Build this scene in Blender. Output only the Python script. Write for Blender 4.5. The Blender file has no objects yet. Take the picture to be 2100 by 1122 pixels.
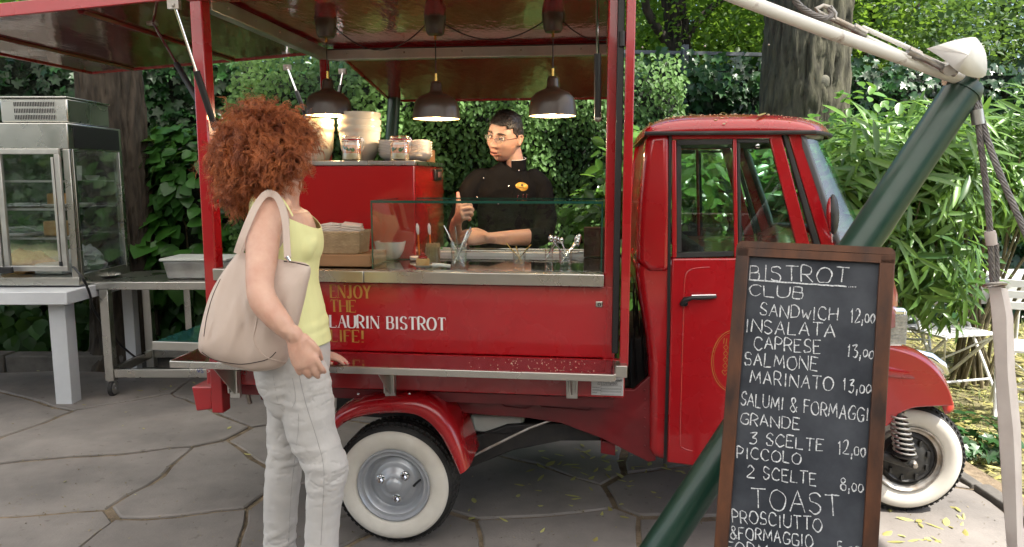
import bpy, bmesh, math, random
import numpy as np
from math import sin, cos, pi, radians, sqrt, atan2
from mathutils import Vector, Matrix, noise, Quaternion
random.seed(7); RNG = np.random.default_rng(7)
SC = bpy.context.scene
COL = SC.collection
# ------------------------------------------------------------------ camera, sky, sun, exposure
F, PITCH, HC = 1500.0, radians(7.45), 1.53
cam = bpy.data.cameras.new('camera'); cam.sensor_width = 36; cam.lens = 36*F/2100
cam.clip_start = 0.05; cam.clip_end = 500
camo = bpy.data.objects.new('camera', cam); COL.objects.link(camo)
camo.location = (0, 0, HC); camo.rotation_euler = (pi/2-PITCH, 0, 0)
SC.camera = camo
SUN = Vector((0.72, -0.34, 1.15)).normalized()
W = bpy.data.worlds.new('World'); SC.world = W; W.use_nodes = True
nt = W.node_tree; sky = nt.nodes.new('ShaderNodeTexSky'); sky.sky_type = 'NISHITA'; sky.sun_disc = False
sky.sun_elevation = math.asin(SUN.z); sky.sun_rotation = atan2(SUN.x, SUN.y)
sky.air_density = 1.0; sky.dust_density = 2.5; sky.ozone_density = 1.0
bg = nt.nodes['Background']; bg.inputs['Strength'].default_value = 0.15
nt.links.new(sky.outputs[0], bg.inputs[0])
sun = bpy.data.lights.new('sun', 'SUN'); sun.energy = 5.0; sun.angle = radians(0.6); sun.color = (1, .95, .86)
suno = bpy.data.objects.new('sun', sun); COL.objects.link(suno)
suno.rotation_euler = SUN.to_track_quat('Z', 'Y').to_euler(); suno.location = (6, -3, 9)
SC.view_settings.view_transform = 'Standard'; SC.view_settings.look = 'None'
SC.view_settings.exposure = 1.12; SC.view_settings.gamma = 1
SC.cycles.max_bounces = 10; SC.cycles.transparent_max_bounces = 16
SC.cycles.caustics_reflective = False; SC.cycles.caustics_refractive = False
SC.cycles.sample_clamp_indirect = 6

# ------------------------------------------------------------------ helpers
def ray(u, v):
    a = (u-1050)/F; c = -(v-561)/F
    return Vector((a, cos(PITCH)+sin(PITCH)*c, -sin(PITCH)+cos(PITCH)*c))
def at(u, v, Y):
    r = ray(u, v); return Vector((0, 0, HC)) + r*(Y/r.y)
def gp(u, v, z=0.0):
    r = ray(u, v); return Vector((0, 0, HC)) + r*((z-HC)/r.z)
YAW = radians(-6.8); TO = Vector((-0.494, 2.90, 0.0))
EX = Vector((cos(YAW), sin(YAW), 0)); EY = Vector((-sin(YAW), cos(YAW), 0))
def P(u, v, yl):
    r = ray(u, v); o = Vector((0, 0, HC))-TO
    t = (yl - o.dot(EY))/r.dot(EY); q = o + r*t
    return Vector((q.dot(EX), yl, q.z))
def tw(p):
    return TO + EX*p[0] + EY*p[1] + Vector((0, 0, p[2]))

def setp(o, label=None, cat=None, group=None, kind=None):
    if label: o['label'] = label
    if cat: o['category'] = cat
    if group: o['group'] = group
    if kind: o['kind'] = kind
    return o
def thing(name, label, cat, loc=(0, 0, 0), rz=0, group=None):
    o = bpy.data.objects.new(name, None); COL.objects.link(o)
    o.location = loc; o.rotation_euler = (0, 0, rz); o.empty_display_size = .1
    return setp(o, label, cat, group)
def link(name, me, parent=None, local=True):
    o = bpy.data.objects.new(name, me); COL.objects.link(o)
    if parent: o.parent = parent
    return o
def kids(o): return [c for c in bpy.data.objects if c.parent == o]
def dup(root, loc, rz=None, label=None, parent=None):
    c = root.copy(); COL.objects.link(c); c.parent = parent
    if loc is not None: c.location = loc
    if rz is not None: c.rotation_euler = (0, 0, rz)
    if label: c['label'] = label
    for ch in kids(root): dup(ch, None, None, None, c)
    return c

class M:
    """collects geometry; becomes ONE mesh object"""
    def __init__(s): s.v = []; s.f = []
    def add(s, vs, fs):
        b = len(s.v); s.v += [tuple(x) for x in vs]; s.f += [tuple(i+b for i in f) for f in fs]; return s
    def box(s, a, b):
        x0, y0, z0 = a; x1, y1, z1 = b
        x0, x1 = min(x0, x1), max(x0, x1); y0, y1 = min(y0, y1), max(y0, y1); z0, z1 = min(z0, z1), max(z0, z1)
        return s.add([(x0,y0,z0),(x1,y0,z0),(x1,y1,z0),(x0,y1,z0),(x0,y0,z1),(x1,y0,z1),(x1,y1,z1),(x0,y1,z1)],
                     [(0,3,2,1),(4,5,6,7),(0,1,5,4),(1,2,6,5),(2,3,7,6),(3,0,4,7)])
    def hexa(s, q0, q1):
        """two quads (front, back) of 4 points each"""
        return s.add(list(q0)+list(q1), [(0,1,2,3),(7,6,5,4),(0,4,5,1),(1,5,6,2),(2,6,7,3),(3,7,4,0)])
    def prism(s, poly, d):
        """poly: list of 3D points, extruded by vector d"""
        n = len(poly); d = Vector(d); p = [Vector(q) for q in poly]
        nrm = Vector((0,0,0))
        for i in range(n): nrm += p[i].cross(p[(i+1) % n])
        if nrm.dot(d) > 0: p.reverse()
        vs = p + [q+d for q in p]
        fs = [tuple(range(n)), tuple(reversed(range(n, 2*n)))] + [(i, i+n, (i+1) % n+n, (i+1) % n) for i in range(n)]
        return s.add(vs, fs)
    def tube(s, path, r, n=10, caps=True, closed=False):
        pts = [Vector(p) for p in path]; m = len(pts)
        rr = r if isinstance(r, (list, tuple)) else [r]*m
        up = None; rings = []
        for i in range(m):
            if closed: t = pts[(i+1) % m]-pts[i-1]
            else: t = pts[min(i+1, m-1)]-pts[max(i-1, 0)]
            if t.length < 1e-9: t = Vector((0, 0, 1))
            t.normalize()
            if up is None:
                up = Vector((0, 0, 1)) if abs(t.z) < .9 else Vector((1, 0, 0))
            a = t.cross(up)
            if a.length < 1e-6: a = t.orthogonal()
            a.normalize(); b = a.cross(t).normalized(); up = b
            rings.append([pts[i]+(a*cos(2*pi*k/n)+b*sin(2*pi*k/n))*rr[i] for k in range(n)])
        vs = [q for rg in rings for q in rg]; fs = []
        for i in range(m if closed else m-1):
            for k in range(n):
                j = (i+1) % m
                fs.append((i*n+k, i*n+(k+1) % n, j*n+(k+1) % n, j*n+k))
        if caps and not closed:
            fs.append(tuple(reversed(range(n)))); fs.append(tuple(range((m-1)*n, m*n)))
        return s.add(vs, fs)
    def lathe(s, prof, n=32, c=(0,0,0), ax='z', closed=False):
        """prof: (r, h) pairs"""
        vs = []; fs = []; m = len(prof)
        for r, h in prof:
            for k in range(n):
                a = 2*pi*k/n
                p = (r*cos(a), r*sin(a), h) if ax == 'z' else ((r*cos(a), h, -r*sin(a)) if ax == 'y' else (h, r*cos(a), r*sin(a)))
                vs.append((p[0]+c[0], p[1]+c[1], p[2]+c[2]))
        for i in range(m if closed else m-1):
            for k in range(n):
                j = (i+1) % m
                fs.append((i*n+k, i*n+(k+1) % n, j*n+(k+1) % n, j*n+k))
        return s.add(vs, fs)
    def loft(s, rings, caps=True, closed=True):
        n = len(rings[0]); vs = [q for r in rings for q in r]; fs = []
        for i in range(len(rings)-1):
            for k in range(n if closed else n-1):
                fs.append((i*n+k, i*n+(k+1) % n, (i+1)*n+(k+1) % n, (i+1)*n+k))
        if caps: fs.append(tuple(reversed(range(n)))); fs.append(tuple(range((len(rings)-1)*n, len(rings)*n)))
        return s.add(vs, fs)
    def grid(s, fn, nu, nv):
        vs = [fn(i/nu, j/nv) for j in range(nv+1) for i in range(nu+1)]
        fs = [(j*(nu+1)+i, j*(nu+1)+i+1, (j+1)*(nu+1)+i+1, (j+1)*(nu+1)+i) for j in range(nv) for i in range(nu)]
        return s.add(vs, fs)
    def ball(s, c, r, nu=14, nv=10):
        r = r if isinstance(r, (tuple, list)) else (r, r, r); vs = []; fs = []
        for j in range(nv+1):
            t = pi*j/nv
            for i in range(nu):
                a = 2*pi*i/nu; vs.append((c[0]+r[0]*sin(t)*cos(a), c[1]+r[1]*sin(t)*sin(a), c[2]-r[2]*cos(t)))
        for j in range(nv):
            for i in range(nu): fs.append((j*nu+i, j*nu+(i+1) % nu, (j+1)*nu+(i+1) % nu, (j+1)*nu+i))
        return s.add(vs, fs)
    def mesh(s, name, mat, smooth=35):
        me = bpy.data.meshes.new(name); me.from_pydata(s.v, [], s.f)
        if mat: me.materials.append(mat)
        bm = bmesh.new(); bm.from_mesh(me); bmesh.ops.remove_doubles(bm, verts=bm.verts, dist=1e-6)
        bmesh.ops.recalc_face_normals(bm, faces=bm.faces) if s.fix else None
        bm.to_mesh(me); bm.free()
        if smooth:
            me.shade_smooth()
            me.set_sharp_from_angle(angle=radians(smooth))
        return me
    fix = True
    def obj(s, name, mat, parent=None, bevel=0, seg=2, smooth=35, label=None, kind=None):
        me = s.mesh(name, mat, smooth); o = link(name, me, parent)
        if bevel:
            b = o.modifiers.new('bevel', 'BEVEL'); b.width = bevel; b.segments = seg; b.limit_method = 'ANGLE'; b.angle_limit = radians(40)
            b.harden_normals = False
        setp(o, label, kind=kind); return o

def npmesh(name, verts, tris, mat, tone=None, smooth=False):
    me = bpy.data.meshes.new(name); nv, nf = len(verts), len(tris)
    me.vertices.add(nv); me.vertices.foreach_set('co', np.asarray(verts, np.float32).ravel())
    me.loops.add(nf*3); me.loops.foreach_set('vertex_index', np.asarray(tris, np.int32).ravel())
    me.polygons.add(nf); me.polygons.foreach_set('loop_start', np.arange(0, nf*3, 3, dtype=np.int32))
    if smooth: me.polygons.foreach_set('use_smooth', np.ones(nf, bool))
    me.update(); me.validate()
    if tone is not None:
        at_ = me.attributes.new('tone', 'FLOAT', 'POINT'); at_.data.foreach_set('value', np.asarray(tone, np.float32))
    me.materials.append(mat); return me

# ------------------------------------------------------------------ materials
def sock(n, k): return n.inputs[k]
def newmat(name):
    m = bpy.data.materials.new(name); m.use_nodes = True; nt = m.node_tree
    return m, nt, nt.nodes['Principled BSDF']
def pbr(name, c1, c2=None, scale=5, rough=.5, rv=0, metal=0, bump=0, bscale=40, coat=0, spec=None, detail=6, stretch=None, sheen=0, cr=None, bdist=.01, sss=0, trans=0, contrast=(.35, .65)):
    m, nt, b = newmat(name); L = nt.links.new; N = nt.nodes.new
    b.inputs['Base Color'].default_value = (*c1, 1); b.inputs['Roughness'].default_value = rough
    b.inputs['Metallic'].default_value = metal; b.inputs['Coat Weight'].default_value = coat
    b.inputs['Coat Roughness'].default_value = .06
    if spec is not None: b.inputs['Specular IOR Level'].default_value = spec
    if sheen: b.inputs['Sheen Weight'].default_value = sheen
    if sss: b.inputs['Subsurface Weight'].default_value = sss; b.inputs['Subsurface Radius'].default_value = (.02, .008, .004)
    if trans: b.inputs['Transmission Weight'].default_value = trans
    tc = N('ShaderNodeTexCoord'); mp = N('ShaderNodeMapping'); L(tc.outputs['Object'], mp.inputs[0])
    if stretch: mp.inputs['Scale'].default_value = stretch
    if c2 is not None:
        n = N('ShaderNodeTexNoise'); n.inputs['Scale'].default_value = scale; n.inputs['Detail'].default_value = detail; n.inputs['Roughness'].default_value = .6
        L(mp.outputs[0], n.inputs[0]); r = N('ShaderNodeValToRGB')
        r.color_ramp.elements[0].position = contrast[0]; r.color_ramp.elements[1].position = contrast[1]
        r.color_ramp.elements[0].color = (*c1, 1); r.color_ramp.elements[1].color = (*c2, 1)
        L(n.outputs[0], r.inputs[0]); L(r.outputs[0], b.inputs['Base Color'])
    if rv:
        n = N('ShaderNodeTexNoise'); n.inputs['Scale'].default_value = scale*2.3; n.inputs['Detail'].default_value = 4
        L(mp.outputs[0], n.inputs[0]); q = N('ShaderNodeMapRange')
        q.inputs[1].default_value = .3; q.inputs[2].default_value = .7; q.inputs[3].default_value = rough-rv; q.inputs[4].default_value = rough+rv
        L(n.outputs[0], q.inputs[0]); L(q.outputs[0], b.inputs['Roughness'])
    if bump:
        n = N('ShaderNodeTexNoise'); n.inputs['Scale'].default_value = bscale; n.inputs['Detail'].default_value = 5
        L(mp.outputs[0], n.inputs[0]); q = N('ShaderNodeBump'); q.inputs['Strength'].default_value = bump; q.inputs['Distance'].default_value = bdist
        L(n.outputs[0], q.inputs['Height']); L(q.outputs[0], b.inputs['Normal'])
        if coat: L(q.outputs[0], b.inputs['Coat Normal'])
    return m
MT = {}
MT['red'] = pbr('red_paint', (.40, .006, .011), (.34, .005, .009), 2, rough=.28, rv=.06, coat=.8, bump=.03, bscale=3, bdist=.02)
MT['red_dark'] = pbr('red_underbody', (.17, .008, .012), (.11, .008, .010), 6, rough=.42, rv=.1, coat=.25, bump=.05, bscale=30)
MT['red_gloss'] = pbr('red_lacquer', (.36, .008, .012), rough=.10, coat=1, bump=.55, bscale=20, bdist=.007, stretch=(1, .45, 1))
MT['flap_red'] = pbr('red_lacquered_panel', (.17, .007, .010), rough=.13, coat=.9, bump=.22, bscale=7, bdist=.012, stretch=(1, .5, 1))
MT['gold'] = pbr('gold_lettering', (.50, .25, .055), (.42, .20, .04), 30, rough=.45)
MT['white_print'] = pbr('white_lettering', (.82, .80, .80), rough=.4)
MT['steel'] = pbr('brushed_steel', (.58, .57, .53), (.52, .51, .47), 2, rough=.28, rv=.05, metal=1)
MT['alu'] = pbr('aluminium', (.62, .61, .57), (.48, .47, .44), 4, rough=.38, rv=.07, metal=.9, bump=.04, bscale=50)
MT['chrome'] = pbr('chrome', (.75, .75, .76), rough=.08, metal=1)
MT['black'] = pbr('black_plastic', (.012, .012, .013), rough=.42, bump=.06, bscale=120)
MT['rubber'] = pbr('black_rubber', (.016, .016, .017), (.035, .033, .03), 8, rough=.72, rv=.1, bump=.25, bscale=140, bdist=.003)
MT['whitewall'] = pbr('white_rubber', (.70, .67, .60), (.55, .51, .44), 5, rough=.6, rv=.08, bump=.1, bscale=60, bdist=.003, contrast=(.4, .75))
MT['rim'] = pbr('silver_rim_paint', (.44, .46, .49), (.38, .40, .43), 7, rough=.36, rv=.05, metal=.35, coat=.25)
MT['white_metal'] = pbr('white_painted_metal', (.62, .64, .66), (.54, .56, .58), 3, rough=.42, rv=.08, bump=.03)
MT['white'] = pbr('white_paint', (.78, .78, .76), (.70, .70, .68), 5, rough=.5, bump=.04)
MT['ceramic'] = pbr('cream_ceramic', (.72, .66, .54), (.66, .60, .48), 4, rough=.22, coat=.5)
MT['ceramic_white'] = pbr('white_ceramic', (.78, .77, .74), rough=.18, coat=.5)
MT['green_pole'] = pbr('dark_green_paint', (.007, .034, .021), (.011, .043, .027), 8, rough=.36, rv=.06, coat=.18, bump=.03, bscale=12)
MT['wood'] = pbr('stained_wood', (.026, .013, .009), (.13, .046, .017), 11, rough=.5, rv=.1, bump=.3, bscale=40, stretch=(1, 1, .30), bdist=.003, spec=.35, contrast=(.36, .72), detail=9)
MT['wood_light'] = pbr('chopping_wood', (.30, .15, .065), (.42, .23, .11), 7, rough=.55, bump=.1, bscale=30, stretch=(.2, 1, 1))
MT['bark'] = pbr('bark', (.020, .015, .010), (.060, .046, .033), 24, rough=.9, bump=.9, bscale=14, stretch=(1, 1, .22), bdist=.03, detail=10)
MT['bark_green'] = pbr('mossy_bark', (.035, .032, .020), (.105, .098, .060), 20, rough=.9, bump=.9, bscale=16, stretch=(1, 1, .25), bdist=.03, detail=10)
MT['twig'] = pbr('twig', (.10, .085, .045), (.16, .13, .07), 20, rough=.8)
MT['tank'] = pbr('translucent_plastic', (.55, .58, .54), (.48, .50, .46), 9, rough=.35)
MT['chassis'] = pbr('black_chassis', (.012, .013, .015), (.03, .028, .025), 14, rough=.5, rv=.1, bump=.2, bscale=60)
MT['canvas'] = None
MT['cloth_white'] = pbr('white_canvas', (.78, .77, .74), (.72, .71, .69), 6, rough=.8, bump=.15, bscale=200, bdist=.001)
MT['webbing'] = pbr('webbing_strap', (.62, .56, .52), (.50, .44, .41), 5, rough=.8, bump=.2, bscale=220, bdist=.001)
MT['rope'] = pbr('weathered_steel_cable', (.16, .15, .15), (.27, .25, .24), 60, rough=.5, metal=.5)
MT['galv'] = pbr('galvanised_fitting', (.45, .44, .42), (.30, .25, .20), 18, rough=.42, rv=.1, metal=.8, bump=.15, bscale=70, bdist=.002)
MT['arm_white'] = pbr('weathered_white_tube', (.74, .73, .70), (.20, .10, .07), 9, rough=.5, rv=.1, bump=.15, bscale=50, contrast=(.60, .70), bdist=.002)
MT['lampshade'] = pbr('bronze_lamp_enamel', (.050, .030, .016), (.040, .024, .013), 5, rough=.38, coat=.2)
MT['brass'] = pbr('brass', (.60, .38, .10), rough=.25, metal=1)
MT['amber'] = pbr('pickle_oil', (.80, .30, .03), (.55, .10, .015), 22, rough=.3)
MT['pale_sauce'] = pbr('pale_cream_layer', (.65, .52, .30), rough=.4)
MT['green_herb'] = pbr('herb_leaf', (.05, .12, .02), rough=.4)
MT['wicker'] = pbr('wicker', (.50, .37, .22), (.36, .25, .14), 30, rough=.65, bump=.2, bscale=90)
MT['napkin'] = pbr('paper_napkin', (.78, .68, .60), (.70, .60, .52), 5, rough=.85)
MT['counter_black'] = pbr('black_glass_counter', (.012, .012, .012), rough=.07, coat=1, spec=.6)
MT['cake'] = pbr('sponge_cake', (.62, .42, .18), (.50, .27, .09), 30, rough=.8, bump=.3, bscale=90, bdist=.003)
MT['jam'] = pbr('red_jam', (.33, .008, .006), rough=.15, coat=1)
MT['bamboo'] = pbr('bamboo_skewers', (.62, .50, .28), (.45, .33, .17), 40, rough=.6)
MT['skin'] = pbr('skin', (.50, .32, .245), (.42, .245, .18), 7, rough=.48, bump=.06, bscale=110, bdist=.002, sss=.12, contrast=(.3, .7))
MT['skin_fair'] = pbr('fair_skin', (.64, .405, .305), (.53, .285, .205), 13, rough=.45, bump=.14, bscale=85, bdist=.002, sss=.12, contrast=(.3, .7))
MT['lip'] = pbr('lips', (.38, .17, .13), rough=.4)
MT['nail'] = pbr('red_nail_varnish', (.50, .01, .012), rough=.12, coat=1)
MT['black_hair'] = pbr('black_hair', (.010, .008, .007), (.03, .024, .02), 90, rough=.40, bump=.6, bscale=150, stretch=(1, 1, .25), bdist=.006)
MT['red_hair'] = pbr('red_hair', (.58, .185, .060), (.22, .050, .016), 16, rough=.36)
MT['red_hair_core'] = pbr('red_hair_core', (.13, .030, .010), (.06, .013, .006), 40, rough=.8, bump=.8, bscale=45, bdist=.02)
MT['jacket'] = pbr('black_jacket', (.0045, .0045, .005), (.008, .008, .009), 5, rough=.85, spec=.12, bump=.25, bscale=9, bdist=.02)
MT['top'] = pbr('yellow_ribbed_cotton', (.80, .80, .40), (.74, .74, .36), 6, rough=.8, bump=.2, bscale=160, stretch=(3, 3, .3), bdist=.002)
MT['jeans'] = pbr('grey_denim', (.50, .485, .465), (.43, .415, .40), 5, rough=.85, bump=.22, bscale=240, bdist=.0015, sheen=.15)
MT['bag'] = pbr('beige_leather', (.56, .455, .39), (.49, .39, .33), 3, rough=.47, rv=.06, bump=.14, bscale=90, bdist=.002)
MT['bag_seam'] = pbr('dark_bag_piping', (.035, .025, .02), rough=.6)
MT['eye'] = pbr('eye_white', (.34, .31, .29), rough=.2)
MT['dark'] = pbr('dark_void', (.006, .006, .006), rough=.9)
MT['sign_plate'] = pbr('engraved_plate', (.66, .66, .66), rough=.35, metal=.2)
MT['ink'] = pbr('black_ink', (.03, .03, .035), rough=.6)
MT['blue_ink'] = pbr('blue_ink', (.03, .07, .30), rough=.5)
MT['grey_ink'] = pbr('grey_ink', (.22, .10, .10), rough=.5)
MT['stone_edge'] = pbr('dark_stone', (.085, .078, .07), (.14, .13, .115), 6, rough=.85, bump=.5, bscale=30)
MT['shoe'] = pbr('tan_shoe', (.25, .15, .09), rough=.5)
MT['fence'] = pbr('grey_fence_paint', (.10, .11, .115), rough=.5)

def glass_mat(name, tint=(.86, .95, .90), refl=.10, rough=0.0, dirt=0, cap=1):
    m, nt, b = newmat(name); N = nt.nodes.new; L = nt.links.new
    nt.nodes.remove(b); out = nt.nodes['Material Output']
    t = N('ShaderNodeBsdfTransparent'); t.inputs[0].default_value = (*tint, 1)
    g = N('ShaderNodeBsdfGlossy'); g.inputs['Roughness'].default_value = rough; g.inputs[0].default_value = (1, 1, 1, 1)
    fr = N('ShaderNodeFresnel'); fr.inputs[0].default_value = 1.5
    mx = N('ShaderNodeMath'); mx.operation = 'MULTIPLY_ADD'; mx.inputs[1].default_value = 1.6; mx.inputs[2].default_value = refl-.04
    L(fr.outputs[0], mx.inputs[0]); mx.use_clamp = True
    if cap < 1:
        mm_ = N('ShaderNodeMath'); mm_.operation = 'MINIMUM'; mm_.inputs[1].default_value = cap; L(mx.outputs[0], mm_.inputs[0]); mx = mm_
    s = N('ShaderNodeMixShader'); L(mx.outputs[0], s.inputs[0]); L(t.outputs[0], s.inputs[1]); L(g.outputs[0], s.inputs[2])
    fin = s
    if dirt:
        d = N('ShaderNodeBsdfDiffuse'); d.inputs[0].default_value = (.6, .6, .57, 1)
        n = N('ShaderNodeTexNoise'); n.inputs['Scale'].default_value = 6; n.inputs['Detail'].default_value = 8
        tc = N('ShaderNodeTexCoord'); L(tc.outputs['Object'], n.inputs[0])
        q = N('ShaderNodeMapRange'); q.inputs[1].default_value = .4; q.inputs[2].default_value = .8; q.inputs[3].default_value = dirt*.3; q.inputs[4].default_value = dirt*2
        L(n.outputs[0], q.inputs[0]); s2 = N('ShaderNodeMixShader'); L(q.outputs[0], s2.inputs[0]); L(s.outputs[0], s2.inputs[1]); L(d.outputs[0], s2.inputs[2]); fin = s2
    L(fin.outputs[0], out.inputs[0]); return m
MT['glass'] = glass_mat('counter_glass', (.97, .988, .98), .04, dirt=.004, cap=.14)
MT['cab_glass'] = glass_mat('cabinet_glass', (.93, .96, .96), .12, rough=.03, dirt=.02, cap=.4)
MT['glass_edge'] = pbr('green_glass_edge', (.015, .07, .05), rough=.12, coat=1)
MT['car_glass'] = glass_mat('car_glass', (.84, .91, .88), .09, dirt=.015)
MT['screen_glass'] = glass_mat('windscreen_glass', (.60, .88, .74), .06, dirt=.008, cap=.17)
MT['jar_glass'] = glass_mat('jar_glass', (.97, .98, .97), .03, cap=.30)
MT['lens'] = pbr('headlamp_lens', (.30, .32, .34), (.55, .57, .60), 60, rough=.10, metal=.6, coat=1, bump=.5, bscale=90, bdist=.003)

def emis(name, col, st):
    m, nt, b = newmat(name); b.inputs['Base Color'].default_value = (*col, 1)
    b.inputs['Emission Color'].default_value = (*col, 1); b.inputs['Emission Strength'].default_value = st; return m
MT['bulb'] = emis('warm_bulb', (1, .62, .26), 14)
MT['bulb_dim'] = emis('amber_bulb', (1, .55, .22), 3)
MT['shade_in'] = pbr('warm_shade_lining', (.85, .72, .48), rough=.5)  # warm glow of the bulb put into the lining colour

def canvas_mat():
    m, nt, b = newmat('tent_canvas'); N = nt.nodes.new; L = nt.links.new; out = nt.nodes['Material Output']
    b.inputs['Base Color'].default_value = (.78, .76, .72, 1); b.inputs['Roughness'].default_value = .9
    t = N('ShaderNodeBsdfTranslucent'); t.inputs[0].default_value = (.93, .90, .85, 1)
    s = N('ShaderNodeMixShader'); s.inputs[0].default_value = .62; L(b.outputs[0], s.inputs[1]); L(t.outputs[0], s.inputs[2]); L(s.outputs[0], out.inputs[0]); return m
MT['canvas'] = canvas_mat()

def leaf_mat(name, dark, light, rough=.38, trans=.35, tcol=(.25, .42, .06), spec=.5):
    m, nt, b = newmat(name); N = nt.nodes.new; L = nt.links.new; out = nt.nodes['Material Output']
    a = N('ShaderNodeAttribute'); a.attribute_name = 'tone'; r = N('ShaderNodeValToRGB')
    r.color_ramp.elements[0].color = (*dark, 1); r.color_ramp.elements[1].color = (*light, 1)
    L(a.outputs['Fac'], r.inputs[0]); L(r.outputs[0], b.inputs['Base Color'])
    b.inputs['Roughness'].default_value = rough; b.inputs['Specular IOR Level'].default_value = spec
    t = N('ShaderNodeBsdfTranslucent'); mx = N('ShaderNodeMixRGB'); mx.blend_type = 'MIX'; mx.inputs[0].default_value = .5
    L(r.outputs[0], mx.inputs[1]); mx.inputs[2].default_value = (*tcol, 1); L(mx.outputs[0], t.inputs[0])
    s = N('ShaderNodeMixShader'); s.inputs[0].default_value = trans; L(b.outputs[0], s.inputs[1]); L(t.outputs[0], s.inputs[2]); L(s.outputs[0], out.inputs[0]); return m
MT['ivy'] = leaf_mat('ivy_leaf', (.007, .026, .009), (.030, .095, .022), rough=.34, trans=.15, spec=.42, tcol=(.12, .28, .04))
MT['shrub'] = leaf_mat('small_shrub_leaf', (.018, .062, .016), (.135, .26, .065), rough=.52, trans=.35, spec=.28)
MT['laurel'] = leaf_mat('laurel_leaf', (.035, .10, .020), (.14, .30, .045), rough=.27, trans=.35, spec=.6)
MT['oleander'] = leaf_mat('oleander_leaf', (.040, .105, .025), (.17, .31, .065), rough=.36, trans=.36, spec=.42)
MT['broad'] = leaf_mat('broad_leaf', (.018, .065, .014), (.06, .19, .03), rough=.4, trans=.3)
MT['tree_leaf'] = leaf_mat('tree_leaf', (.045, .11, .012), (.13, .25, .03), rough=.45, trans=.5, tcol=(.35, .55, .06))
MT['tree_leaf2'] = leaf_mat('dark_tree_leaf', (.02, .055, .015), (.08, .15, .045), rough=.45, trans=.35)
MT['litter'] = leaf_mat('fallen_leaf', (.26, .22, .06), (.50, .48, .18), rough=.6, trans=.2)
MT['grit'] = leaf_mat('grit_and_crumbled_leaf', (.09, .07, .04), (.30, .25, .14), rough=.8, trans=.05)
MT['grass'] = leaf_mat('grass_blade', (.08, .13, .03), (.26, .30, .08), rough=.6, trans=.3)

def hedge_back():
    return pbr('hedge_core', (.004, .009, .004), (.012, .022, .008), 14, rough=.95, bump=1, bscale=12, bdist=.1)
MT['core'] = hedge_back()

def paving():
    m = pbr('paving_stone', (.140, .128, .118), (.245, .222, .202), 1.6, rough=.72, rv=.12, bump=.45, bscale=90, bdist=.003, detail=9)
    nt = m.node_tree; N = nt.nodes.new; L = nt.links.new; b = nt.nodes['Principled BSDF']
    ln = b.inputs['Base Color'].links[0]; src = ln.from_socket
    tc = N('ShaderNodeTexCoord'); n = N('ShaderNodeTexNoise'); n.inputs['Scale'].default_value = 15; n.inputs['Detail'].default_value = 10
    L(tc.outputs['Object'], n.inputs[0]); r = N('ShaderNodeValToRGB'); r.color_ramp.elements[0].position = .24; r.color_ramp.elements[1].position = .36
    r.color_ramp.elements[0].color = (.38, .34, .30, 1); r.color_ramp.elements[1].color = (1, 1, 1, 1); L(n.outputs[0], r.inputs[0])
    oi = N('ShaderNodeObjectInfo'); mr = N('ShaderNodeMapRange'); mr.inputs[3].default_value = .80; mr.inputs[4].default_value = 1.15; L(oi.outputs['Random'], mr.inputs[0])
    m1 = N('ShaderNodeMixRGB'); m1.blend_type = 'MULTIPLY'; m1.inputs[0].default_value = .8; L(src, m1.inputs[1]); L(r.outputs[0], m1.inputs[2])
    m2 = N('ShaderNodeMixRGB'); m2.blend_type = 'MULTIPLY'; m2.inputs[0].default_value = 1; L(m1.outputs[0], m2.inputs[1]); L(mr.outputs[0], m2.inputs[2])
    L(m2.outputs[0], b.inputs['Base Color']); return m
MT['paving'] = paving()
MT['joint'] = pbr('joint_soil', (.085, .062, .040), (.26, .20, .13), 9, rough=.95, bump=.8, bscale=60, bdist=.01, detail=10)
MT['soil'] = pbr('garden_soil', (.10, .085, .05), (.24, .22, .09), 9, rough=.95, bump=.8, bscale=40, bdist=.02, detail=10)
MT['board'] = pbr('chalkboard_slate', (.019, .023, .031), (.085, .093, .108), 4, rough=.62, rv=.08, detail=10, spec=.3, contrast=(.42, .85))
def chalkmat():
    m = pbr('chalk', (.66, .68, .70), (.12, .13, .15), 230, rough=.9, contrast=(.44, .70), detail=3); return m
MT['chalk'] = chalkmat()
# ------------------------------------------------------------------ ground, paving, kerb
M().box((-60, -40, -.30), (60, 90, -.045)).obj('ground', MT['soil'], kind='structure')
pave_base = M().box((-9, -6, -.044), (gp(1930, 1000).x+.35, 5.68, -.009)).obj('pavement', MT['joint'], kind='structure')
def voronoi(seeds, xr, yr):
    out = []
    for i, s in enumerate(seeds):
        poly = [(xr[0], yr[0]), (xr[1], yr[0]), (xr[1], yr[1]), (xr[0], yr[1])]
        for j, t in enumerate(seeds):
            if i == j: continue
            mx, my = (s[0]+t[0])/2, (s[1]+t[1])/2; nx, ny = t[0]-s[0], t[1]-s[1]
            new = []
            for k in range(len(poly)):
                a, b = poly[k], poly[(k+1) % len(poly)]
                da = (a[0]-mx)*nx+(a[1]-my)*ny; db = (b[0]-mx)*nx+(b[1]-my)*ny
                if da <= 0: new.append(a)
                if da*db < 0: q = da/(da-db); new.append((a[0]+(b[0]-a[0])*q, a[1]+(b[1]-a[1])*q))
            poly = new
            if not poly: break
        if len(poly) > 2: out.append(poly)
    return out
EDGES = []
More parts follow.
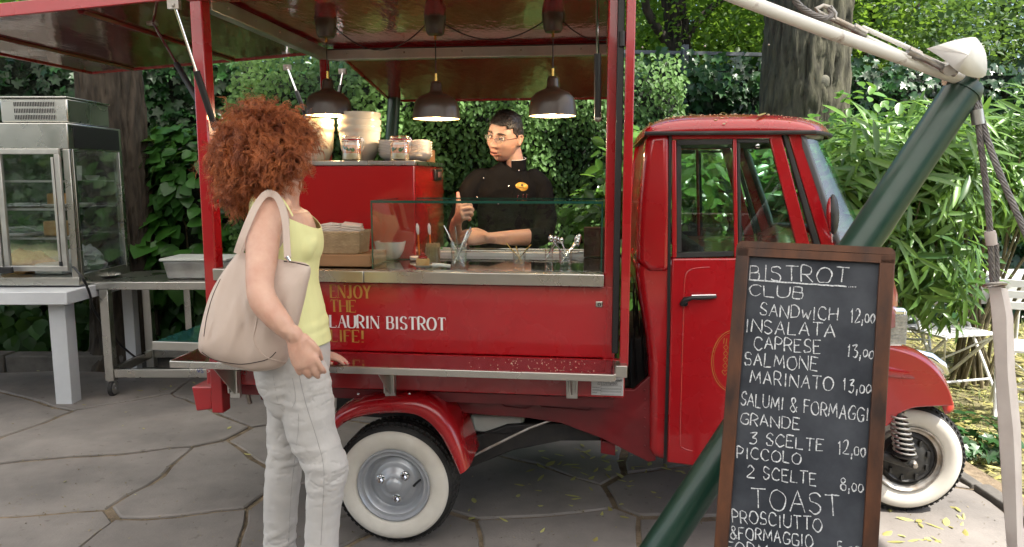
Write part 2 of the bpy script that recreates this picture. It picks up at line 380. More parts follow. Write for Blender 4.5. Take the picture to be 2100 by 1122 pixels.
def slab(poly, inset=.007, z0=-.035, z1=0.0, edge=.012):
    """uneven-edged flagstone"""
    n = len(poly); ring = []; inset = random.choice((.005, .010, .016, .022))
    cx = sum(p[0] for p in poly)/n; cy = sum(p[1] for p in poly)/n
    for i in range(n):
        a, b = Vector(poly[i]), Vector(poly[(i+1) % n]); d = (b-a).length
        m = max(1, int(d/.12))
        for k in range(m):
            p = a.lerp(b, k/m); nr = Vector((-(b-a).y, (b-a).x)).normalized()
            w = noise.noise(Vector((p.x*2.1, p.y*2.1, 4)))*.075+noise.noise(Vector((p.x*9, p.y*9, 4)))*.018
            c = Vector((cx, cy))-p
            q = p + Vector((w, noise.noise(Vector((p.x*2.1, p.y*2.1, 44)))*.075+noise.noise(Vector((p.x*9, p.y*9, 44)))*.018)) + c.normalized()*(inset+.004*random.random())
            ring.append(q)
    m = M(); dz = random.uniform(-.005, .005)
    r0 = [(q.x, q.y, z0) for q in ring]; r1 = [(q.x, q.y, z1+dz-.006) for q in ring]
    C = Vector((cx, cy)); r2 = [((q+(C-q).normalized()*.008).x, (q+(C-q).normalized()*.008).y, z1+dz) for q in ring]
    m.loft([r0, r1, r2]); EDGES.extend([(q.x, q.y) for q in ring]); return m
seeds_px = [(-60, 850), (250, 880), (150, 1000), (400, 1010), (50, 1110), (330, 1110), (700, 930), (620, 1080), (1060, 1000), (850, 1150),
            (1120, 1130), (1500, 1150), (1440, 1000), (1180, 925), (1350, 920), (1600, 1000), (1800, 1080), (180, 790), (560, 800), (900, 830), (1300, 850), (1600, 880), (1750, 900)]
seeds = [tuple(gp(u, v).xy) for u, v in seeds_px]
for _ in range(70):
    p = (random.uniform(-6, 2.4), random.uniform(-2.5, 5.6))
    if all((p[0]-q[0])**2+(p[1]-q[1])**2 > .85 for q in seeds): seeds.append(p)
PX1 = gp(1930, 1000).x
for poly in voronoi(seeds, (-7.5, PX1+.12), (-3.5, 5.66)):
    slab(poly).obj('paving_stone', MT['paving'], pave_base, smooth=30)
GE = [q for q in EDGES if gp(-100, 800).x < q[0] < PX1+.1 and 1.9 < q[1] < 5.6]
# edging stones between paving and garden
for i in range(9):
    y = 1.6+i*.47
    m = M().box((PX1+.15, y, -.04), (PX1+.21+random.random()*.02, y+.45, .012+random.random()*.02))
    m.obj('edging_stone', MT['stone_edge'], pave_base, bevel=.008)
# kerb at the back
kerb = M().box((-9, 5.72, -.05), (-8.9, 5.86, .12)).obj('kerb', MT['stone_edge'], bevel=.012, kind='structure')
x = -8.85
while x < 2.0:
    w = random.uniform(.75, 1.05)
    M().box((x, 5.70+random.uniform(-.006, .006), -.05), (x+w-.012, 5.86, .125+random.uniform(-.006, .006))).obj('kerb_stone', MT['stone_edge'], kerb, bevel=.014)
    x += w

# ------------------------------------------------------------------ lettering strokes
GL = {  # skeleton glyphs, unit box
 'A': [[(0,0),(.5,1),(1,0)], [(.2,.38),(.8,.38)]], 'B': [[(0,0),(0,1)], [(0,1),(.6,1),(.85,.88),(.85,.65),(.6,.54),(0,.52)], [(.6,.54),(.95,.42),(.95,.14),(.65,0),(0,0)]],
 'C': [[(1,.82),(.8,.97),(.5,1),(.2,.88),(.03,.6),(.03,.38),(.2,.12),(.5,0),(.8,.03),(1,.18)]],
 'D': [[(0,0),(0,1)], [(0,1),(.45,.98),(.8,.85),(1,.5),(.8,.14),(.45,.02),(0,0)]],
 'E': [[(1,1),(0,1),(0,0),(1,0)], [(0,.52),(.75,.52)]], 'F': [[(0,0),(0,1),(1,1)], [(0,.52),(.75,.52)]],
 'G': [[(1,.82),(.8,.97),(.5,1),(.2,.88),(.03,.6),(.03,.38),(.2,.12),(.5,0),(.85,.06),(.98,.25),(.98,.45),(.6,.45)]],
 'H': [[(0,0),(0,1)], [(1,0),(1,1)], [(0,.5),(1,.5)]], 'I': [[(.5,0),(.5,1)]], 'J': [[(.7,1),(.7,.2),(.55,.02),(.3,0),(.1,.15)]],
 'L': [[(0,1),(0,0),(1,0)]], 'M': [[(0,0),(.12,1),(.5,.25),(.88,1),(1,0)]], 'N': [[(0,0),(0,1),(1,0),(1,1)]],
 'O': [[(.5,1),(.2,.9),(.02,.62),(.02,.35),(.2,.08),(.5,0),(.8,.08),(.98,.35),(.98,.62),(.8,.9),(.5,1)]],
 'P': [[(0,0),(0,1),(.65,.98),(.92,.82),(.9,.62),(.6,.48),(0,.46)]], 'R': [[(0,0),(0,1),(.65,.98),(.9,.82),(.88,.62),(.6,.5),(0,.48)], [(.4,.48),(1,0)]],
 'S': [[(.95,.85),(.7,1),(.35,1),(.08,.85),(.1,.62),(.4,.52),(.75,.44),(.95,.28),(.85,.06),(.5,0),(.2,.03),(.02,.18)]],
 'T': [[(0,1),(1.05,1)], [(.5,1),(.5,0)]], 'U': [[(0,1),(0,.3),(.15,.05),(.5,0),(.85,.05),(1,.3),(1,1)]], 'Y': [[(0,1),(.5,.5),(1,1)], [(.5,.5),(.5,0)]],
 'W': [[(0,1),(.22,0),(.5,.7),(.78,0),(1,1)]], '0': [[(.5,.62),(.2,.55),(.02,.35),(.1,.1),(.4,0),(.8,.08),(.98,.3),(.85,.55),(.5,.62)]],
 '1': [[(.1,.72),(.55,1),(.45,0)]], '2': [[(.05,.8),(.3,1),(.7,.95),(.85,.72),(.5,.35),(0,0),(1,.04)]], '3': [[(.05,.95),(.9,1),(.45,.6),(.85,.5),(.95,.25),(.6,0),(.1,.06)]],
 '8': [[(.5,.52),(.15,.7),(.2,.93),(.5,1),(.8,.9),(.8,.7),(.5,.52),(.1,.35),(.1,.1),(.5,0),(.9,.1),(.9,.35),(.5,.52)]],
 '5': [[(.9,1),(.2,1),(.12,.55),(.6,.6),(.92,.35),(.7,.05),(.1,0)]],
 ',': [[(.6,.12),(.3,-.2)]], '!': [[(.5,1),(.5,.28)], [(.5,.06),(.5,0)]], '&': [[(1,.35),(.6,0),(.15,.05),(.05,.3),(.7,.75),(.55,1),(.25,.95),(.25,.7),(1,0)]],
}
WID = {'I': .25, '1': .45, ',': .28, '!': .25, 'J': .55, 'E': .62, 'F': .6, 'L': .62, 'M': .95, 'W': 1.05, 'T': .72, 'S': .62, 'B': .62, 'R': .66, 'P': .62, ' ': .4, 'O': .85, 'N': .78, '0': .62, '&': .72}
def smooth_line(pts, k=4):
    if len(pts) < 4: return pts
    out = []
    for i in range(len(pts)-1):
        p0 = pts[max(i-1, 0)]; p1 = pts[i]; p2 = pts[i+1]; p3 = pts[min(i+2, len(pts)-1)]
        for j in range(k):
            t = j/k; out.append(tuple(.5*((2*p1[a])+(-p0[a]+p2[a])*t+(2*p0[a]-5*p1[a]+4*p2[a]-p3[a])*t*t+(-p0[a]+3*p1[a]-3*p2[a]+p3[a])*t**3) for a in range(2)))
    out.append(pts[-1]); return out
ROUND = set('BCDGOPRSU0238&J5')
def ribbon(m, line, wfun, to3, lift, th=.0006):
    """line in glyph plane metres; to3 maps (x,y,h)->3D"""
    n = len(line); L, R = [], []
    for i in range(n):
        a = line[max(i-1, 0)]; b = line[min(i+1, n-1)]; dx, dy = b[0]-a[0], b[1]-a[1]; l = sqrt(dx*dx+dy*dy) or 1
        w = wfun(abs(dx/l), abs(dy/l), i/(n-1), dx/l*dy/l)*.5
        L.append((line[i][0]-dy/l*w, line[i][1]+dx/l*w)); R.append((line[i][0]+dy/l*w, line[i][1]-dx/l*w))
    vs = [to3(p[0], p[1], lift) for p in L]+[to3(p[0], p[1], lift) for p in R]
    m.add(vs, [(i, i+1, n+i+1, n+i) for i in range(n-1)])
def serif_word(txt, x0, y0, capw, caph, plane):
    """plane(x,z,h)->local 3D ; returns M"""
    m = M(); m.fix = False; tot = sum(WID.get(c, .75)+.27 for c in txt)-.27; s = capw/tot; x = x0; li = .0012
    for c in txt:
        w = WID.get(c, .75)*s
        if c != ' ':
            for st in GL[c]:
                pts = [(x+p[0]*w, y0+p[1]*caph) for p in (smooth_line(st) if c in ROUND and len(st) > 3 else st)]
                segs = [pts] if c in ROUND else [pts[i:i+2] for i in range(len(pts)-1)]
                for sg in segs:
                    def wf(ax, ay, t, cr, c=c):
                        if c in 'AN' : th = .17 if cr < 0 or (c == 'A' and False) else .05
                        else: th = .055+.125*ay**1.6
                        if c == 'A' and ax > .95: th = .045
                        return th*caph
                    ribbon(m, sg, wf, plane, li); li += .00012
                for e in ([st[0], st[-1]] if c not in 'OSCG' else []):
                    if abs(e[1]-round(e[1])) < .01 and not (c in 'BDPR' and e[0] > .3 and e[1] > .5):
                        if c == '!' : continue
                        ex = x+e[0]*w; ey = y0+e[1]*caph + (.014*caph if e[1] < .5 else -.014*caph)
                        vert = c in 'AHIJLMNRTUYPBDF' or (c == 'E' and e[0] < .5)
                        if c in 'EFLT' and e[0] in (0, 1, 1.05) and not (c in 'FL' and e[0] == 0 and True) and (c != 'E' or e[0] == 1):
                            sg = [(ex, ey-.0*caph), (ex, ey+(.16 if e[1] < .5 else -.16)*caph)]
                        else: sg = [(ex-.11*caph, ey), (ex+.11*caph, ey)]
                        ribbon(m, sg, lambda *a: .035*caph, plane, li); li += .00012
                if c in 'EL':
                    for yy in ((0, 1) if c == 'E' else (0,)):
                        sg = [(x-.1*caph, y0+(.014 if yy == 0 else .986)*caph), (x+.05*caph, y0+(.014 if yy == 0 else .986)*caph)]
                        ribbon(m, sg, lambda *a: .035*caph, plane, li); li += .00012
        x += w+.27*s
    return m
def text_part(name, body, size, loc, rot, mat, parent, ax='LEFT'):
    c = bpy.data.curves.new(name, 'FONT'); c.body = body; c.size = size; c.align_x = ax; c.extrude = .0003
    o = bpy.data.objects.new(name, c); COL.objects.link(o); c.materials.append(mat); o.parent = parent; o.location = loc; o.rotation_euler = rot
    return o

# ------------------------------------------------------------------ the food truck
T = thing('food_truck', 'glossy red three-wheeled food truck with raised hatches, a serving counter and gold and white lettering', 'food truck', TO, YAW)
def pz(u, v, y=0): return P(u, v, y).z
def px(u, v, y=0): return P(u, v, y).x
zsill = pz(1270, 812); zsh = pz(1250, 765, -.22)     # bottoms / shelf height
xL = px(412, 600); xR = px(1240, 640)
WID_T = 1.36
zceil = pz(1100, -8)+.0; 
# corner posts
def post(x0, x1, y0, y1, z0, z1, mat='red', name='post'): return M().box((x0, y0, z0), (x1, y1, z1)).obj(name, MT[mat], T, bevel=.006)
ZT = 2.27
xpl0, xpl1 = px(404, 300, -.02), px(429, 300, -.02)
post(xpl0, xpl1, -.02, .045, .55, ZT-.02)
post(xpl0+.005, xpl1-.005, WID_T-.05, WID_T, .55, ZT-.02)
xpr0, xpr1 = px(1243, 300, 0), px(1268, 300, 0)
post(xpr0, xpr1, 0.0, .055, .72, ZT-.02)
post(xpr0+.01, xpr1+.03, WID_T-.055, WID_T, .60, ZT-.02)
# outer hatch stay profile to the right of the right-hand post
a, b = P(1279, 300, -.05), P(1300, 300, -.05)
M().box((a.x, -.06, pz(1280, 752, -.06)), (b.x-.004, -.035, ZT+.3)).obj('hatch_rail', MT['red'], T, bevel=.004)
M().box((a.x-.030, -.045, .86), (a.x-.005, .01, ZT)).obj('dark_gap_strip', MT['black'], T, bevel=.003)  # black strip standing in for the dark gap between post and rail
M().tube([(a.x-.012, -.05, pz(1275, 100)), (a.x-.012, -.05, pz(1275, 70))], .012, 8).obj('gap_piston', MT['black'], T)
# ceiling, headers
M().box((xpl0, .02, ZT), (xpr1+.02, WID_T, ZT+.03)).obj('ceiling', MT['red_gloss'], T)
M().box((xpl0-.01, -.03, ZT-.055), (xpr1+.02, .02, ZT+.05)).obj('front_header', MT['red'], T, bevel=.006)
for yy, nm in ((WID_T-.03, 'rear_header'),):
    M().box((xpl1, yy-.02, ZT-.075), (xpr1, yy+.03, ZT-.012)).obj('white_rail', MT['alu'], T, bevel=.004)
    m = M()
    for k in range(8):
        q = xpl1+.12+k*.33; m.ball((q, yy-.022, ZT-.042), .006, 8, 6)
    m.obj('rail_screws', MT['galv'], T, kind='stuff')
    M().tube([(xpl1, yy-.024, ZT-.018), (xpr1, yy-.024, ZT-.018)], .003, 6).obj('rail_seal', MT['black'], T)
M().box((xpl0+.005, .05, ZT-.075), (xpl0+.055, WID_T-.06, ZT-.012)).obj('white_rail', MT['alu'], T, bevel=.004)
m = M()
for k in range(5): m.ball((xpl0+.057, .18+k*.25, ZT-.04), .006, 8, 6)
m.obj('rail_screws', MT['galv'], T, kind='stuff')
M().box((xpr0, .06, ZT-.075), (xpr1, WID_T-.06, ZT-.01)).obj('side_header', MT['red'], T, bevel=.004)
# hatches: rear (to the left), far side, front
def slabq(name, c, th, mat, rim='red'):
    """c: four corners (hinge a, hinge b, outer b, outer a); panel with folded rim"""
    c = [Vector(p) for p in c]; n = (c[1]-c[0]).cross(c[3]-c[0]).normalized(); n = n if n.z > 0 else -n
    o = M().prism(c, n*th*.4).obj(name, MT[mat], T, bevel=.003)
    for i in range(4):
        a, b = c[i], c[(i+1) % 4]; d = (b-a).normalized(); s = n.cross(d)
        ctr = sum(c, Vector())/4
        if (ctr-a).dot(s) < 0: s = -s
        q = [a-s*.004, b-s*.004, b+s*.014, a+s*.014]
        q = [p+n*(-.008) for p in q]
        M().prism(q, n*(th+.008)).obj('hatch_rim', MT[rim], o, bevel=.003)
    return o
hz = ZT-.03
LF = 1.42
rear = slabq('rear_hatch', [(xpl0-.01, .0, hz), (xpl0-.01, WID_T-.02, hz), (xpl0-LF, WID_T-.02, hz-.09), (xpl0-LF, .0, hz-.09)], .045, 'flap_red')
m = M()
for k in (.36, .80):
    xx = xpl0-LF*k; zz = hz-.09*k
    m.hexa([(xx-.012, .05, zz-.014), (xx+.012, .05, zz-.014), (xx+.012, WID_T-.06, zz-.014), (xx-.012, WID_T-.06, zz-.014)], [(xx-.02, .05, zz), (xx+.02, .05, zz), (xx+.02, WID_T-.06, zz), (xx-.02, WID_T-.06, zz)])
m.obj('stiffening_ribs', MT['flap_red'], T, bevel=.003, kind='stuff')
yo = 2.45
zo = P(1000, 205, yo).z
xa = P(800, 205, yo).x
slabq('side_hatch', [(xpl1+.02, WID_T+.005, ZT-.01), (xpr1, WID_T+.005, ZT-.01), (xpr1, yo, zo), (xa, yo, zo)], .04, 'red_gloss')
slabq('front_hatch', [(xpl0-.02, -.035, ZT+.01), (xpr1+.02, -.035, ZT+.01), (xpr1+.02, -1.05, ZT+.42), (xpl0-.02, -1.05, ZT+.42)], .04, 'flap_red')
# gas struts
def strut(p0, p1, f=.5, par=T):
    p0, p1 = Vector(p0), Vector(p1); q = p0.lerp(p1, f)
    o = M().tube([q, p1], .013, 12).obj('gas_strut', MT['black'], par)
    M().tube([p0, q+(p1-p0)*.02], .006, 10).obj('piston_rod', MT['chrome'], o)
    mm = M(); mm.box(p0-Vector((.025, .008, .012)), p0+Vector((.02, .012, .02))); mm.ball(p1, .014, 10, 8); mm.ball(p0, .012, 10, 8); mm.obj('strut_joint', MT['galv'], o, kind='stuff')
    return o
strut(P(358, 12, -.14), P(441, 262, -.02), .52)
strut(P(313, 46, .35), P(428, 245, .07), .45)
strut(P(1225, -70, -.10), P(1226, 243, -.01), .56)
strut(P(590, 140, 1.5), P(628, 240, 1.30), .5)
strut(P(703, 148, 1.62), P(690, 225, 1.33), .4)
M().box(P(424, 236, -.025), P(436, 246, .0)).obj('amber_marker_lamp', MT['bulb_dim'], T, bevel=.002)
# sill, front panel, strip
zs = pz(1100, 735, 0); zct = pz(1100, 561, -.03)
m = M().box((xpl0-.02, -.012, pz(1270, 815, 0)), (px(1281, 780, -.012), .03, zsh-.005)); sill = m.obj('lower_side_panel', MT['red'], T, bevel=.006)
M().box((px(447, 640), .0, zsh), (px(1258, 640)-.03, .03, zct-.052)).obj('serving_panel', MT['red'], T, bevel=.004)
M().box((px(1243, 640), -.004, zsh), (px(1243, 640)+.028, .02, zct-.05)).obj('panel_edge', MT['red'], T, bevel=.003)
xj = px(746, 555, -.03)
for i, (u0, u1) in enumerate(((437, None), (None, 1239))):
    x0 = px(u0, 555, -.03) if u0 else xj+.001; x1 = px(u1, 560, -.03) if u1 else xj-.001
    M().box((x0, -.035, zct-.048), (x1, .03, zct)).obj('counter_edge_strip', MT['steel'], T, bevel=.003)
# counter deck
M().box((xpl1, .031, zct-.03), (xpr1, .62, zct-.004)).obj('counter_top', MT['counter_black'], T, bevel=.002)
M().box((px(905, 510, .75), .621, zct-.03), (xpr1, .735, zct+.012)).obj('back_shelf', MT['white'], T, bevel=.004)
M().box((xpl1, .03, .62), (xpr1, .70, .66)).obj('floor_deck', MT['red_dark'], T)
M().box((xpl1, .705, .62), (xpr1, .72, zct-.031)).obj('far_side_panel', MT['red'], T)
for yy in (.625, .73):
    M().tube([(px(905, 510, .7), yy, zct+.02), (xpr0, yy, zct+.02)], .004, 8).obj('counter_trim', MT['steel'], T)
# lock
lk = P(1229, 624, -.001)
lo = M().box((lk.x-.014, -.006, lk.z-.012), (lk.x+.014, .001, lk.z+.012)).obj('panel_lock', MT['steel'], T, bevel=.003)
M().lathe([(0, -.009), (.007, -.009), (.007, -.004)], 16, (lk.x, 0, lk.z), 'y').obj('key_barrel', MT['black'], lo)
M().box((lk.x-.001, -.0105, lk.z-.004), (lk.x+.001, -.0088, lk.z+.004)).obj('keyhole', MT['chrome'], lo)
# slogan
PL = lambda x, z, h: (x, -h-.0002, z)
for txt, u0, v0, u1, v1, vt, mt in (('ENJOY', 679, 610, 760, 612, 584, 'gold'), ('THE', 679, 639, 730, 640, 615, 'gold'), ('LAURIN BISTROT', 678, 671, 914, 677, 646, 'white_print'), ('LIFE!', 680, 700, 747, 702, 676, 'gold')):
    a = P(u0, v0, 0); b = P(u1, v1, 0); t = P(u0, vt, 0)
    serif_word(txt, a.x, (a.z+b.z)/2, b.x-a.x, t.z-a.z, PL).obj('lettering', MT[mt], T, smooth=0)
# fold-out shelf with brackets
shx0, shx1 = px(357, 735, -.22), px(1258, 760, -.22)
she = M().box((shx0, -.235, zsh-.022), (shx1, -.03, zsh)).obj('side_shelf', pbr('maroon_laminate', (.085, .008, .013), rough=.10, coat=1), T, bevel=.002)
M().box((shx0-.002, -.25, zsh-.026), (shx1+.003, -.236, zsh+.001)).obj('shelf_edge', MT['steel'], she, bevel=.002)
M().box((shx1+.001, -.236, zsh-.026), (shx1+.008, -.03, zsh+.001)).obj('shelf_edge', MT['steel'], she, bevel=.002)
M().box((shx0-.008, -.236, zsh-.026), (shx0-.001, -.03, zsh+.001)).obj('shelf_edge', MT['steel'], she, bevel=.002)
M().box((shx1+.01, -.10, zsh-.05), (px(1286, 765, -.1), -.02, zsh-.004)).obj('rail_end_plate', MT['steel'], T, bevel=.002)
for u in (481, 800, 1173):
    q = P(u, 790, -.03)
    m = M().box((q.x-.022, -.03, q.z-.055), (q.x+.022, -.014, zsh-.027)); m.box((q.x-.022, -.05, q.z-.03), (q.x-.014, -.03, zsh-.027)); m.box((q.x+.014, -.05, q.z-.03), (q.x+.022, -.03, zsh-.027))
    m.prism([(q.x-.004, -.03, q.z-.04), (q.x-.004, -.20, zsh-.027), (q.x-.004, -.03, zsh-.027)], (.006, 0, 0))
    m.obj('shelf_bracket', MT['alu'], T, bevel=.002)
m = M(); m.fix = False
for k in range(75):
    t = RNG.beta(2, 1.3); x = shx0+1.1+t*(shx1-shx0-1.15); y = RNG.uniform(-.225, -.05); r = RNG.choice([.0012, .0018, .003], p=[.6, .33, .07])
    m.ball((x, y, zsh+.001), (r*1.3, r, r*.7), 5, 3)
m.obj('bread_crumbs', pbr('bread_crumb', (.72, .60, .42), rough=.9), T, kind='stuff')
# rear shelf (end of the truck)
r0 = P(317, 700, .30); zr = P(317, 700, .30).z
rs = M().box((r0.x, .30, zr-.03), (xpl0-.02, 1.15, zr)).obj('rear_shelf', pbr('teal_laminate', (.02, .10, .10), rough=.12, coat=1), T, bevel=.002)
M().box((r0.x-.004, .286, zr-.038), (xpl0-.02, .299, zr+.002)).obj('shelf_edge', MT['steel'], rs, bevel=.002)
# maker's plate
a = P(1213, 773, -.014); b = P(1278, 812, -.014)
pl = M().box((a.x, -.0165, b.z), (b.x, -.0125, a.z)).obj('makers_plate', MT['sign_plate'], T, bevel=.001)
hgt = a.z-b.z; wd = b.x-a.x
for s, dz, size in (('V.S. Veicoli Speciali', .20, .0145), ('www.vsveicolispeciali.it', .32, .008), ('Tel. 0 4 4 5 / 3 8 1 0 7 5', .42, .008)):
    text_part('plate_text', s, size, ((a.x+b.x)/2, -.0172, a.z-hgt*dz), (pi/2, 0, 0), MT['ink'], pl, 'CENTER')
for k, s in enumerate(('MODELLO', 'MATRICOLA', 'ANNO')):
    zz = a.z-hgt*(.55+k*.15)
    text_part('plate_text', s, .006, (a.x+.004, -.0172, zz-.003), (pi/2, 0, 0), MT['ink'], pl)
    m = M(); x0, x1, z0, z1 = a.x+wd*.30, b.x-.008, zz-.0075, zz+.0075
    for q in (((x0, z0), (x1, z0+.0006)), ((x0, z1-.0006), (x1, z1)), ((x0, z0+.0006), (x0+.0006, z1-.0006)), ((x1-.0006, z0+.0006), (x1, z1-.0006))): m.box((q[0][0], -.0172, q[0][1]), (q[1][0], -.0166, q[1][1]))
    m.obj('plate_box', MT['ink'], pl, kind='stuff')
# builder's mark low on the left
q = P(404, 762, -.013)
text_part('builder_lettering', 'VS', .028, (q.x, -.0135, q.z-.006), (pi/2, 0, 0), MT['blue_ink'], T)
text_part('builder_lettering', '>', .028, (q.x+.045, -.0135, q.z-.006), (pi/2, 0, 0), MT['white_print'], T)
text_part('builder_lettering', 'STREETFOOD', .026, (q.x+.062, -.0135, q.z-.006), (pi/2, 0, 0), MT['grey_ink'], T)
# rear bumper block under the left end
pp = [P(u, v, .0) for u, v in ((395, 792), (437, 792), (437, 838), (405, 842))]
M().prism([(p.x, -.01, p.z) for p in pp], (0, .16, 0)).obj('bumper_end', MT['red'], T, bevel=.006)
pp = [P(u, v, .06) for u, v in ((430, 780), (520, 770), (478, 808), (437, 835))]
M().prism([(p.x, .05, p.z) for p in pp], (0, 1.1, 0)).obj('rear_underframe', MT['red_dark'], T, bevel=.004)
M().tube([P(500, 780, .1), P(513, 828, .1)], .010, 8).obj('stabiliser_leg', MT['galv'], T)
M().box(P(496, 780, .12), P(508, 800, .16)).obj('leg_clamp', MT['galv'], T, bevel=.002)
pp = [P(u, v, .12) for u, v in ((520, 770), (545, 770), (560, 800), (548, 822), (535, 820), (528, 790))]
M().prism(pp, (0, .05, 0)).obj('mud_bracket', MT['red_dark'], T, bevel=.003)
# underbody skirt in front of the rear wheel
pp = [P(u, v, .13) for u, v in ((900, 800), (1300, 800), (1345, 760), (1345, 945), (1330, 948), (1235, 900), (1150, 868), (1085, 858), (955, 848), (925, 830))]
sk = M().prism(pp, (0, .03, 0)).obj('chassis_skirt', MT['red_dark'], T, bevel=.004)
for u0, u1 in ((1025, 1090), (1100, 1218)):
    pts = [P(u0, 812, .128), P(u0+2, 825, .128), P(u0+10, 834, .128), P(u1-10, 842 if u1 > 1100 else 838, .128), P(u1, 832, .128), P(u1+2, 818, .128)]
    M().tube(pts, .0025, 6).obj('pressed_groove', MT['red_dark'], sk)
m = M()
for k in range(7): q = P(1322, 800+k*19, .127); m.ball(q, .004, 8, 6)
m.obj('rivets', MT['red_dark'], sk, kind='stuff')
pp = [P(u, v, .16) for u, v in ((1232, 905), (1262, 908), (1262, 935), (1232, 930))]
M().prism(pp, (0, .1, 0)).obj('jacking_point', MT['red_dark'], T, bevel=.003)
pp = [P(u, v, .5) for u, v in ((690, 850), (690, 800), (1345, 790), (1345, 880), (1200, 900), (960, 870))]
M().prism(pp, (0, .5, 0)).obj('chassis_frame', MT['chassis'], T)
pp = [P(u, v, .22) for u, v in ((830, 950), (850, 905), (960, 900), (1040, 872), (1150, 866), (1215, 880), (1240, 905), (1150, 905), (1050, 925), (960, 962), (900, 985))]
M().prism(pp, (0, .16, 0)).obj('trailing_arm', MT['chassis'], T, bevel=.008)
M().tube([P(920, 960, .16), P(1030, 905, .16), P(1085, 878, .16), P(1130, 862, .16)], [.006, .006, .006, .005], 8).obj('brake_cable', MT['galv'], T)
M().tube([P(935, 900, .25), P(960, 884, .22), P(1040, 890, .2), P(1080, 880, .2)], .003, 6).obj('fluid_pipe', MT['black'], T)
tb = [P(u, v, .24) for u, v in ((965, 850), (1075, 853), (1075, 872), (1068, 884), (985, 890), (968, 882))]
M().prism(tb, (0, .18, 0)).obj('water_tank', MT['tank'], T, bevel=.014, seg=3)
# gap between box and cab: cables, frame
M().box((px(1290, 700, .5), .35, .60), (px(1330, 700, .5), 1.0, .84)).obj('engine_cover', MT['chassis'], T, bevel=.01)
for k in range(7):
    u = 1292+RNG.uniform(0, 30)
    M().tube([P(u, 520+k*7, .3+.05*k), P(u+RNG.uniform(-9, 9), 600, .3+.05*k), P(u+RNG.uniform(-9, 9), 700, .3+.05*k), P(u+5, 780, .3+.05*k)], .004, 6).obj('engine_hose', MT['black'], T)

# ---- wheels
def wheel(name, c, R=.26, w=.15, lab=None, side=-1):
    """wheel parented to T, axis along local y, outer face at c.y"""
    cx, cy, cz = c
    e = M().lathe([(r, y) for r, y in ((.165, .012), (.185, .004), (.205, .002), (.222, .006), (.232, .012), (.243, .020), (.2525, .034), (R, .05), (R+.001, w/2), (R, w-.05), (.2525, w-.034), (.235, w-.014), (.20, w-.004), (.165, w-.02), (.155, w/2))], 72, (cx, cy, cz), 'y', closed=True)
    o = e.obj(name, MT['rubber'], T, smooth=50)
    if lab: o['label'] = lab
    m = M(); nb = 60
    for k in range(nb):
        for j, yy in enumerate((.030, .052, .085, .112)):
            a = 2*pi*(k+.5*(j % 2))/nb; da = .62*pi/nb
            def pt(r, y, aa): return (cx+r*cos(aa), cy+y, cz+r*sin(aa))
            r0 = R-.004 if j else R-.010; r1 = R+.0025 if j else R-.006
            q0 = [pt(r0, yy-.012, a-da), pt(r0, yy-.012, a+da), pt(r0, yy+.011, a+da*1.2), pt(r0, yy+.011, a-da*.8)]
            q1 = [pt(r1, yy-.011, a-da), pt(r1, yy-.011, a+da), pt(r1, yy+.010, a+da*1.2), pt(r1, yy+.010, a-da*.8)]
            m.hexa(q0, q1)
    m.obj('tread_blocks', MT['rubber'], o, kind='stuff', smooth=0)
    ww = M().lathe([(.150, .016), (.160, .006), (.172, .0005), (.188, -.0045), (.205, -.006), (.222, -.0035), (.2315, .004), (.2335, .009)], 96, (cx, cy, cz), 'y').obj('whitewall', MT['whitewall'], o, smooth=60)
    return o
wc = P(806, 1000, -.0)
CR = Vector((wc.x, .0, .259))
rw = wheel('rear_wheel', CR)
rim = M().lathe([(.153, .020), (.157, .008), (.154, .000), (.149, -.001), (.145, .004), (.141, .012), (.134, .014), (.129, .012), (.1245, .016), (.118, .030), (.1135, .044), (.110, .047), (.100, .045), (.094, .038), (.088, .034), (.075, .033), (.066, .030), (.060, .022), (.050, .016), (.044, .012), (.036, .010), (.033, .004), (.022, -.004), (.010, -.007), (0.0001, -.0078)], 80, CR, 'y').obj('rim', MT['rim'], rw, smooth=45)
for k in range(3):
    a = radians(100+120*k-60)
    q = Vector((CR.x+.060*cos(a), CR.y+.012, CR.z+.060*sin(a)))
    m = M().lathe([(.021, .008), (.019, .002), (.014, -.001), (.012, -.001)], 20, q, 'y'); m.lathe([(.012, 0), (.012, -.012), (.008, -.016), (.0001, -.016)], 6, q, 'y')
    m.obj('wheel_nut', MT['chrome'], rw, smooth=40)
M().tube([CR+Vector((.108, .035, .020)), CR+Vector((.095, .010, .012)), CR+Vector((.090, -.006, .008))], [.0045, .005, .0055], 8).obj('valve_stem', MT['black'], rw)
w2 = dup(rw, None); w2.parent = T; w2.location = (0, 2*.66, 0); w2.scale = (1, -1, 1)

# fender over the rear wheel
arc = [(628, 985), (640, 930), (662, 880), (692, 842), (740, 820), (800, 813), (858, 813), (900, 832), (928, 868), (948, 912), (962, 960)]
inn = [(652, 985), (662, 935), (680, 895), (705, 868), (745, 853), (800, 847), (848, 849), (880, 866), (905, 895), (925, 933), (942, 972)]
def dens(a, k=4): return smooth_line(a, k)
A_, I_ = dens(arc), dens(inn); rings = []
for (u0, v0), (u1, v1) in zip(A_, I_):
    o_, i_ = P(u0, v0, -.05), P(u1, v1, -.05)
    n = (o_-i_)
    rings.append([i_+Vector((0, .018, 0))+n*.04, i_+Vector((0, 0, 0)), i_+n*.25+Vector((0, -.014, 0)), i_+n*.55+Vector((0, -.016, 0)), i_+n*.8+Vector((0, -.004, 0)), i_+n*.95+Vector((0, .02, 0)), o_+Vector((0, .06, 0)), o_+Vector((0, .25, 0)),
                  o_-n*.10+Vector((0, .25, 0)), o_-n*.12+Vector((0, .06, 0)), i_+n*.75+Vector((0, .02, 0)), i_+n*.3+Vector((0, .006, 0))])
fe = M().loft(rings).obj('fender', MT['red'], T, smooth=60)
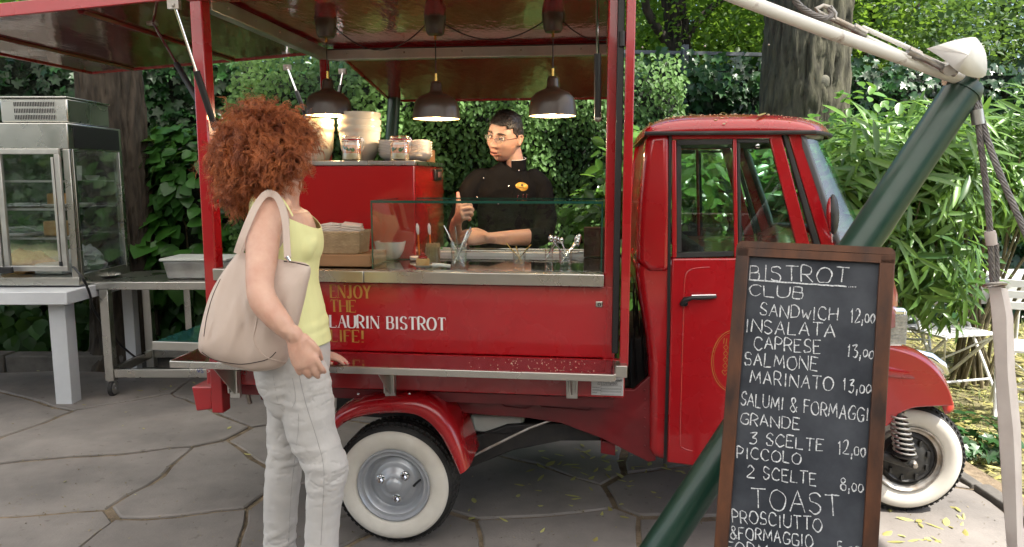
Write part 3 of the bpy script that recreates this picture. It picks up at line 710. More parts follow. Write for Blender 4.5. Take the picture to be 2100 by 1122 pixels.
for k in (0, 1):
    q = P(735+105*k, 808, -.02); M().ball(q, .006, 10, 8).obj('fender_screw', MT['chrome'], fe)

# ---- cab
CY0, CY1 = .10, 1.22
def prof(pts, y): return [P(u, v, y) for u, v in pts]
low = prof([(1306, 528), (1304, 560), (1312, 620), (1325, 690), (1331, 750), (1331, 925), (1340, 945), (1480, 966), (1700, 985), (1745, 945), (1768, 880), (1792, 800), (1800, 720), (1808, 640), (1800, 560), (1768, 505), (1720, 497), (1655, 528)], CY0)
cabm = M().prism([(p.x, CY0+.012, p.z) for p in low], (0, CY1-CY0-.024, 0))
cab = cabm.obj('cab_body', MT['red'], T, bevel=.035, seg=5)
# door skin
dskin = prof([(1378, 530), (1650, 528), (1700, 560), (1712, 640), (1712, 860), (1690, 970), (1480, 962), (1368, 948)], CY0)
door = M().prism([(p.x, CY0-.004, p.z) for p in dskin], (0, .02, 0)).obj('door', MT['red'], T, bevel=.007, seg=3)
gap = prof([(1372, 268), (1378, 268), (1374, 700), (1367, 952), (1361, 952), (1368, 700)], CY0)
M().prism([(p.x, CY0+.004, p.z) for p in gap], (0, .012, 0)).obj('door_seal', MT['black'], T)
# pressed swage line on door
sw = [P(u, v, CY0-.004) for u, v in smooth_line([(1455, 548), (1420, 552), (1405, 570), (1402, 640), (1398, 760), (1395, 900), (1400, 918), (1420, 925)], 4)]
M().tube(sw, .0022, 6).obj('pressed_line', MT['red'], door)
# rear corner column and rear wall
col = [(1336, 272), (1376, 270), (1377, 400), (1376, 560), (1330, 560), (1305, 540), (1307, 470), (1312, 400), (1319, 330), (1326, 285)]
for y0, y1 in ((CY0, CY0+.17), (CY1-.17, CY1)):
    pts = prof(col, CY0); M().prism([(p.x, y0, p.z) for p in pts], (0, y1-y0, 0)).obj('corner_pillar', MT['red'], T, bevel=.03, seg=5)
wl = prof([(1338, 275), (1345, 275), (1345, 540), (1310, 540), (1316, 420), (1325, 320)], CY0)
M().prism([(p.x, CY0+.17, p.z) for p in wl], (0, CY1-CY0-.34, 0)).obj('cab_rear_wall', MT['red_dark'], T)
lv = M()
for k in range(9): z0 = pz(1310, 860-k*24, CY0)
# roof dome
ra, rb = P(1332, 272, CY0), P(1657, 268, CY0)
zr0 = (ra.z+rb.z)/2; rx0, rx1 = ra.x, rb.x; hd = P(1480, 237, .45).z-zr0
def dome(i, j, sh=0):
    sx = (2*i-1); sy = (2*j-1)
    x = rx0+(rx1-rx0)*i; bul = .17*(1-abs(sy)**2.6)*max(0, i-.5)*2
    # rounded plan corners
    y = (CY0+CY1)/2+sy*(CY1-CY0+.03)/2
    h = max(0, 1-abs(sx)**3.2)**.5*max(0, 1-abs(sy)**3.4)**.42
    return (x+bul+.02*sx, y, zr0+hd*h-sh)
rf = M().grid(lambda i, j: dome(i, j), 48, 40)
rf.grid(lambda i, j: dome(i, j, .012 if 0 < i < 1 else .012), 48, 40)
rf.fix = False
roof = rf.obj('cab_roof', MT['red'], T, smooth=60)
roof.modifiers.new('solid', 'SOLIDIFY').thickness = .004
edge = [Vector(dome(i/24, 0)) for i in range(25)]+[Vector(dome(1, j/20)) for j in range(1, 21)]
M().tube([p+Vector((0, -.004, -.006)) for p in edge], .008, 8).obj('rain_gutter', MT['rubber'], roof)
M().box((rx0+.01, CY0+.02, zr0-.02), (rx1-.02, CY1-.02, zr0-.004)).obj('roof_lining', MT['chassis'], T)
m = M(); m.fix = False
for k in range(420):
    i = RNG.beta(1.2, 1.5); j = RNG.uniform(0, .75); q = Vector(dome(i, j)); r = RNG.choice([.0012, .0022, .0045], p=[.62, .32, .06])
    m.ball(q+Vector((0, 0, r*.4)), (r*1.6, r, r*.6), 5, 3)
m.obj('pollen_specks', pbr('dry_pollen', (.62, .55, .34), rough=.9), roof, kind='stuff')
# door window frame pieces (near and far sides)
for y in (CY0-.002, CY1-.022):
    def fr(pts, mat, name, dy=0, th=.024, bev=.004, par=T):
        q = prof(pts, CY0); return M().prism([(p.x, y+dy, p.z) for p in q], (0, th, 0)).obj(name, MT[mat], par, bevel=bev)
    fr([(1378, 270), (1600, 270), (1601, 284), (1378, 286)], 'red', 'window_header')
    fr([(1378, 287), (1387, 287), (1388, 529), (1378, 529)], 'red', 'window_post')
    fr([(1503, 285), (1511, 285), (1514, 529), (1506, 529)], 'red', 'window_post')
    fr([(1578, 285), (1601, 272), (1668, 528), (1640, 528)], 'red', 'window_post')
    fr([(1603, 268), (1612, 268), (1690, 528), (1676, 528)], 'rubber', 'door_seal', -.001)
    fr([(1614, 268), (1640, 268), (1712, 505), (1700, 528), (1692, 528)], 'red', 'windscreen_pillar', .004)
    # sliding window rubber
    for pts in ([(1388, 287), (1502, 285), (1502, 296), (1388, 298)], [(1388, 298.5), (1397, 298.5), (1398, 518), (1388, 518)], [(1388, 518.5), (1504, 515), (1504, 526), (1388, 529)], [(1512, 286), (1577, 286), (1579, 293), (1512, 293)], [(1512, 293.5), (1518, 293.5), (1522, 528), (1515, 528)]):
        fr(pts, 'rubber', 'window_rubber', .003, .016, .002)
    fr([(1398, 298), (1502, 296), (1504, 515), (1398, 518)], 'car_glass', 'window_pane', .010, .003, 0)
    fr([(1518, 293), (1579, 293), (1640, 528), (1522, 528)], 'car_glass', 'window_pane', .010, .003, 0)
M().lathe([(0, -.006), (.008, -.004), (.009, 0)], 14, P(1554, 300, CY0), 'y').obj('window_catch', MT['chrome'], T)
st = P(1571, 328, CY1-.03)
# windscreen: curved glass
tp, bt = P(1634, 276, CY0), P(1706, 500, CY0)
def ws(s, t, off=0):
    y = CY0+.01+(CY1-CY0-.02)*s; q = 2*s-1; b = .20*(1-abs(q)**2.8)**.55
    p = tp.lerp(bt, t); return Vector((p.x+b*(.85+.35*t)+off, y, p.z))
wg = M().grid(lambda s, t: ws(s, t), 40, 8); wg.fix = False
wsn = wg.obj('windscreen', MT['screen_glass'], T, smooth=80)
bd = [ws(0.003, t/10) for t in range(11)]+[ws(s/30, 1) for s in range(1, 30)]+[ws(.997, 1-t/10) for t in range(11)]+[ws(1-s/30, 0) for s in range(1, 30)]
M().tube(bd, .017, 10, closed=True).obj('windscreen_seal', pbr('grey_rubber_seal', (.10, .10, .105), rough=.35, coat=.4), wsn, smooth=60)
# body cowl under the windscreen
rg = []
for k, (dz, dx) in enumerate(((.012, .005), (-.03, .05), (-.10, .10), (-.22, .14), (-.34, .15))):
    rg.append([Vector((ws(s/24, 1).x+dx-.01, ws(s/24, 1).y, bt.z+dz)) for s in range(25)])
cw = M().loft(rg, caps=False, closed=False); cw.fix = False
cw.obj('front_cowl', MT['red'], T, smooth=70).modifiers.new('solid', 'SOLIDIFY').thickness = .004
# interior: steering wheel, seat, dash
M().box((px(1400, 560, .3), .22, .62), (px(1440, 560, .3), 1.1, pz(1400, 470, .3)-.06)).obj('seat_back', MT['chassis'], T, bevel=.03)
# handle
h0 = P(1405, 622, CY0-.02)
M().lathe([(0, -.030), (.010, -.030), (.013, -.020), (.016, .01)], 18, (h0.x, CY0, h0.z), 'y').obj('door_lock', MT['chrome'], door)
hd_ = M().tube([P(1398, 625, CY0-.015), P(1405, 615, CY0-.03), P(1420, 611, CY0-.035), P(1445, 611, CY0-.032), P(1468, 609, CY0-.012)], [.010, .012, .008, .008, .006], 12).obj('door_handle', MT['black'], door, smooth=60)
M().tube([P(1418, 606, CY0-.03), P(1468, 605, CY0-.014)], .003, 8).obj('handle_highlight_strip', MT['chrome'], hd_)
# wing mirror
mc = P(1709, 440, .02)
mm = M(); 
mi = M().ball((0, 0, 0), (.020, .040, .075), 24, 16).obj('wing_mirror', MT['chassis'], T, smooth=80); mi.location = mc; mi.rotation_euler = (0, radians(-4), radians(-20))
M().ball((-.008, -.004, 0), (.016, .034, .066), 20, 14).obj('mirror_glass', MT['red_gloss'], mi, smooth=80)
M().tube([mc+Vector((0, .02, -.06)), P(1706, 495, CY0)], .006, 8).obj('mirror_arm', MT['chrome'], T)
# crest on door
cr = P(1503, 740, CY0); YD = CY0-.004
m = M(); m.fix = False
def ell(rx, rz, w, n=64, h=.001):
    pts = []
    for k in range(n+1):
        a = 2*pi*k/n; pts.append((cr.x+rx*cos(a), cr.z+rz*sin(a)))
    ribbon(m, pts, lambda *a: w, lambda x, z, hh: (x, YD-hh, z), h)
ell(.083, .125, .0022); ell(.076, .117, .0011, h=.0012)
for k, zz in enumerate((.055, .030, .005, -.020)):
    q = [(cr.x-.030+dx, cr.z+zz+dz) for dx, dz in ((0, .011), (.009, 0), (0, -.011), (-.009, 0), (0, .011))]
    ribbon(m, q, lambda *a: .0018, lambda x, z, hh: (x, YD-hh, z), .0013+k*.0001)
q = [(cr.x-.030+dx, cr.z-.045+dz) for dx, dz in smooth_line([(0, -.014), (-.011, 0), (-.006, .008), (0, .003), (.006, .008), (.011, 0), (0, -.014)], 4)]
ribbon(m, q, lambda *a: .0018, lambda x, z, hh: (x, YD-hh, z), .002)
for dx in (-.040, -.030, -.018):
    ribbon(m, [(cr.x+dx, cr.z+.070), (cr.x+dx*.98+.002, cr.z+.092)], lambda *a: .0022, lambda x, z, hh: (x, YD-hh, z), .0021)
m.obj('door_crest', MT['gold'], door, smooth=0)

# ---- front fork, wheel, fender, headlamp
fc = P(1862, 950, .56); FW = Vector((P(1862, 950, .56).x, .56, .259))
fw = wheel('front_wheel', FW)
frm = M().lathe([(.153, .020), (.157, .006), (.153, -.002), (.148, -.001), (.144, .006), (.137, .010), (.130, .012), (.126, .030)], 72, FW, 'y').obj('rim', MT['galv'], fw, smooth=45)
M().lathe([(.128, .026), (.118, .020), (.108, .006), (.100, .012), (.085, .010), (.070, .002), (.050, -.004), (.0001, -.006)], 48, FW, 'y').obj('brake_drum', MT['chassis'], fw, smooth=40)
m = M()
for k in range(9):
    a = 2*pi*k/9+.3; m.box(FW+Vector((.09*cos(a)-.006, -.002, .09*sin(a)-.012)), FW+Vector((.09*cos(a)+.006, .02, .09*sin(a)+.012)))
m.obj('drum_ribs', MT['chassis'], fw, kind='stuff')
M().lathe([(.018, 0), (.018, -.03), (.011, -.034), (.011, -.05), (.0001, -.052)], 6, FW+Vector((0, -.03, 0)), 'y').obj('axle_nut', MT['galv'], fw)
s0, s1 = P(1840, 846, .48), P(1856, 930, .48)
sp = []
for k in range(150):
    t = k/149; a = t*2*pi*8.2; d = s0.lerp(s1, t); r = .034+.009*t; sp.append(d+Vector((r*cos(a), r*sin(a), 0)))
M().tube(sp, .0048, 7).obj('coil_spring', MT['alu'], T, smooth=70)
M().tube([s0, s1], .016, 12).obj('damper', MT['chassis'], T)
M().lathe([(.0001, 0), (.048, 0), (.052, .008), (.03, .014)], 24, s1+Vector((0, 0, -.012)), 'z').obj('spring_cup', MT['chassis'], T)
M().tube([s1+Vector((0, 0, -.02)), FW+Vector((0, -.05, 0)), FW+Vector((-.16, -.05, .04))], [.022, .026, .02], 12).obj('swing_arm', MT['chassis'], T)
# fender
prof_f = smooth_line([(1690, 700), (1760, 700), (1830, 712), (1880, 722), (1915, 742), (1942, 778), (1958, 830)], 5)
yc = .635; rings = []
cb = P(1850, 900, .5)
nf = len(prof_f)
for i, (u, v) in enumerate(prof_f):
    t = i/(nf-1); p = P(u, v, .56)
    hw = .165*(1-.25*t)+.02; drop = .13+.02*t
    pr = prof_f[min(i+1, nf-1)]; po = prof_f[max(i-1, 0)]
    a, b = P(*po, .56), P(*pr, .56); tg = (b-a); nrm = Vector((tg.z, 0, -tg.x)).normalized(); nrm = -nrm if nrm.z < 0 or (nrm.z < .2 and nrm.x < 0) else nrm
    ring = []
    for k in range(17):
        q = -1+2*k/16; yy = yc+hw*math.copysign(abs(sin(q*pi/2))**1.0, q); dep = drop*(1-cos(q*pi/2)**.8 if cos(q*pi/2) > 0 else 1)
        ring.append(p-nrm*dep*(1-t*.5)+Vector((0, yy-p.y, 0)))
    rings.append(ring)
ff = M().loft(rings, caps=False, closed=False); ff.fix = False
fo = ff.obj('front_fender', MT['red'], T, smooth=70); fo.modifiers.new('s', 'SOLIDIFY').thickness = .005
# side apron of the fender, hiding the fork
ap = smooth_line([(1780, 705), (1835, 715), (1880, 730), (1915, 755), (1942, 790), (1957, 832)], 4)+smooth_line([(1957, 832), (1900, 834), (1868, 838), (1840, 852), (1822, 872), (1780, 890)], 3)
pts = [P(u, v, yc-.165) for u, v in ap]
M().prism([(p.x, yc-.170, p.z) for p in pts], (0, .02, 0)).obj('fender_apron', MT['red'], T, bevel=.008, seg=3)
for yy in (yc-.30,):
    a, b = P(1829, 632, .22), P(1862, 712, .22)
    hl = M().box((a.x-.03, .22, b.z), (b.x-.012, .44, a.z)).obj('headlamp', MT['chrome'], T, bevel=.014, seg=3)
    hq = M().box((b.x-.012, .235, b.z+.012), (b.x-.006, .425, a.z-.012)).obj('headlamp_lens', MT['lens'], hl, bevel=.004)
    q0, q1 = P(1832, 645, .22), P(1858, 706, .22)
    m = M().box((q0.x-.02, .212, q1.z), (q1.x-.004, .219, q0.z))
    for k in range(9): zz = q1.z+(q0.z-q1.z)*k/9; m.box((q0.x-.02, .2085, zz+.002), (q1.x-.004, .2118, zz+.009))
    m.obj('side_lens', MT['lens'], hl)
fen2 = M().tube([P(1868, 722, .95), P(1905, 733, .95), P(1930, 752, .95), P(1942, 768, .95)], [.02, .03, .03, .012], 12).obj('chrome_bumper_cap', MT['chrome'], T, smooth=70)

M().box((px(940, 600, .9), .72, .33), (xpr0, 1.30, .365)).obj('drop_floor', MT['chassis'], T, bevel=.004)
# ------------------------------------------------------------------ vegetation
def leaf_shape(kind):
    if kind == 'ivy':
        o = [(0, 0, 0), (.20, -.10, .02), (.52, .05, -.05), (.34, .30, .02), (.50, .62, -.06), (.20, .62, .02), (0, 1.0, -.10), (-.20, .62, .02), (-.50, .62, -.06), (-.34, .30, .02), (-.52, .05, -.05), (-.20, -.10, .02)]
        v = o + [(0, .40, -.06)]; n = 12; t = [(12, i, (i+1) % n) for i in range(n)]
        return np.array(v), np.array(t)
    prof = {'laurel': [(0, .03), (.18, .20), (.5, .27), (.8, .17), (1, 0)], 'oleander': [(0, .015), (.25, .072), (.6, .082), (.85, .045), (1, 0)],
            'shrub': [(0, .04), (.4, .30), (.75, .22), (1, 0)], 'broad': [(0, .05), (.15, .34), (.45, .46), (.75, .28), (1, 0)], 'tree': [(0, .03), (.35, .34), (.7, .27), (1, 0)],
            'kite': [(0, .30), (1, 0)], 'pod': [(0, .02), (.3, .12), (.6, .13), (.85, .08), (1, 0)], 'blade': [(0, .03), (.5, .03), (1, 0)]}[kind]
    droop = {'laurel': .10, 'oleander': .22, 'shrub': .08, 'broad': .20, 'tree': .08, 'pod': .15, 'blade': .3, 'kite': .1}[kind]
    fold = {'laurel': .25, 'oleander': .35, 'shrub': .3, 'broad': .25, 'tree': .2, 'pod': -.3, 'blade': .1, 'kite': .2}[kind]
    v = []; t = []
    for y, w in prof[:-1]:
        z = -droop*y*y; v += [(-w, y, z+fold*w), (0, y, z), (w, y, z+fold*w)]
    v.append((0, 1, -droop)); k = len(prof)-1
    for i in range(k-1):
        a = i*3; b = a+3
        t += [(a, a+1, b+1), (a, b+1, b), (a+1, a+2, b+2), (a+1, b+2, b+1)]
    a = (k-1)*3; e = 3*k; t += [(a, a+1, e), (a+1, a+2, e)]
    return np.array(v), np.array(t)
def frames(nrm, tip):
    """rotation matrices with columns x, y(tip), z(normal)"""
    z = nrm/np.linalg.norm(nrm, axis=1, keepdims=True)
    y = tip-(tip*z).sum(1, keepdims=True)*z; y /= np.linalg.norm(y, axis=1, keepdims=True)+1e-9
    x = np.cross(y, z); return np.stack([x, y, z], axis=2)
def leaves(parent, name, kind, mat, pos, nrm, tip, size, tone, keep=300, base=(0, 0, 0)):
    V, Tt = leaf_shape(kind); base = np.array(base, float); R = frames(nrm, tip); n = len(pos)
    pos = np.asarray(pos)
    # which leaves show largest in the photograph
    rel = pos-np.array([0, 0, HC]); fwd = rel[:, 1]*cos(PITCH)-rel[:, 2]*sin(PITCH); up = rel[:, 1]*sin(PITCH)+rel[:, 2]*cos(PITCH)
    fw = np.maximum(fwd, .1); u = 1050+F*rel[:, 0]/fw; v = 561-F*up/fw
    inside = (fwd > .5) & (u > 0) & (u < 2100) & (v > 0) & (v < 1122)
    score = np.where(inside, size/fw, 0)*np.where(inside, 1, 0)/(fw**2)
    order = np.argsort(-score); top = order[:keep]; top = top[score[top] > 0]; mask = np.ones(n, bool); mask[top] = False
    if keep:
        var = []
        for k in range(8):
            var.append(npmesh(name, V, Tt, MT[mat], np.full(len(V), (k+.5)/8), smooth=True))
        for i in top:
            o = bpy.data.objects.new(name, var[int(min(7, max(0, tone[i]*8)))]); COL.objects.link(o); o.parent = parent
            m = Matrix.Identity(4)
            for a in range(3):
                for b in range(3): m[a][b] = R[i, a, b]*size[i]
                m[a][3] = pos[i, a]-base[a]
            o.matrix_local = m
    r = np.where(mask)[0]; m = len(r)
    if m:
        vs = np.einsum('nij,kj->nki', R[r], V)*size[r][:, None, None]+(pos[r]-base)[:, None, :]
        ts = (Tt[None]+(np.arange(m)*len(V))[:, None, None]).reshape(-1, 3)
        me = npmesh('leaf_mass', vs.reshape(-1, 3), ts, MT[mat], np.repeat(np.clip(tone[r], 0, 1), len(V)), smooth=True)
        o = link('leaf_mass', me, parent); o['kind'] = 'stuff'
    return
def rn(n, s=1): return RNG.normal(0, s, (n, 3))
def fbm(p, s, seed=0):
    return np.array([noise.noise(Vector((q[0]*s+seed, q[1]*s, q[2]*s))) for q in p])

def hedge_wall(name, label, x0, y0, x1, y1, h, n, kind, mat, size, depth, keep=300, zlo=0., amp=.12, group=None, cat='hedge', up=.35, tonef=None):
    base = Vector(((x0+x1)/2, (y0+y1)/2, 0)); t = thing(name, label, cat, base, group=group)
    d = Vector((x1-x0, y1-y0, 0)); nrm = Vector((d.y, -d.x, 0)).normalized()
    if nrm.dot(-base) < 0: nrm = -nrm
    # core sheet, lumpy
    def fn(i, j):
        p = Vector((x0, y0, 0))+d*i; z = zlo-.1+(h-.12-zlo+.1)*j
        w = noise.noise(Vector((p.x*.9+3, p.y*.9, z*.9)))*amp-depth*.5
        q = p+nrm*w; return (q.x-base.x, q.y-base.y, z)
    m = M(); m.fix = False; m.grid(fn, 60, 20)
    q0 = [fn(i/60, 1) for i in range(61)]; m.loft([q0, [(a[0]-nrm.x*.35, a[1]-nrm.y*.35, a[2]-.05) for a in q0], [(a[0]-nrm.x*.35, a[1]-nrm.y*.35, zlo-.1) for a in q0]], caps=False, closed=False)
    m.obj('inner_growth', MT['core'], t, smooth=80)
    s = RNG.uniform(0, 1, n); z = zlo+RNG.uniform(0, 1, n)*(h-zlo)
    P0 = np.array([x0, y0, 0])+s[:, None]*np.array(d)
    P0[:, 2] = z
    w = np.array([noise.noise(Vector((p[0]*.9+3, p[1]*.9, p[2]*.9))) for p in P0])*amp
    w2 = np.array([noise.noise(Vector((p[0]*3.3, p[1]*3.3, p[2]*3.3))) for p in P0])
    off = w+w2*.14-RNG.uniform(0, 1, n)**1.5*depth*.7
    pos = P0+np.array(nrm)[None]*off[:, None]
    ridge = (z > h-.12); pos[ridge] -= np.array(nrm)[None]*RNG.uniform(0, .35, ridge.sum())[:, None]; pos[ridge, 2] += RNG.uniform(-.05, .10, ridge.sum())
    N_ = np.array(nrm)[None]*1.0+np.array([0, 0, up])+rn(n, .38); Tp = np.array([0, 0, -1.0])+rn(n, .55)
    w1 = np.array([noise.noise(Vector((p[0]*1.1+9, p[1], p[2]*1.3))) for p in P0])  # broad tone patches: sunlit sprays put into the leaf colour
    Tn = np.clip(.44+w1*.8+w2*.5+RNG.normal(0, .2, n)+(z/h-.5)*.25, 0, 1)
    if tonef: Tn = np.clip(tonef(pos, Tn), 0, 1)
    leaves(t, 'leaf', kind, mat, pos, N_, Tp, size*RNG.uniform(.65, 1.3, n), Tn, keep, base)
    return t
hedge_wall('ivy_hedge', 'tall wall of dark glossy ivy across the back of the garden', -8, 6.25, 9.5, 8.3, 2.72, 24000, 'ivy', 'ivy', .095, .18, amp=.16)
# rail and posts above the ivy
fr_ = thing('metal_fence', 'dark grey metal fence rail running above the ivy', 'fence', (2.5, 7.6, 0))
def fline(x): return 6.25+(x+8)/17.5*2.05+.22
for i, (xa_, xb_) in enumerate(((-.6, 1.75), (1.75, 3.3))):
    za = 2.80
    M().prism([(xa_+.04-2.5, fline(xa_)-7.6, za-.035), (xa_+.04-2.5, fline(xa_)-7.6, za), (xa_+.04-2.5, fline(xa_)-7.55, za), (xa_+.04-2.5, fline(xa_)-7.55, za-.035)], (xb_-xa_-.08, fline(xb_)-fline(xa_), 0)).obj('rail', MT['fence'], fr_)
    M().box((xb_-2.53, fline(xb_)-7.62, 0), (xb_-2.47, fline(xb_)-7.54, 2.86)).obj('post', MT['fence'], fr_, bevel=.004)

def shrub(name, label, cat, box, n, kind, mat, size, keep=300, group=None, upn=.5, tipz=0, stems=0, tone=(.4, .2), hollow=.55, clump=0, clr=.2, core=True):
    (x0, x1), (y0, y1), (z0, z1) = box; base = Vector(((x0+x1)/2, (y0+y1)/2, 0)); t = thing(name, label, cat, base, group=group)
    c = np.array([(x0+x1)/2, (y0+y1)/2, (z0+z1)/2]); r = np.array([(x1-x0)/2, (y1-y0)/2, (z1-z0)/2])
    if clump:
        d = rn(clump); d /= np.linalg.norm(d, axis=1, keepdims=True); d = np.sign(d)*np.abs(d)**.55
        cc = c+d*r*RNG.uniform(.35, .95, clump)[:, None]; ci = RNG.integers(0, clump, n); ctone = RNG.normal(0, .15, clump)
        e = rn(n); e /= np.linalg.norm(e, axis=1, keepdims=True)
        pos = cc[ci]+e*clr*RNG.uniform(.3, 1, n)[:, None]**.6; out = e*.8+(pos-c)/r*.5; Tn = tone[0]+ctone[ci]
    else:
        e = rn(n); e /= np.linalg.norm(e, axis=1, keepdims=True); e = np.sign(e)*np.abs(e)**.6
        pos = c+e*r*RNG.uniform(hollow, 1.0, n)[:, None]; out = e*1.0; Tn = np.full(n, tone[0])
        pos += np.array([noise.noise(Vector(p*1.7)) for p in pos])[:, None]*e*.22
    pos[:, 2] = np.maximum(pos[:, 2], .03)
    N_ = out*.6+np.array([0, -.25, upn])+rn(n, .35); Tp = out*1.0+np.array([0, 0, tipz])+rn(n, .45)
    Tn = np.clip(Tn+RNG.normal(0, tone[1], n)+(pos[:, 2]-c[2])/r[2]*.12, 0, 1)
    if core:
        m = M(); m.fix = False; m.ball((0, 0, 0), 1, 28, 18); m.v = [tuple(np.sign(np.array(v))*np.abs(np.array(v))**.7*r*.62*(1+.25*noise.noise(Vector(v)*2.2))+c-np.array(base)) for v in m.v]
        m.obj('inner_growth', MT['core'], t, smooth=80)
    for k in range(stems):
        a = Vector((RNG.uniform(x0*.6+x1*.4, x0*.4+x1*.6), RNG.uniform(y0*.7+y1*.3, y0*.4+y1*.6), 0))-base
        b = Vector((RNG.uniform(x0, x1), RNG.uniform(y0, y1), z0+(z1-z0)*RNG.uniform(.6, .95)))-base
        mid = a.lerp(b, .5)+Vector((0, 0, .12)); M().tube([a, a.lerp(mid, .5)+Vector((0, 0, .08)), mid, mid.lerp(b, .5)+Vector((0, 0, .05)), b], [.014, .012, .010, .008, .004], 6).obj('stem', MT['twig'], t)
    leaves(t, 'leaf', kind, mat, pos, N_, Tp, size*RNG.uniform(.65, 1.25, n), Tn, keep, base); return t
# pale small-leaved hedge behind the counter
hedge_wall('small_leaved_hedge', 'pale small-leaved hedge behind the counter and the chef', -2.2, 5.75, 1.35, 5.95, 2.45, 34000, 'shrub', 'shrub', .043, .40, amp=.38, up=.6)
# laurels behind the cab
shrub('laurel_bush', 'bright laurel bush behind the cab window', 'bush', ((.55, 2.1), (4.75, 5.9), (.0, 1.93)), 4200, 'laurel', 'laurel', .115, stems=5, clump=60, clr=.24, tone=(.45, .2), tipz=.3)
shrub('laurel_bush', 'sunlit laurel bush between the windscreen and the green pole', 'bush', ((1.9, 3.2), (5.0, 6.1), (.9, 2.02)), 3400, 'laurel', 'laurel', .105, stems=5, clump=50, clr=.24, tone=(.6, .2), tipz=.3)
# oleanders on the right
shrub('oleander', 'oleander with long narrow leaves behind the green pole', 'bush', ((1.80, 2.80), (4.2, 5.1), (.70, 1.82)), 5200, 'oleander', 'oleander', .19, stems=16, clump=90, clr=.22, tone=(.5, .22), upn=.4, tipz=.25, core=False)
shrub('oleander', 'oleander with long narrow leaves at the right edge behind the steel cables', 'bush', ((2.55, 4.3), (4.9, 5.9), (1.22, 1.98)), 5600, 'oleander', 'oleander', .17, stems=16, clump=90, clr=.22, tone=(.55, .22), upn=.4, tipz=.25, core=False)
# undergrowth on the left
shrub('broad_leaved_shrub', 'bright broad-leaved shrub above the plastic food box on the prep table', 'shrub', ((-3.35, -2.2), (5.95, 6.3), (.45, 1.28)), 230, 'broad', 'broad', .21, stems=5, tone=(.8, .15), upn=1.0, tipz=-.2, core=False)
shrub('broad_leaved_shrub', 'dark broad-leaved undergrowth left of the counter beside the trunk', 'shrub', ((-3.2, -1.6), (6.0, 6.5), (.2, 2.0)), 2600, 'broad', 'broad', .115, stems=6, tone=(.3, .2), upn=.7, tipz=-.3)
shrub('broad_leaved_shrub', 'dark undergrowth behind the white table legs', 'shrub', ((-6.6, -3.2), (5.95, 6.6), (.05, 1.15)), 3200, 'broad', 'broad', .12, stems=4, tone=(.28, .2), upn=.7, tipz=-.3)
shrub('broad_leaved_shrub', 'low undergrowth behind the kerb under the steel prep table', 'shrub', ((-3.6, -1.5), (5.95, 6.5), (.02, .75)), 1400, 'broad', 'broad', .13, stems=4, tone=(.32, .2), upn=.7, tipz=-.3)
# trunks
def trunk(name, label, cx, cy, r0, r1, h, mat, crown=None, lean=(0, 0), knot=None, cat='tree', group=None, limbs=(), leafsize=.15, nleaf=4000, lmat='tree_leaf', keep=0, ridg=.022):
    t = thing(name, label, cat, (cx, cy, 0), group=group); nu, nv = 110, 120; vs = []
    for j in range(nv+1):
        z = h*j/nv; rr = r0+(r1-r0)*(j/nv)**.7+.35*r0*math.exp(-z/.25)
        for i in range(nu):
            a = 2*pi*i/nu; w = noise.noise(Vector((cos(a)*3.5, sin(a)*3.5, z*.35+cx)))*.07
            tt = a*13/1.0+3.0*noise.noise(Vector((cos(a)*2, sin(a)*2, z*1.3+5)))*2
            rg_ = (abs(sin(tt+1.2*noise.noise(Vector((a*2, z*5, 1)))))**.5-.6)*ridg*1.6+noise.noise(Vector((cos(a)*9, sin(a)*9, z*6)))*ridg*.9
            R = rr*(1+w)+rg_
            if knot:
                ka, kz, ks = knot; dd = (((a-ka+pi) % (2*pi)-pi)*rr)**2+(z-kz)**2; q = sqrt(dd)/ks
                R += .010*math.exp(-(q-1.1)**2*6)
            vs.append((R*cos(a)+lean[0]*z, R*sin(a)+lean[1]*z, z-.05))
    fs = [(j*nu+i, j*nu+(i+1) % nu, (j+1)*nu+(i+1) % nu, (j+1)*nu+i) for j in range(nv) for i in range(nu)]
    m = M(); m.fix = False; m.add(vs, fs).obj('trunk', MT[mat], t, smooth=80)
    for p in limbs:
        m = M(); m.tube(smooth3(p, 5), [q for q in np.linspace(r1*.6, r1*.12, len(smooth3(p, 5)))], 14); m.obj('limb', MT[mat], t, smooth=80)
    if crown:
        cc, rr_, nc = crown; e = rn(nc); e /= np.linalg.norm(e, axis=1, keepdims=True); ctr = np.array(cc)+e*np.array(rr_)*RNG.uniform(.3, 1, nc)[:, None]
        ci = RNG.integers(0, nc, nleaf); f = rn(nleaf, .30); pos = ctr[ci]+f*np.array([1.15, 1, .8])+np.array([cx, cy, 0])
        N_ = np.array([0, 0, .8])+rn(nleaf, .5); Tp = f+rn(nleaf, .3)+np.array([0, 0, -.3]); ct = RNG.normal(0, .16, nc)
        leaves(t, 'leaf', 'tree', lmat, pos, N_, Tp, leafsize*RNG.uniform(.6, 1.3, nleaf), np.clip(.5+ct[ci]+RNG.normal(0, .18, nleaf), 0, 1), keep, (cx, cy, 0))
    return t
def smooth3(p, k=4):
    p = [Vector(q) for q in p]; out = []
    for i in range(len(p)-1):
        a, b, c, d = p[max(i-1, 0)], p[i], p[i+1], p[min(i+2, len(p)-1)]
        for j in range(k):
            t = j/k; out.append(.5*((2*b)+(c-a)*t+(2*a-5*b+4*c-d)*t*t+(3*b-3*c+d-a)*t**3))
    out.append(p[-1]); return out
q = at(240, 400, 5.95)
trunk('tree', 'dark ridged tree trunk behind the glass display cabinet', q.x, q.y+.02, .235, .225, 4.6, 'bark', crown=((0, .3, 5.6), (2.4, 2.0, 1.4), 40), nleaf=2500)
q = at(1662, 150, 6.6)
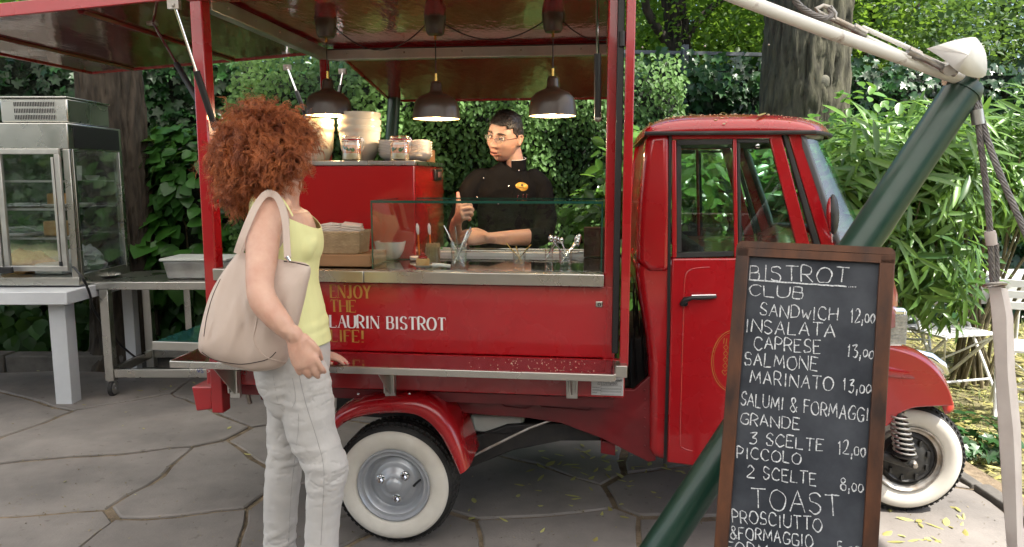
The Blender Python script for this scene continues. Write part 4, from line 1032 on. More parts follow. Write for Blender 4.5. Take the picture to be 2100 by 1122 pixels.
trunk('tree', 'thick ridged tree trunk with a pale round knot behind the cab roof', q.x, q.y+.1, .37, .34, 4.8, 'bark_green', crown=((.6, .9, 6.2), (2.6, 2.0, 1.5), 40), nleaf=2500, knot=(-pi/2+.35, 2.32, .075), ridg=.026)
kn = at(1691, 168, 6.355)
M().ball((0, 0, 0), (.050, .022, .058), 20, 12).obj('knot', pbr('pale_healed_knot', (.15, .14, .10), (.09, .085, .06), 14, rough=.8, bump=.5, bscale=30), [o for o in bpy.data.objects if o.name == 'tree.001'][0], smooth=80).location = kn-Vector((q.x, q.y+.1, 0))
for i, (u, Y, lab, cc, rr, n, ls) in enumerate((
    (1400, 9.6, 'slanting dark trunk of a bright green tree beyond the fence rail', (0, 0, 4.0), (2.6, 1.8, 2.0), 12000, .075),
    (1330, 12.5, 'thin far tree with yellow-green leaves next to the truck post', (0, 0, 4.2), (2.8, 2.2, 2.4), 11000, .10),
    (1560, 12, 'leafy tree just left of the thick knotted trunk', (.2, 0, 4.0), (2.4, 1.8, 2.2), 10000, .09),
    (1800, 10.5, 'sunlit tree behind the turnbuckle', (0, 0, 3.8), (2.4, 1.6, 1.9), 9000, .085),
    (2050, 13, 'grey-green far tree in the top right corner', (0, 0, 4.2), (3.2, 2.0, 2.6), 11000, .09),
    (90, 9.5, 'bright leafy tree above the left hatch', (0, 0, 4.0), (2.2, 1.6, 1.7), 10000, .08),
    (-150, 12.5, 'pale sunlit tree in the top left corner', (.5, 0, 4.4), (3.4, 2.0, 2.4), 10000, .10),
    (330, 12, 'pale leafy tree between the left trunk and the truck', (0, 0, 4.4), (2.6, 1.6, 2.4), 9000, .10))):
    q = at(u, 60, Y)
    ln = (-.16, 0) if i == 0 else (RNG.uniform(-.06, .06), 0)
    lim = [[(ln[0]*3, 0, 3), (-.5+ln[0]*3, -.2, 3.6), (-1.0, -.3, 4.1), (-1.5, -.2, 4.4)], [(ln[0]*3.2, 0, 3.2), (.4+ln[0]*3, .1, 3.7), (.9, .1, 4.4)]]
    trunk('tree', lab, q.x-(ln[0]*3), q.y, .20 if i in (0, 2) else .12, .12 if i in (0, 2) else .06, 5.2, 'bark', crown=(cc, rr, 55), lean=ln, nleaf=n, leafsize=ls, limbs=lim, keep=60, lmat='tree_leaf2' if i in (4, 3) else 'tree_leaf')
# distant woodland mass closing the view
def wood(name, n, box, mat, size, label=None):
    (x0, x1), (y0, y1), (z0, z1) = box
    pos = np.stack([RNG.uniform(x0, x1, n), RNG.uniform(y0, y1, n), RNG.uniform(z0, z1, n)], 1)
    o = thing(name, label, 'woodland', (0, y0, 0)) if label else None
    w = fbm(pos, .6); pos[:, 1] += w*1.2
    V, Tt = leaf_shape('kite'); R = frames(np.array([0, -.7, .7])+rn(n, .5), np.array([0, -.2, -.6])+rn(n, .6))
    vs = np.einsum('nij,kj->nki', R, V)*(size*RNG.uniform(.6, 1.4, n))[:, None, None]+pos[:, None, :]
    ts = (Tt[None]+(np.arange(n)*len(V))[:, None, None]).reshape(-1, 3)
    me = npmesh(name, vs.reshape(-1, 3), ts, MT[mat], np.repeat(np.clip(.5+w*.6+RNG.normal(0, .15, n), 0, 1), len(V)), smooth=True)
    o = link(name, me); o['kind'] = 'stuff'; return o
wood('far_foliage', 90000, ((-20, 22), (15.5, 20), (0, 9)), 'tree_leaf', .20)
# greenery behind the camera that the lacquer and glass reflect
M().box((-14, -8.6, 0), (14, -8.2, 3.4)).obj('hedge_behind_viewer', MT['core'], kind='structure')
wood('foliage_behind_viewer', 14000, ((-13, 13), (-8.1, -7.4), (0, 4.2)), 'tree_leaf2', .26)
# garden ground: litter and grass on the right
n = 16000; g0 = PX1+.2
pos = np.stack([RNG.uniform(g0, 9, n), RNG.uniform(1.5, 8, n), RNG.uniform(-.04, -.015, n)], 1)
V, Tt = leaf_shape('pod')
def flat_stuff(name, pos, kind, mat, size, flat=.25, tone=.5, parent=None):
    n = len(pos); V, Tt = leaf_shape(kind); R = frames(np.array([0, 0, 1.0])+rn(n, flat), np.array([0, 0, 0])+rn(n, 1)*np.array([1, 1, .1]))
    vs = np.einsum('nij,kj->nki', R, V)*(size*RNG.uniform(.5, 1.3, n))[:, None, None]+pos[:, None, :]
    ts = (Tt[None]+(np.arange(n)*len(V))[:, None, None]).reshape(-1, 3)
    me = npmesh(name, vs.reshape(-1, 3), ts, MT[mat], np.repeat(np.clip(RNG.normal(tone, .25, n), 0, 1), len(V)), smooth=True)
    o = link(name, me, parent); o['kind'] = 'stuff'; return o
flat_stuff('leaf_litter', pos, 'pod', 'litter', .075, .3)
n = 14000; pos = np.stack([RNG.uniform(g0, 9, n), RNG.uniform(1.5, 8, n), RNG.uniform(-.045, -.04, n)], 1)
k = fbm(pos, 1.3) > -.12; pos = pos[k]; n = len(pos)
V, Tt = leaf_shape('blade'); R = frames(rn(n, .6)+np.array([0, -1., .2]), np.array([0, 0, 1.])+rn(n, .35))
vs = np.einsum('nij,kj->nki', R, V)*RNG.uniform(.04, .10, n)[:, None, None]+pos[:, None, :]
ts = (Tt[None]+(np.arange(n)*len(V))[:, None, None]).reshape(-1, 3)
link('grass', npmesh('grass', vs.reshape(-1, 3), ts, MT['grass'], np.repeat(RNG.uniform(0, 1, n), len(V))))['kind'] = 'stuff'
n = 3500; pos = np.stack([RNG.uniform(-7, 1.8, n), RNG.uniform(5.9, 6.3, n), RNG.uniform(-.03, .03, n)], 1)
flat_stuff('leaf_litter_strip', pos, 'pod', 'litter', .06, .4, .35)
M().box((-9, 5.862, -.045), (2.2, 8, -.01)).obj('planting_bed', MT['soil'], kind='structure')
gpos = []
for q in GE:
    for k in range(5): gpos.append((q[0]+RNG.normal(0, .012), q[1]+RNG.normal(0, .012), RNG.uniform(-.008, .004)))
for k in range(2600): gpos.append((RNG.uniform(-4, PX1+.1), RNG.uniform(2.0, 5.6), .004))
flat_stuff('grit', np.array(gpos), 'kite', 'grit', .011, .3)
# low ivy patch by the front wheel
q = gp(2010, 945)
shrub('ivy_plant', 'low ivy plant growing in leaf litter beside the front wheel', 'plant', ((q.x-.16, q.x+.22), (q.y-.02, q.y+.35), (-.01, .13)), 150, 'ivy', 'ivy', .07, tone=(.7, .2), upn=1.2, core=False, keep=150)
# fallen leaves: under the truck, on the paving, on the cab
pod = [npmesh('fallen_leaf', leaf_shape('pod')[0], leaf_shape('pod')[1], MT['litter'], np.full(13, t), smooth=True) for t in (.2, .45, .7, .95)]
def fallen(p, size, lab, grp):
    o = bpy.data.objects.new('fallen_leaf', random.choice(pod)); COL.objects.link(o); o.location = p; o.scale = (size*random.uniform(.55, 1.6), size, size*random.uniform(.4, 2.2))
    o.rotation_euler = (random.uniform(-.15, .15), random.uniform(-.2, .2), random.uniform(0, 6.28)); setp(o, lab, 'leaf', grp)
for k in range(95):
    u = random.gauss(1260, 110) if k < 62 else random.uniform(950, 1470); v = random.gauss(950, 45) if k < 62 else random.uniform(900, 1110)
    if v < 885 or v > 1120: continue
    fallen(gp(u, v, .008), random.uniform(.05, .085), 'narrow yellow-green fallen leaf lying under or beside the truck', 'fallen leaves under the truck')
for u, v in ((168, 829), (254, 871), (296, 880), (466, 880), (130, 989), (276, 1015), (500, 930), (255, 845), (280, 800), (330, 797), (350, 790), (395, 783), (75, 760), (150, 757)):
    fallen(gp(u, v, .008), random.uniform(.035, .06), 'small yellow fallen leaf on the open paving at the left', 'fallen leaves on the left paving')
for k in range(26):
    fallen(gp(random.uniform(1820, 1990), random.uniform(1030, 1115), .008), random.uniform(.05, .09), 'yellow fallen leaf on the paving in front of the white-walled front wheel', 'fallen leaves by the front wheel')
for u, v, s in ((1560, 252, .10), (1490, 262, .07), (1345, 275, .08), (1420, 268, .05)):
    i_ = (P(u, v, CY0).x-rx0)/(rx1-rx0); j_ = .10; p = tw(Vector(dome(i_, j_)))+Vector((0, -.0, .012))
    fallen(p, s, {1560: 'long yellow fallen leaf at the front of the red cab roof', 1490: 'yellow fallen leaf in the middle edge of the cab roof', 1345: 'yellow fallen leaf at the rear corner of the cab roof', 1420: 'short yellow fallen leaf near the rear of the cab roof'}[u], None)
# ------------------------------------------------------------------ tent: canopy, pole, arm, fittings
pt, pb = at(1982, 172, 2.22), gp(1175, 1330); pb = at(1180, 1320, 2.08); pb.z = 0
pole = thing('tent_pole', 'thick dark green slanting pole passing behind the menu board', 'pole', pb)
dz = (pt-pb)
pr = M().tube([(0, 0, 0), dz*.33, dz*.66, dz*.985], .053, 40); pr.obj('pole_tube', MT['green_pole'], pole, smooth=50)
ax = dz.normalized()
M().tube([dz*.985, dz*.99, dz*1.0], [.056, .056, .050], 40).obj('end_cap', MT['green_pole'], pole, smooth=40)
M().box((-.12, -.12, 0), (.12, .12, .012)).obj('base_plate', MT['green_pole'], pole, bevel=.004)
M().tube([dz*.985+Vector((-.05, 0, .035)), dz*1.0+Vector((.03, 0, .02))], .014, 12).obj('end_fitting', MT['galv'], pole)
def beam(name, lab, cat, pts, r, mat, n=16, group=None):
    b = Vector(pts[0]); o = M().tube([Vector(p)-b for p in pts], r, n).obj(name, MT[mat], smooth=60); o.location = b
    return setp(o, lab, cat, group)
beam('support_beam', 'weathered white steel arm running down to the top of the green pole', 'beam', [at(1978, 166, 2.20), at(1843, 117, 2.14), at(1700, 66, 2.06), at(1514, -4, 1.96), at(1380, -56, 1.9), Vector((-.9, 1.45, 3.62))], .0175, 'arm_white', 24)
# turnbuckle
tbk = thing('turnbuckle', 'rusty galvanised turnbuckle stretched above the white arm', 'turnbuckle', at(1830, 80, 2.13))
o0 = at(1830, 80, 2.13)
def Q(u, v, Y=2.13): return at(u, v, Y)-o0
ring = []
for k in range(20):
    a = 2*pi*k/20; ring.append(Q(1695, 22)+Vector((.030*cos(a), .004, .016*sin(a))))
ringm = [Q(1712, 42), Q(1700, 36), Q(1680, 26), Q(1674, 18), Q(1688, 12), Q(1704, 16), Q(1713, 28), Q(1712, 42), Q(1735, 50), Q(1760, 60)]
M().tube(ringm, .0062, 10).obj('hook', MT['galv'], tbk, smooth=70)
M().tube([Q(1712, 40), Q(1758, 62)], .0085, 12).obj('threaded_rod', MT['galv'], tbk)
M().tube([Q(1750, 56), Q(1775, 70)], [.0125, .0125], 12).obj('end_nut', MT['galv'], tbk, smooth=40)
M().tube([Q(1768, 56), Q(1885, 108)], .0065, 10).obj('body_bar', MT['arm_white'], tbk)
M().tube([Q(1776, 76), Q(1868, 118)], .0065, 10).obj('body_bar', MT['arm_white'], tbk)
M().tube([Q(1862, 104), Q(1885, 115)], .014, 12).obj('end_nut', MT['galv'], tbk, smooth=40)
M().tube([Q(1880, 112), Q(1960, 150)], [.0095, .012], 12).obj('threaded_rod', MT['galv'], tbk)
M().tube([Q(1935, 138, 2.17), Q(1948, 144, 2.1)], .016, 14).obj('pivot_pin', MT['galv'], tbk)
def cable(name, lab, pts, r, group=None, par=None, nst=6):
    """laid steel cable: twisted strands round the line"""
    b = Vector(pts[0]); P_ = smooth3([Vector(p)-b for p in pts], 10); m = M(); L = 0; S = [0]
    for i in range(1, len(P_)): L += (P_[i]-P_[i-1]).length; S.append(L)
    # resample
    step = r*1.1; n = max(8, int(L/step)); pts2 = []; j = 0
    for k in range(n+1):
        s = L*k/n
        while j < len(S)-2 and S[j+1] < s: j += 1
        t = (s-S[j])/max(1e-6, S[j+1]-S[j]); pts2.append(P_[j].lerp(P_[j+1], min(1, t)))
    for q in range(nst):
        line = []
        for k, p in enumerate(pts2):
            tg = (pts2[min(k+1, n)]-pts2[max(k-1, 0)]).normalized(); a = tg.cross(Vector((0, 1, .1))).normalized(); c = a.cross(tg); an = 2*pi*q/nst+k*step/(r*11)*2*pi
            line.append(p+(a*cos(an)+c*sin(an))*r*.62)
        m.tube(line, r*.42, 5)
    o = m.obj(name, MT['rope'], par, smooth=80); o['kind'] = 'stuff' if par else 'thing'; o.location = b
    if not par: setp(o, lab, 'cable', group)
    return o
cable('steel_cable', 'doubled steel cable hanging from the pole top with a crimped sleeve', [at(1620, -25, 2.08), at(1636, 8, 2.1), at(1660, 26, 2.12), at(1690, 38, 2.12), at(1706, 30, 2.13), at(1700, 14, 2.13)], .009).__setitem__('label', 'short steel cable looped through the turnbuckle hook at the top edge')
c1 = cable('steel_cable', 'steel cable running from the pole top straight down to the white strap', [at(1990, 150, 2.18), at(2000, 210, 2.19), at(2012, 300, 2.2), at(2026, 420, 2.22), at(2033, 520, 2.23), at(2036, 575, 2.24), at(2044, 572, 2.24), at(2042, 500, 2.235)], .009)
c2 = cable('steel_cable', 'steel cable running from the pole top out to the right edge', [at(1996, 150, 2.2), at(2012, 240, 2.2), at(2040, 330, 2.18), at(2080, 425, 2.16), at(2130, 540, 2.14)], .0095)
def tubething(name, lab, cat, pts, r, mat, n=20):
    b = Vector(pts[0]); o = M().tube([Vector(p)-b for p in pts], r, n).obj(name, MT[mat], smooth=45); o.location = b; return setp(o, lab, cat)
tubething('crimp_sleeve', 'bright metal sleeve clamping the two steel cables together', 'cable sleeve', [at(2002, 225, 2.19), at(2006, 255, 2.19)], [.017, .017], 'alu')
tubething('whipping', 'white tape wrapped round the middle of the hanging steel cable', 'tape', [at(2030, 474, 2.225), at(2031, 482, 2.225), at(2034, 502, 2.225)], [.014, .0165, .015], 'webbing')
sh = [Vector((.028*cos(a), -.004, .030*sin(a))) for a in [2*pi*k/16 for k in range(16)]]
o = M().tube(sh, .0055, 8, closed=True).obj('shackle', MT['galv'], smooth=70); o.location = at(2040, 582, 2.24); o.rotation_euler = (radians(70), 0, 0); setp(o, 'small galvanised shackle joining the cable to the white strap', 'shackle')
# strap
sp_ = [(2028, 590, 2066, 592), (2035, 650, 2078, 650), (2042, 760, 2082, 760), (2048, 880, 2094, 880), (2056, 1000, 2096, 1000), (2066, 1122, 2100, 1122), (2072, 1190, 2108, 1190)]
b = at(2040, 590, 2.24); m = M(); rings = []
dens_ = []
for i in range(len(sp_)-1):
    for k in range(6): t = k/6; dens_.append(tuple(sp_[i][a]*(1-t)+sp_[i+1][a]*t for a in range(4)))
dens_.append(sp_[-1])
for i, (ua, va, ub, vb) in enumerate(dens_):
    Yc = 2.24-.12*i/len(dens_); wv = .002*sin(i*.55)
    l, r_ = at(ua, va, Yc+.01), at(ub, vb, Yc+.02); mi = at(ua*.36+ub*.64+1.5*sin(i*.35), va, Yc-.016+wv)
    rings.append([l-b, mi-b, r_-b, r_-b+Vector((0, .003, 0)), mi-b+Vector((0, .003, 0)), l-b+Vector((0, .003, 0))])
o = m.loft(rings).obj('webbing_strap', MT['webbing'], smooth=25); o.location = b; setp(o, 'wide off-white webbing strap folded lengthwise hanging from the shackle', 'strap')
# fabric corner on the pole top
b = at(1975, 120, 2.2)
K = [at(1900, 100, 2.14), at(1940, 88, 2.10), at(1992, 77, 2.12), at(2006, 84, 2.16), at(2021, 112, 2.2), at(2020, 155, 2.2), at(1992, 158, 2.12), at(1962, 145, 2.08), at(1935, 122, 2.1)]
m = M(); cpt = at(1985, 113, 2.06)-b; m.fix = False
kk = smooth3([q-b for q in K]+[K[0]-b], 3); n = len(kk)
m.add([cpt]+kk, [(0, i+1, (i+1) % n+1) for i in range(n)])

o = m.obj('canvas_corner', MT['cloth_white'], smooth=25); o.modifiers.new('s', 'SOLIDIFY').thickness = .002; o.location = b; setp(o, 'folded white canvas corner of the tent on top of the green pole', 'tent corner')
# canvas roof overhead
def cnv(i, j):
    x = -8+11.6*i; y = -4.2+8.1*j; z = 3.25+1.5*(1-abs(2*i-1)**1.5)*(1-abs(2*j-1)**1.5)+.1*sin(i*22)*sin(j*9)*.3
    return (x, y, z)
m = M(); m.fix = False; o = m.grid(cnv, 40, 30).obj('tent_canopy', MT['canvas'], smooth=80); setp(o, 'pale tent canopy stretched overhead', 'tent')
m = M(); m.fix = False; m.grid(lambda i, j: (-8+7.7*i, 3.88+2.6*j, 3.235+.25*sin(pi*j)*sin(pi*i)), 24, 10).obj('added_shade_sheet', MT['canvas'], o, smooth=80)  # unseen sheet added to shade the trunk and hedge at the left
# second pole far behind
b = gp(760, 640); b = Vector((at(785, 290, 5.3).x-.1, 5.25, 0)); tp_ = at(801, 200, 5.35)-b
o = M().tube([(0, 0, 0), tp_*1.0+Vector((.08, .02, .6))], .045, 24).obj('tent_pole', MT['green_pole'], smooth=50); o.location = b; setp(o, 'dark green pole seen through the truck beside the stacked bowls', 'pole')

# ------------------------------------------------------------------ menu board
A = at(1512, 495, 2.05); B = at(1836, 510, 1.905); C_ = at(1465, 1122, 1.88)
bx = (B-A).normalized(); bd = (C_-A); bd = (bd-bx*bd.dot(bx)).normalized(); bn = bx.cross(bd).normalized()
if bn.y > 0: bn = -bn      # towards the viewer
def bq(u, v):
    r = ray(u, v); o = Vector((0, 0, HC))-A; t = -o.dot(bn)/r.dot(bn); q = o+r*t; return (q.dot(bx), q.dot(bd))
bwid = (B-A).length; Lb = A.z/(-bd.z)
bt_ = thing('menu_board', 'black chalkboard menu in a stained wooden frame with prices, standing before the truck door', 'chalkboard', (A+bx*bwid/2+bd*Lb))
bo = bt_.location.copy()
def bp(s, t, h=0): return A+bx*s+bd*t+bn*h-bo
def bbox(s0, s1, t0, t1, h0, h1, name, mat, par=None, bev=.003):
    q0 = [bp(s0, t0, h0), bp(s1, t0, h0), bp(s1, t1, h0), bp(s0, t1, h0)]; q1 = [bp(s0, t0, h1), bp(s1, t0, h1), bp(s1, t1, h1), bp(s0, t1, h1)]
    return M().hexa(q0, q1).obj(name, MT[mat], par or bt_, bevel=bev, seg=3)
fwd = .036
bbox(0, fwd, .018, Lb, -.012, .016, 'frame_side', 'wood'); bbox(bwid-fwd, bwid, .018, Lb, -.012, .016, 'frame_side', 'wood')
# top rail with rounded corners
rr = .018; tp2 = []
for k in range(7): a = pi+pi/2*k/6; tp2.append((rr+rr*cos(a), rr+rr*sin(a)))
for k in range(7): a = 1.5*pi+pi/2*k/6; tp2.append((bwid-rr+rr*cos(a), rr+rr*sin(a)))
tp2 += [(bwid, .0178), (bwid-.0002, .0415), (.0002, .0415), (0, .0178)]
M().prism([bp(s, t, -.012) for s, t in tp2], bn*.028).obj('frame_top', MT['wood'], bt_, bevel=.003, seg=3)
bbox(fwd+.0005, bwid-fwd-.0005, Lb-.16, Lb-.11, -.012, .016, 'frame_bottom', 'wood')
bbox(fwd-.004, bwid-fwd+.004, .038, Lb-.115, -.008, .002, 'slate', 'board', bev=0)
# rear leaf of the A-board
q = [bp(.01, .05, -.02), bp(.04, .05, -.02), bp(bwid-.01, .05, -.02), bp(bwid-.04, .05, -.02)]
for s in (.11, bwid-.07):
    a = bp(s, .06, -.035); M().prism([a, a+bx*.03, a+bx*.03-bn*.02, a-bn*.02], Vector((0, .34, -(A.z-.07)))-Vector((0, 0, 0))).obj('rear_leg', MT['wood'], bt_)
def zb(x, y): return bq(1450+x/1.749, 480+y/1.749)
CH = 0
def chalk(txt, x0, y0, x1, y1, h, jit=.05, wd=.0031):
    global CH
    a = zb(x0, y0); b = zb(x1, y1); up = .5*h/1.749/ (bq(1600, 801)[1]-bq(1600, 800)[1])**-1
    hh = h/1.749*(bq(1640, 801)[1]-bq(1640, 800)[1]); L = sqrt((b[0]-a[0])**2+(b[1]-a[1])**2); dx, dy = (b[0]-a[0])/L, (b[1]-a[1])/L
    tot = sum((WID.get(c, .75)*(1.05 if c not in ' ' else 1)+.24) for c in txt)-.24; s = L/tot; x = 0; m = M(); m.fix = False
    for c in txt:
        w = WID.get(c, .75)*1.05*s; lc = c.upper(); sc = 1.0; jy = random.uniform(-.06, .06); sl = random.uniform(-.08, .08)
        if c != ' ':
            if c.islower(): sc = .72
            if c == ',' : sc = 1.4
            for st in GL[lc]:
                pts = [(p[0]+random.uniform(-jit, jit)*.8+(p[1]*sl), p[1]*sc+random.uniform(-jit, jit)+jy) for p in st]
                if lc in ROUND or c == '1': pts = smooth_line(pts, 5)
                else: pts = [tuple(pts[i][a]+(pts[i+1][a]-pts[i][a])*k/4+random.uniform(-.012, .012)*(k > 0) for a in range(2)) for i in range(len(pts)-1) for k in range(4)]+[pts[-1]]
                pts = [(x+p[0]*w, p[1]*hh) for p in pts]
                CH += 1; lf = .0026+(CH % 40)*.00004; ph = random.random()*9
                ribbon(m, pts, lambda ax, ay, t, cr, ph=ph: wd*(.85+.32*sin(t*9+ph)+.12*sin(t*31+ph*2)), lambda X, Y, hz: bp(a[0]+X*dx+Y*dy, a[1]+X*dy-Y*dx, hz), lf)
        x += w+.24*s
    m.obj('chalk_writing', MT['chalk'], bt_, smooth=0)
for row in (('BISTROT', 152, 163, 505, 178, 55), ('CLUB', 150, 222, 343, 232, 42), ('SANDwICH', 190, 293, 467, 312, 45), ('12,00', 514, 314, 600, 321, 48), ('INSALATA', 138, 350, 458, 372, 48), ('CAPRESE', 168, 412, 407, 427, 46), ('13,00', 502, 437, 597, 446, 42),
            ('SALMONE', 134, 470, 396, 492, 48), ('MARINATO', 155, 534, 452, 562, 46), ('13,00', 487, 564, 588, 572, 44), ('SALUMI & FORMAGGI', 120, 610, 576, 672, 46), ('GRANDE', 119, 680, 332, 703, 42), ('3 SCELTE', 150, 750, 415, 780, 42), ('12,00', 470, 789, 568, 797, 48),
            ('PICCOLO', 108, 803, 337, 825, 40), ('2 SCELTE', 144, 870, 390, 900, 42), ('8,00', 478, 918, 560, 925, 42), ('TOAST', 160, 980, 478, 1010, 70), ('PROSCIUTTO', 92, 1033, 412, 1065, 44), ('&FORMAGGIO', 85, 1088, 380, 1122, 42), ('FORM', 72, 1145, 220, 1158, 42), ('5,00', 468, 1140, 548, 1146, 38)):
    chalk(*row)
m = M(); m.fix = False
pts = [zb(150+350*k/20, 165+24*k/20+random.uniform(-1, 1)) for k in range(21)]; ribbon(m, pts, lambda *a: .0038, lambda X, Y, hz: bp(X, Y, hz), .0045)
for k in range(5): q = [zb(507+k*6, 190), zb(510+k*6, 190.5)]; ribbon(m, q, lambda *a: .003, lambda X, Y, hz: bp(X, Y, hz), .0046)
m.obj('chalk_underline', MT['chalk'], bt_, smooth=0)

# ------------------------------------------------------------------ left: white table, display cabinet, steel table
def lbox(o, name, a, b, mat, bev=.003, par=None, **k):
    L = o.location; return M().box(Vector(a)-L, Vector(b)-L).obj(name, MT[mat], par or o, bevel=bev, **k)
wt = thing('white_table', 'white painted metal table carrying the glass display cabinet', 'table', (-3.5, 5.2, 0))
ZT1 = .80; xr_ = -2.66
def atz(u, v, z): return gp(u, v, z)
fx0 = at(104, 700, 4.82).x; fx1 = at(138, 700, 4.82).x
lbox(wt, 'tabletop', (-5.2, 4.66, ZT1-.085), (fx1+.12, 5.62, ZT1), 'white_metal', .006)
lbox(wt, 'leg', (fx0, 4.82, 0), (fx1, 4.93, ZT1-.086), 'white_metal', .004)
qx = at(268, 700, 5.5).x; lbox(wt, 'leg', (fx1+.02, 5.50, 0), (fx1+.10, 5.58, ZT1-.086), 'white_metal', .004)
lbox(wt, 'leg', (-5.1, 4.82, 0), (-5.0, 4.93, ZT1-.086), 'white_metal', .004); lbox(wt, 'leg', (-5.1, 5.50, 0), (-5.0, 5.58, ZT1-.086), 'white_metal', .004)
dc = thing('display_cabinet', 'stainless steel glass-doored food display cabinet standing on the white table', 'display cabinet', (-3.6, 5.2, ZT1))
Yf = 4.86; Yb = 5.52; X1 = at(150, 420, Yf).x; X0 = X1-1.25; Zb = ZT1+.012; Zt = at(150, 252, Yf).z
cd = lambda *a, **k: lbox(dc, *a, **k)
cd('base', (X0, Yf, Zb), (X1, Yb, Zb+.055), 'steel'); zh = at(100, 306, Yf).z
cd('header', (X0, Yf, zh), (X1, Yb, Zt), 'steel', .006)
cd('side_shade_panel', (X1+.001, Yf+.06, zh+.01), (X1+.006, Yb-.04, Zt-.012), 'black', .002)
cd('back_panel', (X0, Yb-.02, Zb+.056), (X1, Yb, zh-.001), 'glass', 0)
for yy in (Yf, Yb-.04): cd('corner_column', (X1-.045, yy, Zb+.056), (X1, yy+.04, zh-.001), 'steel', .004)
cd('side_glass', (X1-.004, Yf+.041, Zb+.056), (X1-.001, Yb-.041, zh-.001), 'cab_glass', 0)
m = M(); 
for a, b in (((X1+.001, Yf+.03, Zb+.05), (X1+.008, Yf+.055, zh)), ((X1+.001, Yb-.06, Zb+.05), (X1+.008, Yb-.035, zh)), ((X1+.001, Yf+.056, Zb+.05), (X1+.008, Yb-.061, Zb+.075))):
    cd('side_trim', a, b, 'steel', .002)
dx0, dx1 = at(2, 400, Yf).x, at(132, 400, Yf).x; dzt, dzb = at(60, 305, Yf-.02).z, at(60, 556, Yf-.02).z
dzb = max(dzb, Zb+.03)
for x0, x1, nm in ((dx0, dx1, 'door'), (dx0-.50, dx0-.012, 'door')):
    d = cd(nm, (x0, Yf-.028, dzt-.035), (x1, Yf-.002, dzt), 'alu', .003)
    w = .035
    for a, b in (((x0, Yf-.028, dzb), (x1, Yf-.002, dzb+w)), ((x0, Yf-.028, dzb+w+.0005), (x0+w, Yf-.002, dzt-w-.0005)), ((x1-w, Yf-.028, dzb+w+.0005), (x1, Yf-.002, dzt-w-.0005))):
        M().box(Vector(a)-dc.location, Vector(b)-dc.location).obj('door_frame', MT['alu'], d, bevel=.003)
    M().box(Vector((x0+w, Yf-.016, dzb+w))-dc.location, Vector((x1-w, Yf-.012, dzt-w))-dc.location).obj('door_glass', MT['cab_glass'], d)
    M().box(Vector((x1-w-.018, Yf-.034, dzb+w+.02))-dc.location, Vector((x1-w-.002, Yf-.020, dzt-w-.02))-dc.location).obj('handle_strip', MT['alu'], d, bevel=.002)
    M().box(Vector((x1-w-.016, Yf-.036, dzb+w))-dc.location, Vector((x1-w+.004, Yf-.02, dzb+w+.03))-dc.location).obj('hinge', MT['black'], d, bevel=.002)
cd('bar_handle', at(-40, 556, Yf-.06)-Vector((0, 0, .012)), at(22, 548, Yf-.09)+Vector((0, 0, .0)), 'black', .006)
for z, u in ((at(60, 490, Yf).z, 0), (at(60, 430, Yf).z, 1), (at(60, 372, Yf).z, 2)):
    m = M()
    for k in range(24): x = X0+.05+k*(X1-X0-.1)/23; m.tube([Vector((x, Yf+.03, z))-dc.location, Vector((x, Yb-.04, z))-dc.location], .002, 5)
    s = cd('wire_shelf', (X0+.02, Yf+.02, z-.007), (X1-.05, Yf+.026, z+.007), 'alu', .001)
    m.obj('shelf_wires', MT['chrome'], s, kind='stuff'); M().box(Vector((X0+.02, Yb-.05, z-.005))-dc.location, Vector((X1-.05, Yb-.044, z+.005))-dc.location).obj('rear_rail', MT['chrome'], s)
    M().box(Vector((X1-.052, Yf+.027, z-.004))-dc.location, Vector((X1-.047, Yb-.05, z+.004))-dc.location).obj('side_rail', MT['chrome'], s)
u0, u1 = at(5, 250, Yf+.05), at(138, 200, Yf+.05); zt2 = at(70, 202, Yf+.05).z
ub = cd('cooling_unit', (u0.x, Yf+.04, Zt+.006), (u1.x, Yb-.12, zt2), 'steel', .008)
cd('unit_lid', (u0.x-.012, Yf+.025, zt2+.001), (u1.x+.006, Yb-.11, zt2+.012), 'steel', .003)
for k in range(3):
    zz = Zt+.025+k*.042; q0, q1 = at(28, 240, Yf+.03).x, at(112, 240, Yf+.03).x
    m = M(); m.box(Vector((q0, Yf+.0385, zz))-dc.location, Vector((q1, Yf+.0395, zz+.028))-dc.location); m.obj('vent_louvre', MT['dark'], ub)
    m = M()
    for j in range(26): x = q0+(q1-q0)*j/25; m.box(Vector((x-.0014, Yf+.036, zz))-dc.location, Vector((x+.0014, Yf+.0384, zz+.028))-dc.location)
    m.obj('vent_mesh', MT['alu'], ub, kind='stuff')
# contents of the cabinet
shz = [Zb+.056, at(60, 490, Yf).z+.006, at(60, 430, Yf).z+.006, at(60, 372, Yf).z+.006]
def simple(name, lab, cat, m, mat, loc, rz=0, group=None, smooth=40, bevel=0):
    o = m.obj(name, MT[mat], None, bevel=bevel, smooth=smooth); o.location = loc; o.rotation_euler = (0, 0, rz); return setp(o, lab, cat, group)
def lump(rx, ry, rz, a=.25, s=2.3, seed=0, nu=26, nv=16):
    m = M(); m.ball((0, 0, 0), 1, nu, nv); m.fix = False
    m.v = [(v[0]*rx*(1+a*noise.noise(Vector(v)*s+Vector((seed, 0, 0)))), v[1]*ry*(1+a*noise.noise(Vector(v)*s+Vector((seed, 5, 0)))), max(-.55, v[2])*rz*(1+a*noise.noise(Vector(v)*s+Vector((seed, 0, 7))))+.55*rz) for v in m.v]; return m
def dish(w, d, h, z0=0):
    m = M(); m.fix = False
    for sc, t in ((1, 1),):
        m.lathe([(0.001, 0), (w*.62, 0), (w*.9, h*.6), (w, h), (w*.97, h), (w*.86, h*.55), (w*.6, .003), (.001, .003)], 30)
    m.v = [(v[0], v[1]*d/w, v[2]) for v in m.v]; return m
